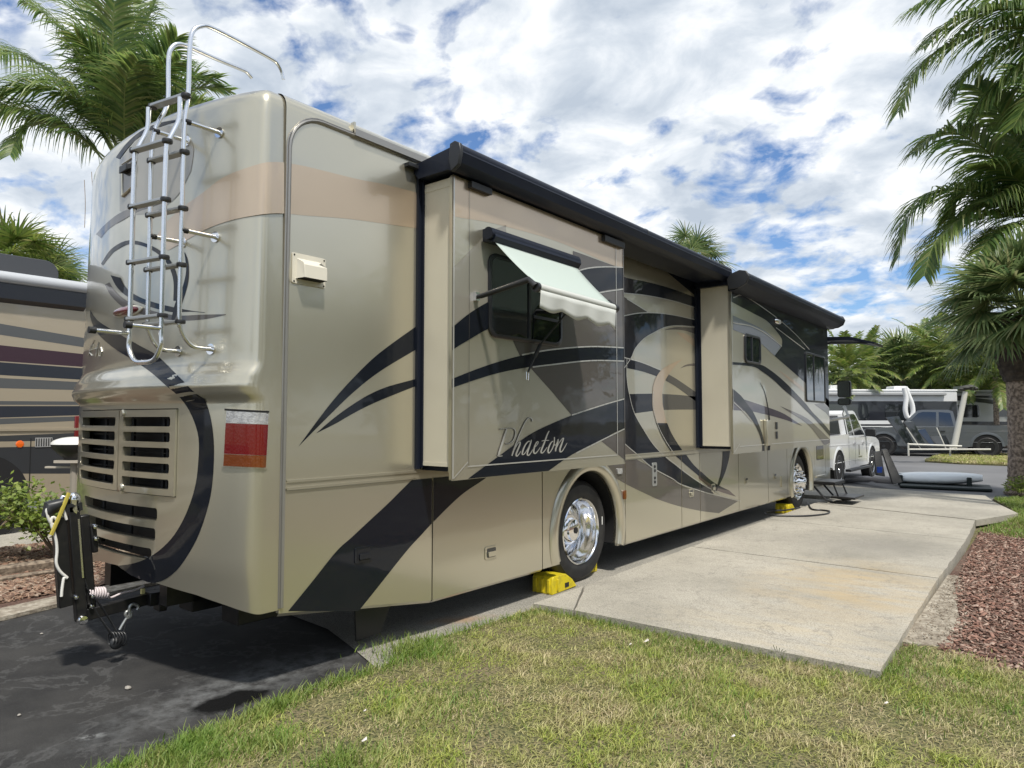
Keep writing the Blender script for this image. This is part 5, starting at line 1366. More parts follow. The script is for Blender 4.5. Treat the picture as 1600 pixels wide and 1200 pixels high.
# little things lying about
ST = mat('pale_stone', (.30, .28, .25), .8, bump=(30, .5, .01))
def stone(px, py, r, z, m_, lab, cat='stone', grp=None, name='stone'):
    c = onZ(px, py, z); q = MB(); rg = random.Random(px); rows = []
    for i in range(6):
        ph = -pi/2+pi*i/5; rows.append([c+Vector((cos(t)*cos(ph)*r*rg.uniform(.8, 1.2), sin(t)*cos(ph)*r*.7*rg.uniform(.8, 1.2), r*.4*sin(ph)+r*.3)) for t in [2*pi*k/9 for k in range(9)]])
    q.grid(rows, 0, closed=True); return tag(q.build(name, m_, None, smooth=50), lab, cat, grp)
stone(200, 1076, .022, 0, ST, 'pale pebble in the middle of the dark asphalt')
stone(65, 991, .014, 0, ST, 'small pebble near the left edge of the asphalt')
stone(30, 1118, .012, 0, ST, 'tiny pebble on the asphalt in the lower left corner')
PET = mat('white_petal', (.75, .70, .66), .7)
for px, py, lab in ((569, 1160, 'white petal standing in the grass near the bottom edge'), (570, 1112, 'white petal in the grass above the standing one'), (1010, 1004, 'white leaf scrap in the grass near the corner of the pad'), (1146, 1152, 'pale petal low in the middle of the lawn'), (985, 1008, 'small pale scrap left of the leaf scrap by the pad'), (1385, 1100, 'pale scrap in the grass right of the pad')):
    c = onZ(px, py, .05); q = MB(); s_ = .02 if px in (569, 1010) else .011
    q.add([c+Vector(v)*s_ for v in ((-1, 0, 0), (0, -.5, .3), (1, 0, .9), (.2, .6, 1.2), (-.6, .4, .5))], [(0, 1, 3, 4), (1, 2, 3)])
    tag(q.build('petal', PET, None, smooth=0, solid=.001), lab, 'petal')
c = onZ(1218, 1030, .03); q = MB()
for k in range(5): q.tube([c+Vector((.01*k-.02, 0, 0)), c+Vector((.012*k-.025, 0, .05)), c+Vector((.02*k-.04, .005, .08-.005*k))], .002, 5)
q.build('weed', mat('weed_green', (.07, .09, .04), .7)); tag(COL.objects['weed'], 'small dark weed sprig at the edge of the pad', 'weed')

# wheel chocks
YC = mat('yellow_plastic', (.62, .50, .015), .45, noise=(20, (.45, .36, .03), 4, .5, .7))
def chock(Y0, Y1, xf, label, flip=1):
    t = thing('wheel_chock', label, 'wheel chock', (xf, (Y0+Y1)/2, 0), 0, 'yellow wheel chocks')
    q = MB(); L = Y1-Y0; s = 1 if flip > 0 else -1; a = Y0 if flip > 0 else Y1
    pr = [(a, .0), (a+s*.005, .13), (a+s*.02, .155), (a+s*L*.55, .15), (a+s*L*.80, .09), (a+s*L, .01)]
    q.prism([(xf, y, z+.004) for y, z in pr], (-.22, 0, 0)); q.build('block', YC, t, bevel=.006)
    q = MB()
    for k in range(3):
        y_ = a+s*(-.0015); q.bx(xf-.05-.07*k, xf-.025-.07*k, y_-.010, y_+.010, .02, .135); q.build('rib', YC, t, bevel=.003); q = MB()
    q.bx(xf-.002, xf+.012, *sorted((a+s*L*.18, a+s*L*.24)), .03, .13)
    q.build('rib', YC, t, bevel=.003)
    q = MB(); q.bx(xf, xf+.003, *sorted((a+s*L*.50, a+s*L*.66)), .035, .075); q.build('mark', BPL, t)
    return t
chock(5.00, 5.40, -.02, 'yellow wheel chock behind the rear wheel', 1)
chock(5.80, 6.08, -.22, 'yellow wheel chock ahead of the rear wheel', -1)
chock(11.72, 12.10, -.02, 'yellow wheel chock behind the front wheel', 1)

# power cord
q = MB(); P = [(1262, 783), (1268, 795), (1285, 797), (1296, 799), (1290, 803), (1260, 806), (1225, 806), (1203, 805), (1196, 801), (1205, 798), (1228, 797), (1250, 793)]
q.tube(crp([onZ(a, b, .095) for a, b in P], 6), .013, 8); tag(q.build('power_cord', BPL, None, smooth=60), 'black power cord looped on the pad by the front wheel', 'cord')

# ================================================================== PALMS AND OTHER PLANTS
BARK = mat('palm_bark', (.13, .10, .08), .9, noise=(16, (.40, .32, .26), 8, .38, .62), bump=(35, .9, .02))
BARKD = mat('palm_boots', (.045, .036, .032), .9, noise=(10, (.10, .08, .065), 6, .4, .7), bump=(25, .8, .02))
BOOT = mat('cut_frond_base', (.26, .20, .16), .85, bump=(40, .5, .01))
LF1 = mat('frond_dark', (.05, .09, .03), .42, island=[(.07, .14, .045), (.14, .23, .06), (.26, .34, .09), (.09, .17, .06), (.34, .36, .13)], translucent=.55)
LF2 = mat('frond_yellowgreen', (.1, .14, .03), .45, island=[(.08, .145, .03), (.15, .22, .04), (.24, .28, .065), (.10, .16, .035), (.28, .27, .10)], translucent=.4)
LF3 = mat('fan_leaf', (.06, .1, .04), .45, island=[(.07, .13, .05), (.15, .22, .085), (.27, .32, .13), (.10, .17, .07), (.34, .34, .17)], translucent=.42)
LFS = mat('rachis', (.16, .20, .06), .5)
DRY = mat('dry_frond', (.20, .13, .07), .8)
LFB = mat('broad_leaf', (.06, .1, .03), .5, island=[(.06, .11, .03), (.13, .19, .045), (.21, .26, .065), (.08, .13, .04), (.17, .18, .06)], translucent=.35)

def frond(mb, base, az, el, L, droop, nl, ll, rg, wid=.04, twist=0.0, m=0, ms=1, path=None):
    """feather frond: arching midrib with two ranks of drooping leaflets"""
    if path:
        R0 = crp(path, 8); D_ = [0]
        for i in range(1, len(R0)): D_.append(D_[-1]+(R0[i]-R0[i-1]).length)
        L = D_[-1]; n = 16; P = []
        for k in range(n+1):
            t = L*k/n; j = min(max(i for i in range(len(D_)) if D_[i] <= t+1e-9), len(R0)-2); P.append(R0[j].lerp(R0[j+1], min(1, (t-D_[j])/max(1e-9, D_[j+1]-D_[j]))))
        return leaflets(mb, P, n, L, az, nl, ll, rg, wid, twist, m, ms)
    d0 = Vector((cos(az)*cos(el), sin(az)*cos(el), sin(el))); P = []; p = Vector(base); d = d0.copy(); n = 16; ds = L/n
    for i in range(n+1):
        P.append(p.copy()); t = i/n
        d = (d+Vector((0, 0, -1))*droop*ds*(.25+1.5*t)).normalized(); p = p+d*ds
    leaflets(mb, P, n, L, az, nl, ll, rg, wid, twist, m, ms)
def leaflets(mb, P, n, L, az, nl, ll, rg, wid, twist, m, ms):
    mb.tube(P, [.022*(1-.85*i/n)*(L/2.6) for i in range(n+1)], 5, ms, False)
    def pt(t):
        f = t*n; i = min(int(f), n-1); return P[i].lerp(P[i+1], f-i), (P[i+1]-P[i]).normalized()
    for k in range(nl):
        t = .14+.86*(k+rg.uniform(-.3, .3))/nl
        if t > 1: t = .999
        c, tg = pt(max(0, t))
        side = tg.cross(Vector((0, 0, 1))); side = side.normalized() if side.length > .05 else Vector((sin(az), -cos(az), 0))
        nrm = side.cross(tg).normalized()
        l = ll*(.45+.75*sin(pi*min(1, t*.92+.08)))*rg.uniform(.82, 1.1)
        for s in (-1, 1):
            fwd = .62+.6*t
            dd = (side*s*cos(twist)+tg*fwd+nrm*(.28+rg.uniform(-.15, .15))).normalized()
            q = c.copy(); pts = [q.copy()]; seg = 4
            for j in range(seg):
                dd = (dd+Vector((0, 0, -1))*(.07+.08*j)*rg.uniform(.3, 1.9)*(l/.5)).normalized(); q = q+dd*l/seg; pts.append(q.copy())
            w = wid*rg.uniform(.75, 1.15); up = tg
            vs = []
            for j, pp in enumerate(pts):
                ww = w*(.55, 1, .85, .5, .06)[j]/2
                dj = (pts[min(j+1, seg)]-pts[max(j-1, 0)]).normalized(); wv = (tg-dj*tg.dot(dj)); wv = wv.normalized() if wv.length > .01 else nrm
                vs += [pp-wv*ww, pp+wv*ww]
            mb.add(vs, [(2*j, 2*j+1, 2*j+3, 2*j+2) for j in range(seg)], m)

def fanleaf(mb, base, az, el, stem, R_, rg, m=0, ms=1, nseg=26, droopy=.5):
    """fan leaf of a cabbage palm: stem and a folded fan of narrow segments with hanging tips"""
    d = Vector((cos(az)*cos(el), sin(az)*cos(el), sin(el))); p0 = Vector(base); n = 5; P = [p0]
    for i in range(n): d = (d+Vector((0, 0, -.055))).normalized(); P.append(P[-1]+d*stem/n)
    mb.tube(P, .014*R_, 4, ms, False)
    c = P[-1]; side = d.cross(Vector((0, 0, 1))); side = side.normalized() if side.length > .05 else Vector((1, 0, 0)); nrm = side.cross(d).normalized()
    roll = rg.uniform(-.5, .5); side, nrm = side*cos(roll)+nrm*sin(roll), nrm*cos(roll)-side*sin(roll)
    for k in range(nseg):
        a = radians(-125+250*(k+rg.uniform(-.25, .25))/(nseg-1)); l = R_*(.70+.30*cos(a*.55))*rg.uniform(.85, 1.06)
        dd = (d*cos(a)+side*sin(a)+nrm*(-.10-.25*abs(sin(a)))+Vector((0, 0, -.10))).normalized(); q = c.copy(); pts = [q.copy()]
        fr = (.34, .28, .22, .16)
        for j in range(4):
            q = q+dd*l*fr[j]; pts.append(q.copy()); dd = (dd+Vector((0, 0, -1))*droopy*(.10, .22, .45, .6)[j]*rg.uniform(.4, 1.6)).normalized()
        w = .052*R_*rg.uniform(.8, 1.2)
        vs = []
        for j, pp in enumerate(pts):
            ww = w*(.35, 1.15, .8, .45, .06)[j]/2; t = (pts[min(j+1, 4)]-pts[max(j-1, 0)]).normalized(); wv = t.cross(nrm); wv = wv.normalized() if wv.length > .01 else side
            vs += [pp-wv*ww, pp+wv*ww]
        mb.add(vs, [(2*j, 2*j+1, 2*j+3, 2*j+2) for j in range(4)], m)

def ringed_trunk(base, top, r0, r1, parent, m, name='trunk', bulge=0):
    q = MB(); n = 40; rg = random.Random(5); P, R_ = [], []
    b, t = Vector(base), Vector(top)
    for i in range(n+1):
        u = i/n; P.append(b.lerp(t, u)); R_.append((r0*(1-u)+r1*u)*(1+.035*(i % 2)+rg.uniform(-.02, .02))*(1.18 if i < 2 else 1))
    q.tube(P, R_, 20, 0, True); return q.build(name, m, parent, smooth=55)

def feather_palm(name, label, base, h, n, L, mats_, seed, els=(-.3, 1.35), group=None, nl=46, ll=.62, r=.13, az=None, droop=.42, trunk=True, wid=.045, cat='palm tree'):
    rg = random.Random(seed); t = thing(name, label, cat, base, 0, group)
    top = Vector(base)+Vector((0, 0, h))
    if trunk: ringed_trunk(base, top, r, r*.7, t, BARK)
    q = MB()
    for i in range(n):
        a = (i*2.39996+rg.uniform(-.25, .25)) if az is None else az[i % len(az)]+rg.uniform(-.15, .15)
        e = els[0]+(els[1]-els[0])*((i+.5)/n)**.9
        frond(q, top+Vector((0, 0, .02*i)), a, e, L*rg.uniform(.85, 1.1), droop*rg.uniform(.8, 1.25), nl, ll, rg, wid)
    q.build('crown', mats_, t, smooth=0, fix=False)
    return t
def fan_palm(name, label, base, h, n, stem, R_, seed, group=None, mats_=None, r=.17, trunk=True, lo=-.75, nseg=24, droopy=.5):
    rg = random.Random(seed); t = thing(name, label, 'palm tree', base, 0, group); top = Vector(base)+Vector((0, 0, h))
    if trunk: ringed_trunk(base, top, r, r*.8, t, BARK)
    q = MB()
    for i in range(n):
        a = i*2.39996+rg.uniform(-.3, .3); e = lo+(1.45-lo)*((i+.5)/n)**.85
        fanleaf(q, top+Vector((0, 0, rg.uniform(-.1, .15))), a, e, stem*rg.uniform(.8, 1.15), R_*rg.uniform(.85, 1.1), rg, nseg=nseg, droopy=droopy)
    q.build('crown', mats_ or [LF3, LFS], t, smooth=0, fix=False)
    return t

# big feather palm behind the tail of the motorhome
b0 = at(188, 10.4); 
rg = random.Random(11)
t = thing('feather_palm', 'large dark feather palm rising behind the tail and ladder of the motorhome', 'palm tree', b0)
ctop = Vector((b0.x, b0.y, zat(285, 10.4)))
ringed_trunk(b0, ctop, .16, .12, t, BARK)
q = MB()
def ipath(pts, d0, d1):
    """midrib seen through these places of the photo, running from depth d0 at its base to d1 at its tip"""
    out = []
    for i, (x, y) in enumerate(pts):
        d = d0+(d1-d0)*i/(len(pts)-1); p = at(x, d); p.z = zat(y, d); out.append(p)
    return out
for pts, d1, ll in (
    ([(160, 256), (126, 218), (86, 187), (43, 167), (-5, 155), (-60, 160)], 10.0, .80),
    ([(170, 240), (115, 150), (57, 96), (0, 66), (-60, 60)], 10.9, .85),
    ([(172, 232), (140, 130), (95, 52), (50, 5), (10, -20)], 10.2, .80),
    ([(180, 228), (165, 120), (158, 40), (160, -40)], 9.9, .75),
    ([(186, 225), (192, 120), (205, 40), (226, -20)], 10.8, .75),
    ([(190, 228), (215, 130), (240, 75), (262, 40)], 10.1, .62),
    ([(194, 232), (238, 150), (285, 108), (330, 110)], 10.9, .62),
    ([(196, 240), (245, 175), (300, 150), (345, 165)], 10.3, .55),
    ([(166, 250), (95, 195), (45, 180), (15, 200), (0, 235)], 9.6, .45),
    ([(176, 240), (130, 170), (80, 130), (20, 120), (-30, 140)], 9.5, .75),
    ([(184, 235), (180, 170), (182, 110), (200, 80)], 9.4, .6),
    ([(180, 235), (150, 190), (130, 160), (110, 150)], 11.4, .7),
    ([(190, 240), (225, 200), (262, 190), (290, 205)], 11.2, .6),
    ([(180, 236), (170, 150), (135, 80), (100, 40)], 9.7, .7), ([(188, 230), (205, 140), (232, 100), (268, 80)], 9.6, .6), ([(172, 238), (150, 120), (120, 20), (100, -40)], 11.0, .8), ([(184, 230), (176, 100), (190, 10), (186, -50)], 11.0, .75),
    ([(192, 238), (250, 160), (300, 125), (350, 130)], 11.2, .5)):
    frond(q, None, 0, 0, 0, 0, 96, ll, rg, .032, path=ipath(pts, 10.4, d1))
q.build('crown', [LF1, LFS], t, smooth=0, fix=False)
q = MB()
for px, y0, y1 in ((120, 275, 352), (137, 285, 350), (143, 270, 345), (131, 262, 330)):
    a = Vector(at(px, 9.8)); a.z = zat(y0, 9.8); b = Vector(at(px+3, 9.8)); b.z = zat(y1, 9.8); q.tube(crp([a, a.lerp(b, .5)+Vector((.03, 0, 0)), b], 4), .004, 4)
q.build('hanging_strands', DRY, t)

# fronds reaching in at the right from two palms just outside
for nm_, px, py, dep, paths in (
    ('feather palm just outside the right edge whose middle fronds arch in above the cabbage palm', 1662, 335, 11.5, (
        ([(1655, 335), (1590, 262), (1530, 208), (1480, 200), (1440, 232)], 11.2, .62),
        ([(1655, 335), (1590, 320), (1520, 290), (1460, 300), (1422, 345), (1410, 400)], 11.6, .62),
        ([(1655, 340), (1590, 332), (1520, 335), (1470, 375), (1450, 430)], 11.0, .62),
        ([(1655, 335), (1620, 250), (1590, 190), (1552, 160), (1520, 172)], 11.8, .60),
        ([(1660, 335), (1650, 240), (1640, 150), (1610, 90)], 11.3, .70),
        ([(1655, 335), (1600, 300), (1555, 280), (1510, 300), (1490, 340)], 12.3, .60),
        ([(1655, 345), (1610, 345), (1570, 355), (1540, 390)], 10.8, .55),
        ([(1655, 335), (1610, 280), (1570, 250), (1540, 250)], 10.6, .60),
        ([(1655, 340), (1600, 310), (1545, 312), (1500, 350), (1482, 385)], 11.9, .6), ([(1655, 330), (1610, 220), (1570, 150), (1540, 120)], 11.0, .6), ([(1655, 330), (1625, 300), (1590, 290), (1550, 310)], 10.9, .6),
        ([(1665, 335), (1720, 240), (1780, 230), (1820, 300)], 11.4, .70),
        ([(1665, 335), (1740, 300), (1800, 330), (1830, 420)], 11.8, .70))),
    ('taller feather palm outside the upper right corner with dark fronds hanging in at the top', 1750, 60, 10.5, (
        ([(1745, 62), (1660, 30), (1570, 28), (1490, 60), (1440, 110), (1418, 165)], 10.3, .60),
        ([(1745, 70), (1680, 70), (1610, 95), (1560, 140), (1535, 190)], 10.9, .62),
        ([(1745, 60), (1670, 45), (1590, 60), (1530, 100), (1500, 150)], 10.7, .60), ([(1745, 50), (1670, 5), (1590, -5), (1510, 15), (1460, 60)], 10.1, .58), ([(1745, 80), (1700, 110), (1650, 150), (1625, 200)], 10.6, .55),
        ([(1745, 55), (1680, -20), (1590, -50), (1500, -40), (1440, 0)], 10.0, .60),
        ([(1745, 75), (1690, 95), (1640, 130), (1600, 190)], 10.2, .60),
        ([(1755, 50), (1800, -60), (1880, -80)], 10.5, .7),
        ([(1755, 60), (1840, 40), (1900, 90)], 10.5, .7)))):
    b1 = at(px, dep); t = thing('feather_palm', nm_, 'palm tree', b1); ctop = Vector((b1.x, b1.y, zat(py, dep)))
    ringed_trunk(b1, ctop, .15, .11, t, BARK)
    q = MB()
    for pts, d1, ll in paths: frond(q, None, 0, 0, 0, 0, 96, ll*1.25, rg, .038, path=ipath(pts, dep, d1))
    q.build('crown', [LF1, LFS], t, smooth=0, fix=False)

# cabbage palm with boots at the right edge
D_ = 14.2; b2 = at(1601, D_)
t = thing('cabbage_palm', 'cabbage palm with a thick ringed trunk and dark boots at the right edge', 'palm tree', b2)
zt_ = zat(512, D_); z2 = zat(592, D_)
q = MB(); P, R_ = [], []; rgt = random.Random(3)
for i in range(46):
    u = i/45; P.append(Vector((b2.x+.03*sin(u*3), b2.y, z2*u))); R_.append((.36-.05*u)*(1+.03*(i % 2)+rgt.uniform(-.015, .015))+(.06 if i < 2 else 0))
q.tube(P, R_, 22); q.build('trunk', BARK, t, smooth=50)
q = MB(); P, R_ = [], []
for i in range(24):
    u = i/23; P.append(Vector((b2.x, b2.y, z2-.06+(zt_-z2+.3)*u))); R_.append((.33+.15*sin(min(1, u*1.3)*pi*.75))*(1+.05*(i % 2)))
q.tube(P, R_, 22); q.build('boot_collar', BARKD, t, smooth=30)
q = MB()
for k in range(26):
    a = k*2.4; z_ = zt_-.25+.45*(k/26); d = Vector((cos(a), sin(a), 0)); p = Vector((b2.x, b2.y, z_))+d*.22
    q.tube([p-Vector((0, 0, .05)), p+d*.22+Vector((0, 0, .06)), p+d*.42+Vector((0, 0, .02+.1*(k/26)))], [.07, .055, .03], 6)
q.build('cut_stubs', BOOT, t)
q = MB(); ctop = Vector((b2.x, b2.y, zt_+.35))
for i in range(64):
    a = i*2.39996+rg.uniform(-.3, .3); e = -.62+(1.45+.62)*((i+.5)/64)**.8
    fanleaf(q, ctop+Vector((0, 0, rg.uniform(-.15, .2))), a, e, 1.0*rg.uniform(.8, 1.15), 1.02*rg.uniform(.85, 1.1), rg, nseg=34, droopy=.55)
q.build('crown', [LF3, LFS], t, smooth=0, fix=False)

# cabbage palm rising over the roof, palms behind the neighbour on the left
b = at(1085, 30); fan_palm('cabbage_palm', 'distant cabbage palm whose round head shows above the roof of the motorhome', b, zat(410, 30), 44, 1.1, 1.05, 21, r=.2, nseg=20)
b = at(8, 17); fan_palm('cabbage_palm', 'cabbage palm behind the neighbouring coach, nearest the left edge', b, zat(430, 17), 46, 1.0, 1.0, 22, nseg=22, group='palms behind the neighbouring coach', mats_=[LF2, LFS], droopy=.9)
b = at(72, 18); fan_palm('cabbage_palm', 'lower cabbage palm behind the neighbouring coach, beside the tail of the motorhome', b, zat(452, 18), 44, .75, .8, 23, nseg=22, group='palms behind the neighbouring coach', droopy=.8)

# background row at the right
b = at(1412, 38); fan_palm('cabbage_palm', 'big round-headed cabbage palm behind the parked trailers', b, zat(588, 38), 60, 1.6, 1.5, 31, nseg=22, group='palms and bushes behind the trailers')
for i, (px, dep, ytop, n, L, seed, lab, mm, ll) in enumerate((
    (1325, 33, 590, 26, 2.2, 41, 'yellow-green feather palm beside the front corner of the motorhome', [LF2, LFS], .45),
    (1356, 37, 580, 20, 2.4, 42, 'feather palm left of the round-headed cabbage palm', [LF2, LFS], .45),
    (1468, 36, 572, 24, 2.6, 43, 'green feather palm right of the round-headed cabbage palm', [LF2, LFS], .5),
    (1512, 34, 578, 26, 2.7, 44, 'yellow-green clump of palm above the grey pickup bed', [LF2, LFS], .5),
    (1556, 32, 590, 26, 2.6, 45, 'yellow-green drooping palm left of the thick ringed trunk', [LF2, LFS], .5),
    (1448, 44, 552, 20, 2.6, 46, 'tall feather palm standing behind the green one', [LF1, LFS], .5))):
    b = at(px, dep); feather_palm('background_palm', lab, b, zat(ytop, dep), n, L, mm, seed, els=(-.6, 1.3), group='palms and bushes behind the trailers', nl=26, ll=ll, wid=.09)
LT = None
def leafy(name, label, base, rx, ry, h, n, size, mats_, seed, group=None, z0=.1, cat='bush', trunkr=.06):
    rg = random.Random(seed); t = thing(name, label, cat, base, 0, group); B_ = Vector(base)
    lobes = [(Vector((rg.uniform(-.6, .6)*rx, rg.uniform(-.6, .6)*ry, z0+h*rg.uniform(.35, .85))), rg.uniform(.25, .5)) for _ in range(12)]
    q = MB()
    for c, s in lobes[:6]: q.tube([B_+Vector((rg.uniform(-.1, .1), rg.uniform(-.1, .1), 0)), B_+Vector((c.x*.4, c.y*.4, c.z*.5)), B_+c], [trunkr, trunkr*.6, trunkr*.25], 6)
    q.build('stems', BARK, t, smooth=60)
    q = MB()
    for i in range(n):
        c, s = lobes[i % len(lobes)]; d = Vector((rg.gauss(0, 1), rg.gauss(0, 1), rg.gauss(0, 1))).normalized()*(rg.random()**.45)
        p = B_+c+Vector((d.x*rx*s*1.3, d.y*ry*s*1.3, d.z*h*s*.62))
        u = Vector((rg.uniform(-1, 1), rg.uniform(-1, 1), rg.uniform(-.7, .4))).normalized(); v = u.cross(Vector((rg.uniform(-1, 1), rg.uniform(-1, 1), 1))).normalized(); L = size*rg.uniform(.6, 1.3)
        q.add([p, p+u*L*.5+v*L*.22, p+u*L, p+u*L*.5-v*L*.22], [(0, 1, 2, 3)])
    q.build('foliage', mats_, t, smooth=0, fix=False)
    return t
for i, (px, dep, rx, h, lab) in enumerate(((1300, 46, 4.5, 6.0, 'dark leafy mass behind the trailers beside the motorhome'), (1380, 48, 4.5, 5.6, 'leafy tree behind the white trailer roof'), (1460, 47, 4.5, 6.4, 'leafy tree behind the two-tone trailer'), (1530, 44, 4.5, 6.2, 'leafy tree behind the grey pickup'), (1600, 40, 4, 6.2, 'leafy tree hidden partly by the ringed trunk'), (1680, 40, 5, 6, 'leafy tree just outside the right edge'), (1340, 42, 4, 5.4, 'leafy tree filling the gap behind the left feather palms'), (1425, 42, 4, 5.6, 'leafy tree close behind the round-headed cabbage palm'), (1495, 41, 4, 5.8, 'leafy tree close behind the yellow-green palm clump'), (1570, 39, 3.6, 5.8, 'leafy tree close to the left side of the ringed trunk'))):
    leafy('background_tree', lab, at(px, dep), rx, rx*.7, h, 7000, .34, LFB, 60+i, 'palms and bushes behind the trailers', cat='tree', trunkr=.15)
# shrub beside the tow bar
SHR = mat('shrub_leaf', (.12, .2, .04), .5, island=[(.10, .16, .03), (.22, .30, .05), (.32, .38, .10), (.07, .12, .025)], translucent=.4)
for px, py, s, h, lab, sd in ((45, 880, .55, .82, 'sprawling light-green shrub at the left edge beside the tow bar', 71), (92, 850, .38, .5, 'low shrub just left of the tow bar coupler', 72)):
    c = onZ(px, py, .02); rg2 = random.Random(sd)
    c = Vector((-5.6 if sd == 71 else -5.3, 2.05 if sd == 71 else 2.85, .02))
    t = thing('shrub', lab, 'shrub', c, 0, 'shrubs in the left mulch bed'); q = MB(); tips = []
    for k in range(16):
        a = k*2.4; d = Vector((cos(a), sin(a), 0)); l = s*rg2.uniform(.5, 1.1); e = c+d*l+Vector((0, 0, h*rg2.uniform(.55, 1.05))); m1 = c+d*l*.35+Vector((0, 0, h*.3)); q.tube(crp([c, m1, e], 3), .009, 5)
        tips.append(e)
        for j in range(3):
            e2 = m1.lerp(e, rg2.uniform(.3, .9))+Vector((rg2.uniform(-.25, .25), rg2.uniform(-.25, .25), rg2.uniform(.0, .25))); q.tube([m1.lerp(e, .4), e2], .005, 4); tips.append(e2)
    q.build('stems', mat('twig', (.24, .19, .13), .8), t)
    q = MB()
    for e in tips:
        for k in range(38):
            p = e+Vector((rg2.gauss(0, .07), rg2.gauss(0, .07), rg2.gauss(0, .05))); u = Vector((rg2.uniform(-1, 1), rg2.uniform(-1, 1), rg2.uniform(-.2, .7))).normalized(); v = u.cross(Vector((rg2.uniform(-1, 1), rg2.uniform(-1, 1), 1))).normalized(); L = rg2.uniform(.045, .085)
            q.add([p, p+u*L*.5+v*L*.3, p+u*L, p+u*L*.5-v*L*.3], [(0, 1, 2, 3)])
    q.build('foliage', SHR, t, smooth=0, fix=False)
c = onZ(1590, 775, .03)
leafy('groundcover_plant', 'small yellow-green plant at the foot of the ringed trunk', Vector((b2.x-.15, b2.y-.6, .02)), .3, .3, .4, 260, .09, SHR, 75, z0=.02, cat='plant', trunkr=.01)

# trees of the neighbouring sites: the ones the glossy paint mirrors
for i, (x, y, h) in enumerate(((13.5, 6, 7.4), (14.2, 10.5, 6.4), (13.6, 15, 8.0), (15, 19, 7.0), (15.5, 24, 8.2), (19, 30, 8.5), (12, 1, 6.6), (24, 38, 9.5), (11, -4, 6.5))):
    if i == 0: pr = leafy('site_tree', 'leafy tree on a neighbouring site outside the picture, seen only mirrored in the paint', (x, y, 0), 3.0, 3.0, h, 2600, .5, LFB, 95, 'trees mirrored in the paint', cat='tree', trunkr=.12)
    else: place_copy(pr, (x, y, 0), i*1.3, None, None, h/7.4)
for i, (x, y) in enumerate(((8, -34), (-9, -38), (-30, -30))):
    place_copy(pr, (x, y, 0), i*1.7+.5, None, None, 1.05)

# ================================================================== NEIGHBOURING COACH ON THE LEFT
NX = -7.5
nb = thing('motorhome', 'tan coach with navy, grey and plum stripes at the left edge', 'motorhome', (NX-1.27, -2, 0))
NTAN = paint('neighbour_tan_paint', (.42, .36, .27)); NNV = paint('neighbour_navy_paint', (.012, .016, .028), 0, .3); NGY = paint('neighbour_grey_paint', (.085, .09, .095), .2); NPL = paint('neighbour_plum_paint', (.03, .010, .022), 0, .3); NDK = paint('neighbour_charcoal_paint', (.032, .034, .038), .1)
def nz(py, px=60):
    return onX(px, py, NX).z
ne = onX(131, 650, NX).y
q = MB(); q.prism([(NX, y, z) for y, z in rrect(-9, ne, .45, 3.45, .06)], (-2.5, 0, 0), 0)
q.prism([(NX-.02, -9, 3.38), (NX-.02, -9, 3.48), (NX-.14, -9, 3.56), (NX-2.36, -9, 3.56), (NX-2.48, -9, 3.48), (NX-2.48, -9, 3.38)], (0, ne+9.0, 0), 0)
def st_(pts_t, pts_b, m_, ly=1):
    a = [(onX(x, y, NX).y, onX(x, y, NX).z) for x, y in pts_t]; b = [(onX(x, y, NX).y, onX(x, y, NX).z) for x, y in pts_b]
    def ext(L): (y1, z1), (y2, z2) = L[0], L[-1]; s = (z2-z1)/(y2-y1); return [(-8.9, z1+s*(-8.9-y1))]+L
    decal(q, ext(a)+ext(b)[::-1], NX, ly, m_, (-8.95, ne-.03, .5, 3.5))
sc_ = lambda y: 380+y/4.615
st_([(0, sc_(262)), (131, sc_(350))], [(0, sc_(400)), (131, sc_(492))], 1)
st_([(0, sc_(580)), (131, sc_(683))], [(0, sc_(660)), (131, sc_(750))], 2)
st_([(0, sc_(735)), (131, sc_(800))], [(0, sc_(850)), (131, sc_(892))], 3)
st_([(0, sc_(858)), (131, sc_(902))], [(0, sc_(950)), (131, sc_(985))], 1)
st_([(0, sc_(972)), (131, sc_(1003))], [(0, sc_(1045)), (131, sc_(1060))], 2)
st_([(0, sc_(1138)), (131, sc_(1142))], [(0, sc_(1165)), (131, sc_(1166))], 2)
st_([(0, 634.5), (131, 634.5)], [(0, 652.5), (131, 648.5)], 1)
st_([(0, 654), (131, 650.5)], [(0, 663), (131, 657)], 2)
st_([(0, 681), (131, 676)], [(0, 740), (131, 740)], 4, 1)
st_([(0, 690), (131, 688)], [(0, 699), (131, 696)], 0, 2)
q.bx(NX, NX+.02, -8.9, ne-.05, onX(60, 673, NX).z, onX(60, 669, NX).z, 0)
no = q.build('body', [NTAN, NNV, NGY, NPL, NDK], nb, smooth=40)
q = MB(); zr = onX(60, 440, NX).z; q.tube([(NX+.07, -9, zr-.02), (NX+.07, ne-.02, zr-.02)], .085, 14); q.build('awning_tube', mat('pale_awning', (.42, .44, .47), .5), nb, smooth=50)
q = MB(); q.prism([(NX+.0, -9, zr-.35), (NX+.10, -9, zr-.30), (NX+.12, -9, zr-.1), (NX, -9, zr-.05)], (0, ne+8.95, 0)); q.build('slide_cover', NNV, nb)
q = MB(); q.prism([(NX-.5, y, z) for y, z in rrect(-.8, onX(88, 430, NX-.6).y, 3.5, 3.9, .18)], (-.9, 0, 0)); ac = q.build('roof_air_conditioner', mat('dark_shroud', (.05, .055, .065), .5), nb, bevel=.04)
q = MB(); q.bx(NX-.01, NX+.02, ne-.12, ne+.03, onX(127, 712, NX).z, onX(127, 650, NX).z); q.build('tail_light', LR, nb, bevel=.01)
wy = onX(0, 700, NX).y
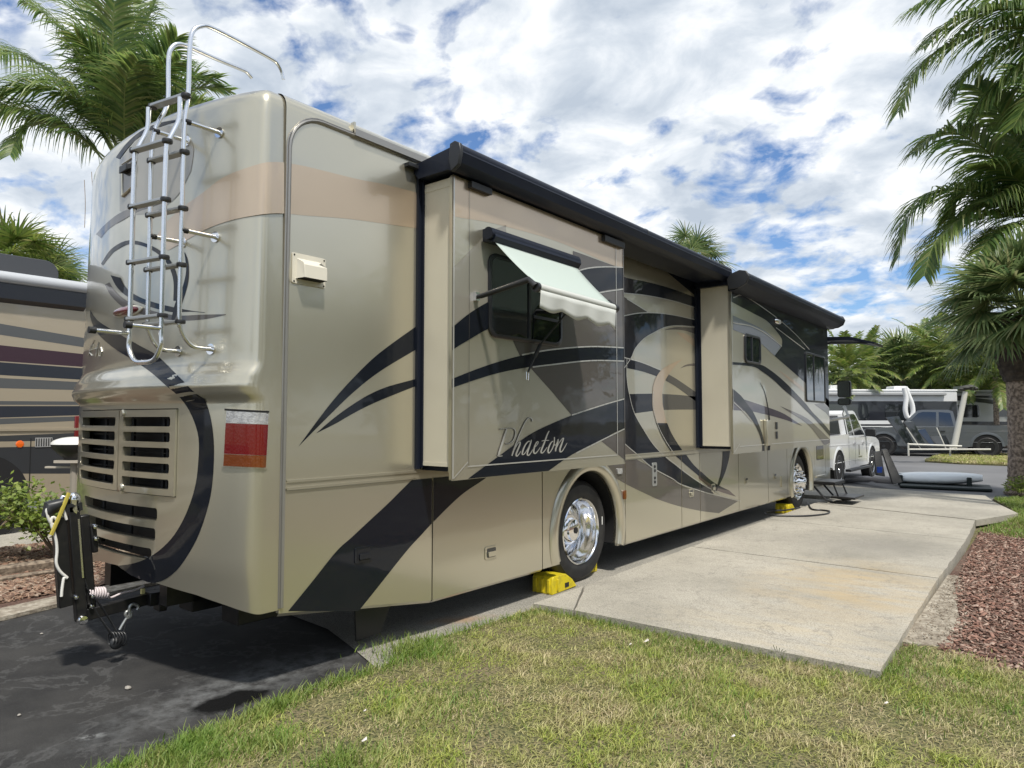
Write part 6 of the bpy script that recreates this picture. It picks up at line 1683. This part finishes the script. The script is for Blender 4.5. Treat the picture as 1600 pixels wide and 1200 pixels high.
q = MB(); q.lathe([(.30, -.02), (.46, -.02), (.50, .01), (.50, .2)], (NX-.06, wy-.25, .5), (-1, 0, 0), 36); q.lathe([(0, .06), (.2, .03), (.30, .0)], (NX-.06, wy-.25, .5), (-1, 0, 0), 24, 0); wo2 = q.build('wheel', RUB, nb, smooth=40)
q = MB(); q.lathe([(0, 0), (.60, 0)], (NX+.006, wy-.25, .52), (1, 0, 0), 36); q.build('wheel_well', DARK, nb)
c = onX(31, 694, NX); q = MB(); q.lathe([(0, .015), (.04, .012), (.05, 0)], (NX+.003, c.y, c.z), (1, 0, 0), 16, 0, (1, 1)); q.build('side_marker', mat('orange_lens', (.7, .12, .01), .2, 0, 1), nb)
p0, p1 = onX(55, 684, NX), onX(81, 698, NX); q = MB(); q.bx(NX+.004, NX+.012, p0.y, p1.y, p1.z, p0.z, 0)
for i in range(7):
    yy = p0.y+(p1.y-p0.y)*(i+.5)/7; q.bx(NX+.012, NX+.014, yy-.008, yy+.008, p1.z+.01, p0.z-.01, 1)
q.build('vent_grille', [mat('pale_metal', (.5, .5, .5), .4, .5), DG], nb)
q = MB(); yy = onX(47, 720, NX).y; q.bx(NX+.002, NX+.006, yy-.006, yy+.006, .5, onX(47, 685, NX).z); q.build('door_seam', DARK, nb)

# barbecue grill on its stand
gb = onZ(115, 800, 0); gb = at(113, 7.7); G = thing('barbecue_grill', 'small white-lidded barbecue grill on a stand between the two motorhomes', 'barbecue', gb)
def gp(px, py, d=7.7): p = at(px, d); p.z = zat(py, d); return p
e1 = RT
q = MB(); rows = []
c = gp(117, 694)
for i in range(7):
    f = i/6*pi/2; rows.append([c+e1*cos(a)*.24*cos(f)+Vector((-e1.y, e1.x, 0))*sin(a)*.17*cos(f)+Vector((0, 0, .085*sin(f))) for a in [2*pi*k/28 for k in range(28)]])
q.grid(rows, 0, closed=True); q.build('lid', mat('white_enamel', (.75, .75, .72), .25, 0, .5), G, smooth=60)
q = MB(); rows = []
for r_, dz in ((.235, .0), (.22, -.05), (.15, -.11), (.10, -.15), (.10, -.17)): rows.append([c+e1*cos(a)*r_+Vector((-e1.y, e1.x, 0))*sin(a)*r_*.7+Vector((0, 0, dz)) for a in [2*pi*k/28 for k in range(28)]])
q.grid(rows, 0, closed=True); q.build('bowl', BPL, G, smooth=60)
q = MB(); a = gp(80, 728); b = gp(130, 731); q.box((a+b)/2, (.42, .05, .02), 0, Matrix(((e1.x, -e1.y, 0), (e1.y, e1.x, 0), (0, 0, 1)))); q.box(c+Vector((0, 0, -.19)), (.3, .2, .03), 0, Matrix(((e1.x, -e1.y, 0), (e1.y, e1.x, 0), (0, 0, 1)))); q.build('shelf', mat('pale_wood', (.42, .38, .32), .7), G)
q = MB(); q.cyl(Vector((c.x, c.y, 0))+e1*.03, c+e1*.03+Vector((0, 0, -.2)), .05, 10); q.build('post', mat('grey_wood', (.28, .25, .21), .8), G)

# ================================================================== VEHICLES ACROSS THE WAY
TG = mat('car_glass', (.012, .015, .018), .05, 0, .8, .8)
def pickup(name, label, color, rimc, chromec):
    """local axes: +X forward, +Y left, origin at ground centre"""
    t = thing(name, label, 'pickup truck'); B = paint(name+'_paint', color, .0, .3)
    W = .98
    def arch(xc, r=.50): return [(xc+r*cos(a), .46+r*.95*sin(a)) for a in [pi-pi*k/12 for k in range(13)]]
    side = [(-2.85, .58), (-2.88, 1.02), (-2.83, 1.28)]+[(-.80, 1.31), (-.74, 1.22), (.95, 1.20), (1.25, 1.23), (2.45, 1.16), (2.80, 1.06), (2.90, .95), (2.92, .55), (2.80, .42)]
    low = [(2.43, .42)]+arch(1.90)[::-1]+[(1.37, .42), (-1.27, .42)]+arch(-1.78)[::-1]+[(-2.30, .48)]
    q = MB(); poly = side+low
    def ring_(y, k): return [Vector((x, y, z if z < 1.1 else z-k)) for x, z in poly]
    P = [(x, z) for x, z in poly]
    q.grid([[Vector((x, s*w, z)) for x, z in P] for s, w in ((1, W-.05), (1, W), (-1, W), (-1, W-.05))], 0, closed=True)
    for s in (1, -1): q.sheet([(x, s*W, z) for x, z in P])
    for s in (1, -1):
        q.prism([(x, s*(W-.004), z) for x, z in ((-2.8, 1.04), (2.6, .99), (2.6, 1.015), (-2.8, 1.075))], (0, s*.008, 0)); q.prism([(x, s*(W-.004), z) for x, z in ((-2.3, .60), (2.4, .60), (2.4, .62), (-2.3, .62))], (0, s*.007, 0))
        for xc in (1.90, -1.78):
            A_ = [(xc+r*cos(a), .46+r*.95*sin(a)) for r in (.50,) for a in [pi-pi*k/16 for k in range(17)]]; Bq = [(xc+.57*cos(a), .46+.55*sin(a)) for a in [pi-pi*k/16 for k in range(17)]]
            q.grid([[Vector((x, s*(W+.010), z)) for x, z in A_], [Vector((x, s*(W+.006), z)) for x, z in Bq], [Vector((x, s*(W-.004), z)) for x, z in [(xc+.60*cos(a), .46+.58*sin(a)) for a in [pi-pi*k/16 for k in range(17)]]]])
    q.build('body', B, t, smooth=30, bevel=.02)
    q = MB(); q.bx(-2.78, -.82, -.80, .80, 1.30, 1.32); q.build('bed_floor', DARK, t)
    q = MB()
    lo_ = [(-.80, W-.03), (1.30, W-.03)]
    cabp = [(-.78, 1.20), (-.66, 1.86), (-.50, 1.93), (.45, 1.94), (.62, 1.90), (1.30, 1.22)]
    q.grid([[Vector((x, s*(W-.02-max(0, z-1.2)*.20-.03*(k)), z)) for x, z in cabp] for s, k in ((1, 1), (1, 0), (-1, 0), (-1, 1))], 0, closed=True)
    for s in (1, -1): q.sheet([(x, s*(W-.02-max(0, z-1.2)*.20), z) for x, z in cabp])
    q.sheet([(x, (W-.05-max(0, z-1.2)*.2), z) for x, z in cabp]); q.build('cab', B, t, smooth=30, bevel=.02)
    for s in (1, -1):
        for pl in ([(-.66, 1.27), (-.56, 1.80), (-.16, 1.84), (-.14, 1.27)], [(-.04, 1.27), (-.06, 1.84), (.42, 1.85), (.58, 1.80), (1.10, 1.27)]):
            q = MB(); P = [Vector((x, s*(W-.012-(z-1.2)*.20), z)) for x, z in pl]; q.prism(P, (0, -s*.01, 0)); q.build('side_window', TG, t)
        for xs in (-.12, 1.18, -.80):
            q = MB(); q.bx(xs-.006, xs+.006, s*(W+.001), s*(W-.003), .50, 1.22); q.build('door_seam', DARK, t)
        for xs in (-.25, .75):
            q = MB(); q.bx(xs-.10, xs+.06, s*(W), s*(W+.03), 1.03, 1.07); q.build('door_handle', chromec, t)
        q = MB(); q.bx(1.02, 1.16, s*(W), s*(W+.26), 1.22, 1.44); q.build('side_mirror', BPL, t, bevel=.03)
        q = MB(); q.bx(-1.1, 1.3, s*(W-.03), s*(W+.10), .34, .40); q.build('running_board', BPL, t, bevel=.01)
        for xc in (1.90, -1.78):
            q = MB(); q.lathe([(0, .0), (.49, .0)], (xc, s*(W-.008), .46), (0, s, 0), 30); q.build('wheel_well', DARK, t)
            q = MB(); q.lathe([(.26, .02), (.37, .03), (.41, .0), (.41, -.22), (.30, -.24)], (xc, s*(W-.02), .41), (0, s, 0), 32); wv = q.build('wheel', RUB, t, smooth=40)
            q = MB(); q.lathe([(0, .012), (.06, .015), (.075, -.02), (.10, -.03)], (xc, s*(W-.02), .41), (0, s, 0), 24)
            q.lathe([(.235, -.01), (.265, .022), (.28, .015), (.27, -.08)], (xc, s*(W-.02), .41), (0, s, 0), 30)
            for k in range(6):
                a = 2*pi*k/6; d = Vector((cos(a), 0, sin(a))); e = Vector((-sin(a), 0, cos(a))); c0 = Vector((xc, s*(W-.025), .41))
                q.prism([c0+d*.05-e*.045, c0+d*.25-e*.035, c0+d*.25+e*.035, c0+d*.05+e*.045], (0, -s*.03, 0))
            q.build('rim', rimc, wv, smooth=40)
            q = MB(); q.lathe([(0, 0), (.26, 0)], (xc, s*(W-.10), .41), (0, s, 0), 24); q.build('brake_disc', DG, wv)
    q = MB(); q.prism([(1.28, -.80, 1.26), (1.28, .80, 1.26), (.66, .70, 1.86), (.66, -.70, 1.86)], (.012, 0, .012)); q.build('windscreen', TG, t)
    q = MB(); q.prism([(-.79, -.78, 1.32), (-.79, .78, 1.32), (-.685, .70, 1.80), (-.685, -.70, 1.80)], (-.012, 0, 0)); q.build('rear_window', TG, t)
    q = MB(); q.bx(2.90, 2.99, -.95, .95, .45, .68); q.build('front_bumper', chromec, t, bevel=.03)
    q = MB(); q.bx(-2.98, -2.86, -.93, .93, .50, .66); q.build('rear_bumper', chromec, t, bevel=.03)
    q = MB(); q.bx(2.89, 2.93, -.62, .62, .70, 1.05); q.build('grille', BPL, t, bevel=.02)
    for s in (1, -1):
        q = MB(); q.bx(2.84, 2.925, s*.66, s*.96, .78, 1.03); q.build('headlight', LC, t, bevel=.02)
        q = MB(); q.bx(-2.885, -2.83, s*.84, s*.985, .95, 1.25); q.build('tail_light', LR, t, bevel=.01)
    return t
wp = pickup('white_pickup', 'white pickup truck with a black window line parked beside the front of the motorhome', (.74, .75, .76), ALU, CHR)
a, b = at(1312, 15.9), at(1371, 19.2)
hd = atan2(b.y-a.y, b.x-a.x)
d = (b-a).normalized(); nrm = Vector((d.y, -d.x, 0))
if nrm.dot(CAM-a) < 0: nrm = -nrm
wp.location = a+d*1.78-nrm*(.98); wp.rotation_euler = (0, 0, hd); wp.scale = (.97, .95, .93)
q = MB()
for (x0, x1, z0, z1) in ((.25, .33, .72, 1.0), (.22, .60, .66, .69)): q.bx(x0, x1, -.985, -.982, z0, z1)
o = q.build('door_lettering', DG); o.parent = wp; o.matrix_parent_inverse = Matrix()
gp_ = pickup('grey_pickup', 'dark grey pickup truck with black wheels in front of the far trailers', (.085, .095, .105), BPL, BPL)
gd = 28.5; a, b = at(1541, gd), at(1404, gd+1.5); d = (b-a).normalized(); gp_.rotation_euler = (0, 0, atan2(d.y, d.x)); nrm = Vector((-d.y, d.x, 0)); 
if nrm.dot(CAM-a) < 0: nrm = -nrm
gp_.location = a+d*1.85*1.0-nrm*.98; gp_.scale = (1.03, 1.0, 1.04)
def trailer(name, label, L, H, mats_, W=2.45, style=0):
    t = thing(name, label, 'travel trailer'); q = MB()
    q.prism([(x, -W/2, z) for x, z in rrect(-L/2, L/2, .62, H, .16)], (0, W, 0), 0)
    y = -W/2
    def bd(x0, x1, z0, z1, m_, l=1): decal_y(q, [(x0, z0), (x1, z0), (x1, z1), (x0, z1)], y, l, m_)
    def decal_y(mb, pl, y_, ly, m_): mb.sheet([(x, y_-.003*ly, z) for x, z in pl], m_)
    if style == 0:
        bd(-L/2+.02, L/2-.02, .64, 1.25, 1); bd(-L/2+.9, L/2-.02, 1.55, 2.45, 2); bd(-L/2+.05, L/2-.05, 1.30, 1.38, 2)
    else:
        bd(-L/2+.02, L/2-.02, .64, 1.2, 1)
        decal_y(q, [(p.x, p.y) for p in crp([(-L/2+.1, 2.75, 0), (-1.2, 2.62, 0), (.8, 2.3, 0), (2.1, 1.9, 0), (2.2, 1.65, 0), (1.6, 1.45, 0), (.0, 1.35, 0), (-L/2+.1, 1.3, 0), (-L/2+.1, 1.5, 0), (0, 1.5, 0), (1.5, 1.6, 0), (1.7, 1.75, 0), (1.4, 1.95, 0), (.2, 2.2, 0), (-1.4, 2.45, 0), (-L/2+.1, 2.6, 0)], 4)], y, 1, 2)
        decal_y(q, [(-L/2+.05, 2.82), (L/2-.3, 2.6), (L/2-.3, 2.5), (-L/2+.05, 2.72)], y, 2, 2)
    q.build('body', mats_, t, smooth=30, bevel=0)
    q = MB(); q.bx(-L/2-.02, L/2+.02, -W/2-.03, W/2+.03, H-.06, H+.02); q.build('roof_edge', mat('trailer_white', (.75, .76, .77), .4), t, bevel=.02)
    q = MB(); q.bx(-L/2+.4, L/2-.6, -W/2-.16, -W/2-.02, H-.26, H-.12); q.build('awning_tube', mat('grey_awning', (.35, .36, .37), .5), t, bevel=.03)
    for x0, x1, z0, z1 in ([(-L/2+.35, -L/2+.75, 1.45, 2.35), (-L/2+1.5, -.2, 1.6, 2.3), (.6, 2.0, 1.6, 2.3)] if style == 0 else [(-2.4, -1.2, 1.7, 2.3), (-.4, .9, 1.75, 2.25), (L/2-.5, L/2-.25, 1.6, 2.4)]):
        q = MB(); q.prism([(x, -W/2-.004, z) for x, z in rrect(x0, x1, z0, z1, .1)], (0, -.02, 0)); wv = q.build('window', TG, t)
    for x in (-.5, -1.3):
        q = MB(); q.lathe([(0, .01), (.2, .0), (.34, -.02), (.36, .05)], (x, -W/2-.02, .36), (0, 1, 0), 24); q.build('wheel', RUB, t, smooth=40)
    for x, l, h in ((-1.0, 1.1, .26), (2.0, .8, .22)):
        q = MB(); q.prism([(x-l/2, -.35, H+.02), (x-l/2+.05, -.35, H+h), (x+l*.3, -.35, H+h), (x+l/2, -.35, H+.1), (x+l/2, -.35, H+.02)], (0, .7, 0)); q.build('roof_air_conditioner', mat('trailer_white', (.75, .76, .77), .4), t, bevel=.04)
    return t
TW = paint('trailer_white_paint', (.62, .63, .64), 0, .4, .6); TGY = paint('trailer_grey_paint', (.40, .41, .40), 0, .4, .6); TB = paint('trailer_black_paint', (.012, .014, .02), 0, .3, .8)
tr1 = trailer('travel_trailer', 'white trailer with a broad black window band behind the white pickup', 8.2, 2.98, [TW, TB, TB])
H0 = atan2(RT.y, RT.x)
tr1.location = at(1340, 33); tr1.rotation_euler = (0, 0, H0+radians(3))
tr2 = trailer('travel_trailer', 'grey trailer with a dark curved swoosh behind the grey pickup', 7.4, 3.0, [TGY, TB, TB], style=1)
tr2.location = at(1545, 34); tr2.rotation_euler = (0, 0, H0-radians(4))
# white fairing with an oval opening at the trailer corner
t = thing('trailer_fairing', 'white frame with an oval opening standing at the corner of the white trailer', 'fairing', at(1419, 30)); q = MB()
def ip(px, py, d): p = at(px, d); p.z = zat(py, d); return p
q.tube(crp([ip(x, y, 30) for x, y in ((1413, 606), (1416, 622), (1414, 640), (1417, 652), (1423, 653), (1426, 645), (1425, 632), (1420, 618), (1415, 605))], 5), .10, 8)
q.build('frame', mat('trailer_white', (.75, .76, .77), .4), t, smooth=60)
# leaning post
t = thing('leaning_post', 'tall pale grey post leaning in front of the grey trailer', 'post', at(1488, 25))
q = MB(); q.tube([ip(1487, 703, 25), ip(1509, 612, 25)], [.11, .085], 10); q.build('pole', mat('pale_post', (.48, .47, .42), .7), t, smooth=50)
q = MB()
for dx_, dy_, r in ((0, 0, .18), (7, -1, .2), (13, 1, .16), (-5, 2, .12)): q.lathe([(0, r*.5), (r*.7, r*.35), (r, 0), (r*.7, -r*.4), (0, -r*.5)], ip(1509+dx_, 606+dy_, 25), (0, 0, 1), 10)
q.build('top_bundle', mat('dark_bundle', (.05, .05, .045), .8), t, smooth=50)
# low boat trailer frame
t = thing('utility_trailer', 'low pale trailer frame with folded dark chairs between the trucks', 'utility trailer', at(1450, 25))
q = MB()
q.tube([ip(1416, 694, 25), ip(1500, 697, 24.8)], .04, 6); q.tube([ip(1418, 702, 25), ip(1545, 702, 24.6)], .035, 6)
q.tube([ip(1417, 692, 25), ip(1417, 712, 25)], .035, 6); q.tube([ip(1482, 696, 25), ip(1482, 712, 25)], .035, 6)
for x, dx_ in ((1437, 22), (1476, 14)): q.tube([ip(x-dx_, 668, 25.2), ip(x, 702, 25)], .022, 6)
q.build('frame', mat('pale_metal_frame', (.5, .49, .44), .5), t)
for i, (x, a1, w1, y1, b1_) in enumerate(((1384, 652, 20, 698, 34), (1412, 660, 14, 696, 26), (1432, 672, 12, 698, 22), (1452, 682, 26, 697, 8))):
    q = MB(); q.prism([ip(x, a1, 25.4), ip(x+w1, a1-2, 25.4), ip(x+w1+b1_*.7, y1-1, 25.2), ip(x+b1_, y1, 25.2)], Vector((FW.x, FW.y, 0))*.06); q.build('folded_chair', TG, t)
# white kayak; the dark base under it stands in for shadow
t = thing('kayak', 'long white kayak lying low across the road in front of the far lot', 'kayak', at(1465, 15.8))
q = MB(); n_ = 24; rows = []
A_, B_ = ip(1388, 748, 16.6), ip(1531, 750, 15.6)
ux = (B_-A_).normalized(); uy = Vector((-ux.y, ux.x, 0)).normalized()
for i in range(n_+1):
    u = i/n_; w = .36*(sin(pi*min(max(u, .01), .99))**.45); c = A_.lerp(B_, u); up_k = .03*(2*u-1)**2
    rows.append([c+uy*w*cos(a)+Vector((0, 0, up_k+(.19 if sin(a) > 0 else .10)*sin(a)*(.35+.65*w/.36))) for a in [2*pi*k/16 for k in range(16)]])
q.grid(rows, 0, closed=True); q.build('hull', mat('kayak_white', (.86, .90, .93), .3, 0, .6), t, smooth=70)
q = MB(); q.tube(crp([A_.lerp(B_, .1)+Vector((0, 0, .14))-uy*.1, A_.lerp(B_, .45)+Vector((0, 0, .15))-uy*.12, A_.lerp(B_, .75)+Vector((0, 0, .15))-uy*.1, A_.lerp(B_, .95)+Vector((0, 0, .12))], 6), .012, 6); q.build('deck_line', DG, t)
t = thing('kayak_shadow_base', 'low green-black slab and blocks standing in for the shadow under the white kayak', 'shadow slab', at(1455, 15.4))
q = MB()
for u in (.12, .5, .86):
    c = A_.lerp(B_, u); q.box((c.x, c.y, .14), (.10, .6, .24), 0, Matrix(((ux.x, uy.x, 0), (ux.y, uy.y, 0), (0, 0, 1))))
c = A_.lerp(B_, .5)-Vector((FW.x, FW.y, 0))*.35; q.box((c.x, c.y, .045), (1.75, 1.15, .06), 0, Matrix(((ux.x, uy.x, 0), (ux.y, uy.y, 0), (0, 0, 1))))
q.build('frame', mat('dark_green_black', (.012, .022, .022), .6), t, bevel=.02)  # dark slab added where the road only lies in shadow
# tow frame beside the white pickup
t = thing('tow_dolly', 'black tilted tow frame with a blue tag and grey roller beside the white pickup', 'tow dolly', at(1385, 15.2))
q = MB()
for off in (0, .10): 
    q.prism([ip(1376, 702, 15.4+off), ip(1384, 701, 15.4+off), ip(1407, 753, 15+off), ip(1392, 756, 15+off)], Vector((FW.x, FW.y, 0))*.06)
q.prism([ip(1364, 706, 15.4), ip(1374, 704, 15.4), ip(1380, 744, 15.2), ip(1366, 742, 15.2)], Vector((FW.x, FW.y, 0))*.05)
q.build('frame', BPL, t, bevel=.01)
q = MB(); q.tube([ip(1322, 748, 17.4), ip(1352, 748, 16.6), ip(1359, 748, 16.4), ip(1366, 748, 16.2), ip(1390, 750, 15.4), ip(1402, 750, 15.2)], [.08, .08, .05, .09, .085, .03], 14); q.build('roller', mat('grey_roller', (.33, .32, .33), .5), t, smooth=50)
q = MB(); q.prism([ip(x, y, 15.1) for x, y in ((1368, 729), (1376, 729), (1375, 738), (1368, 738))], Vector((FW.x, FW.y, 0))*.03); q.build('blue_tag', mat('blue_tag', (.01, .05, .30), .4), t)
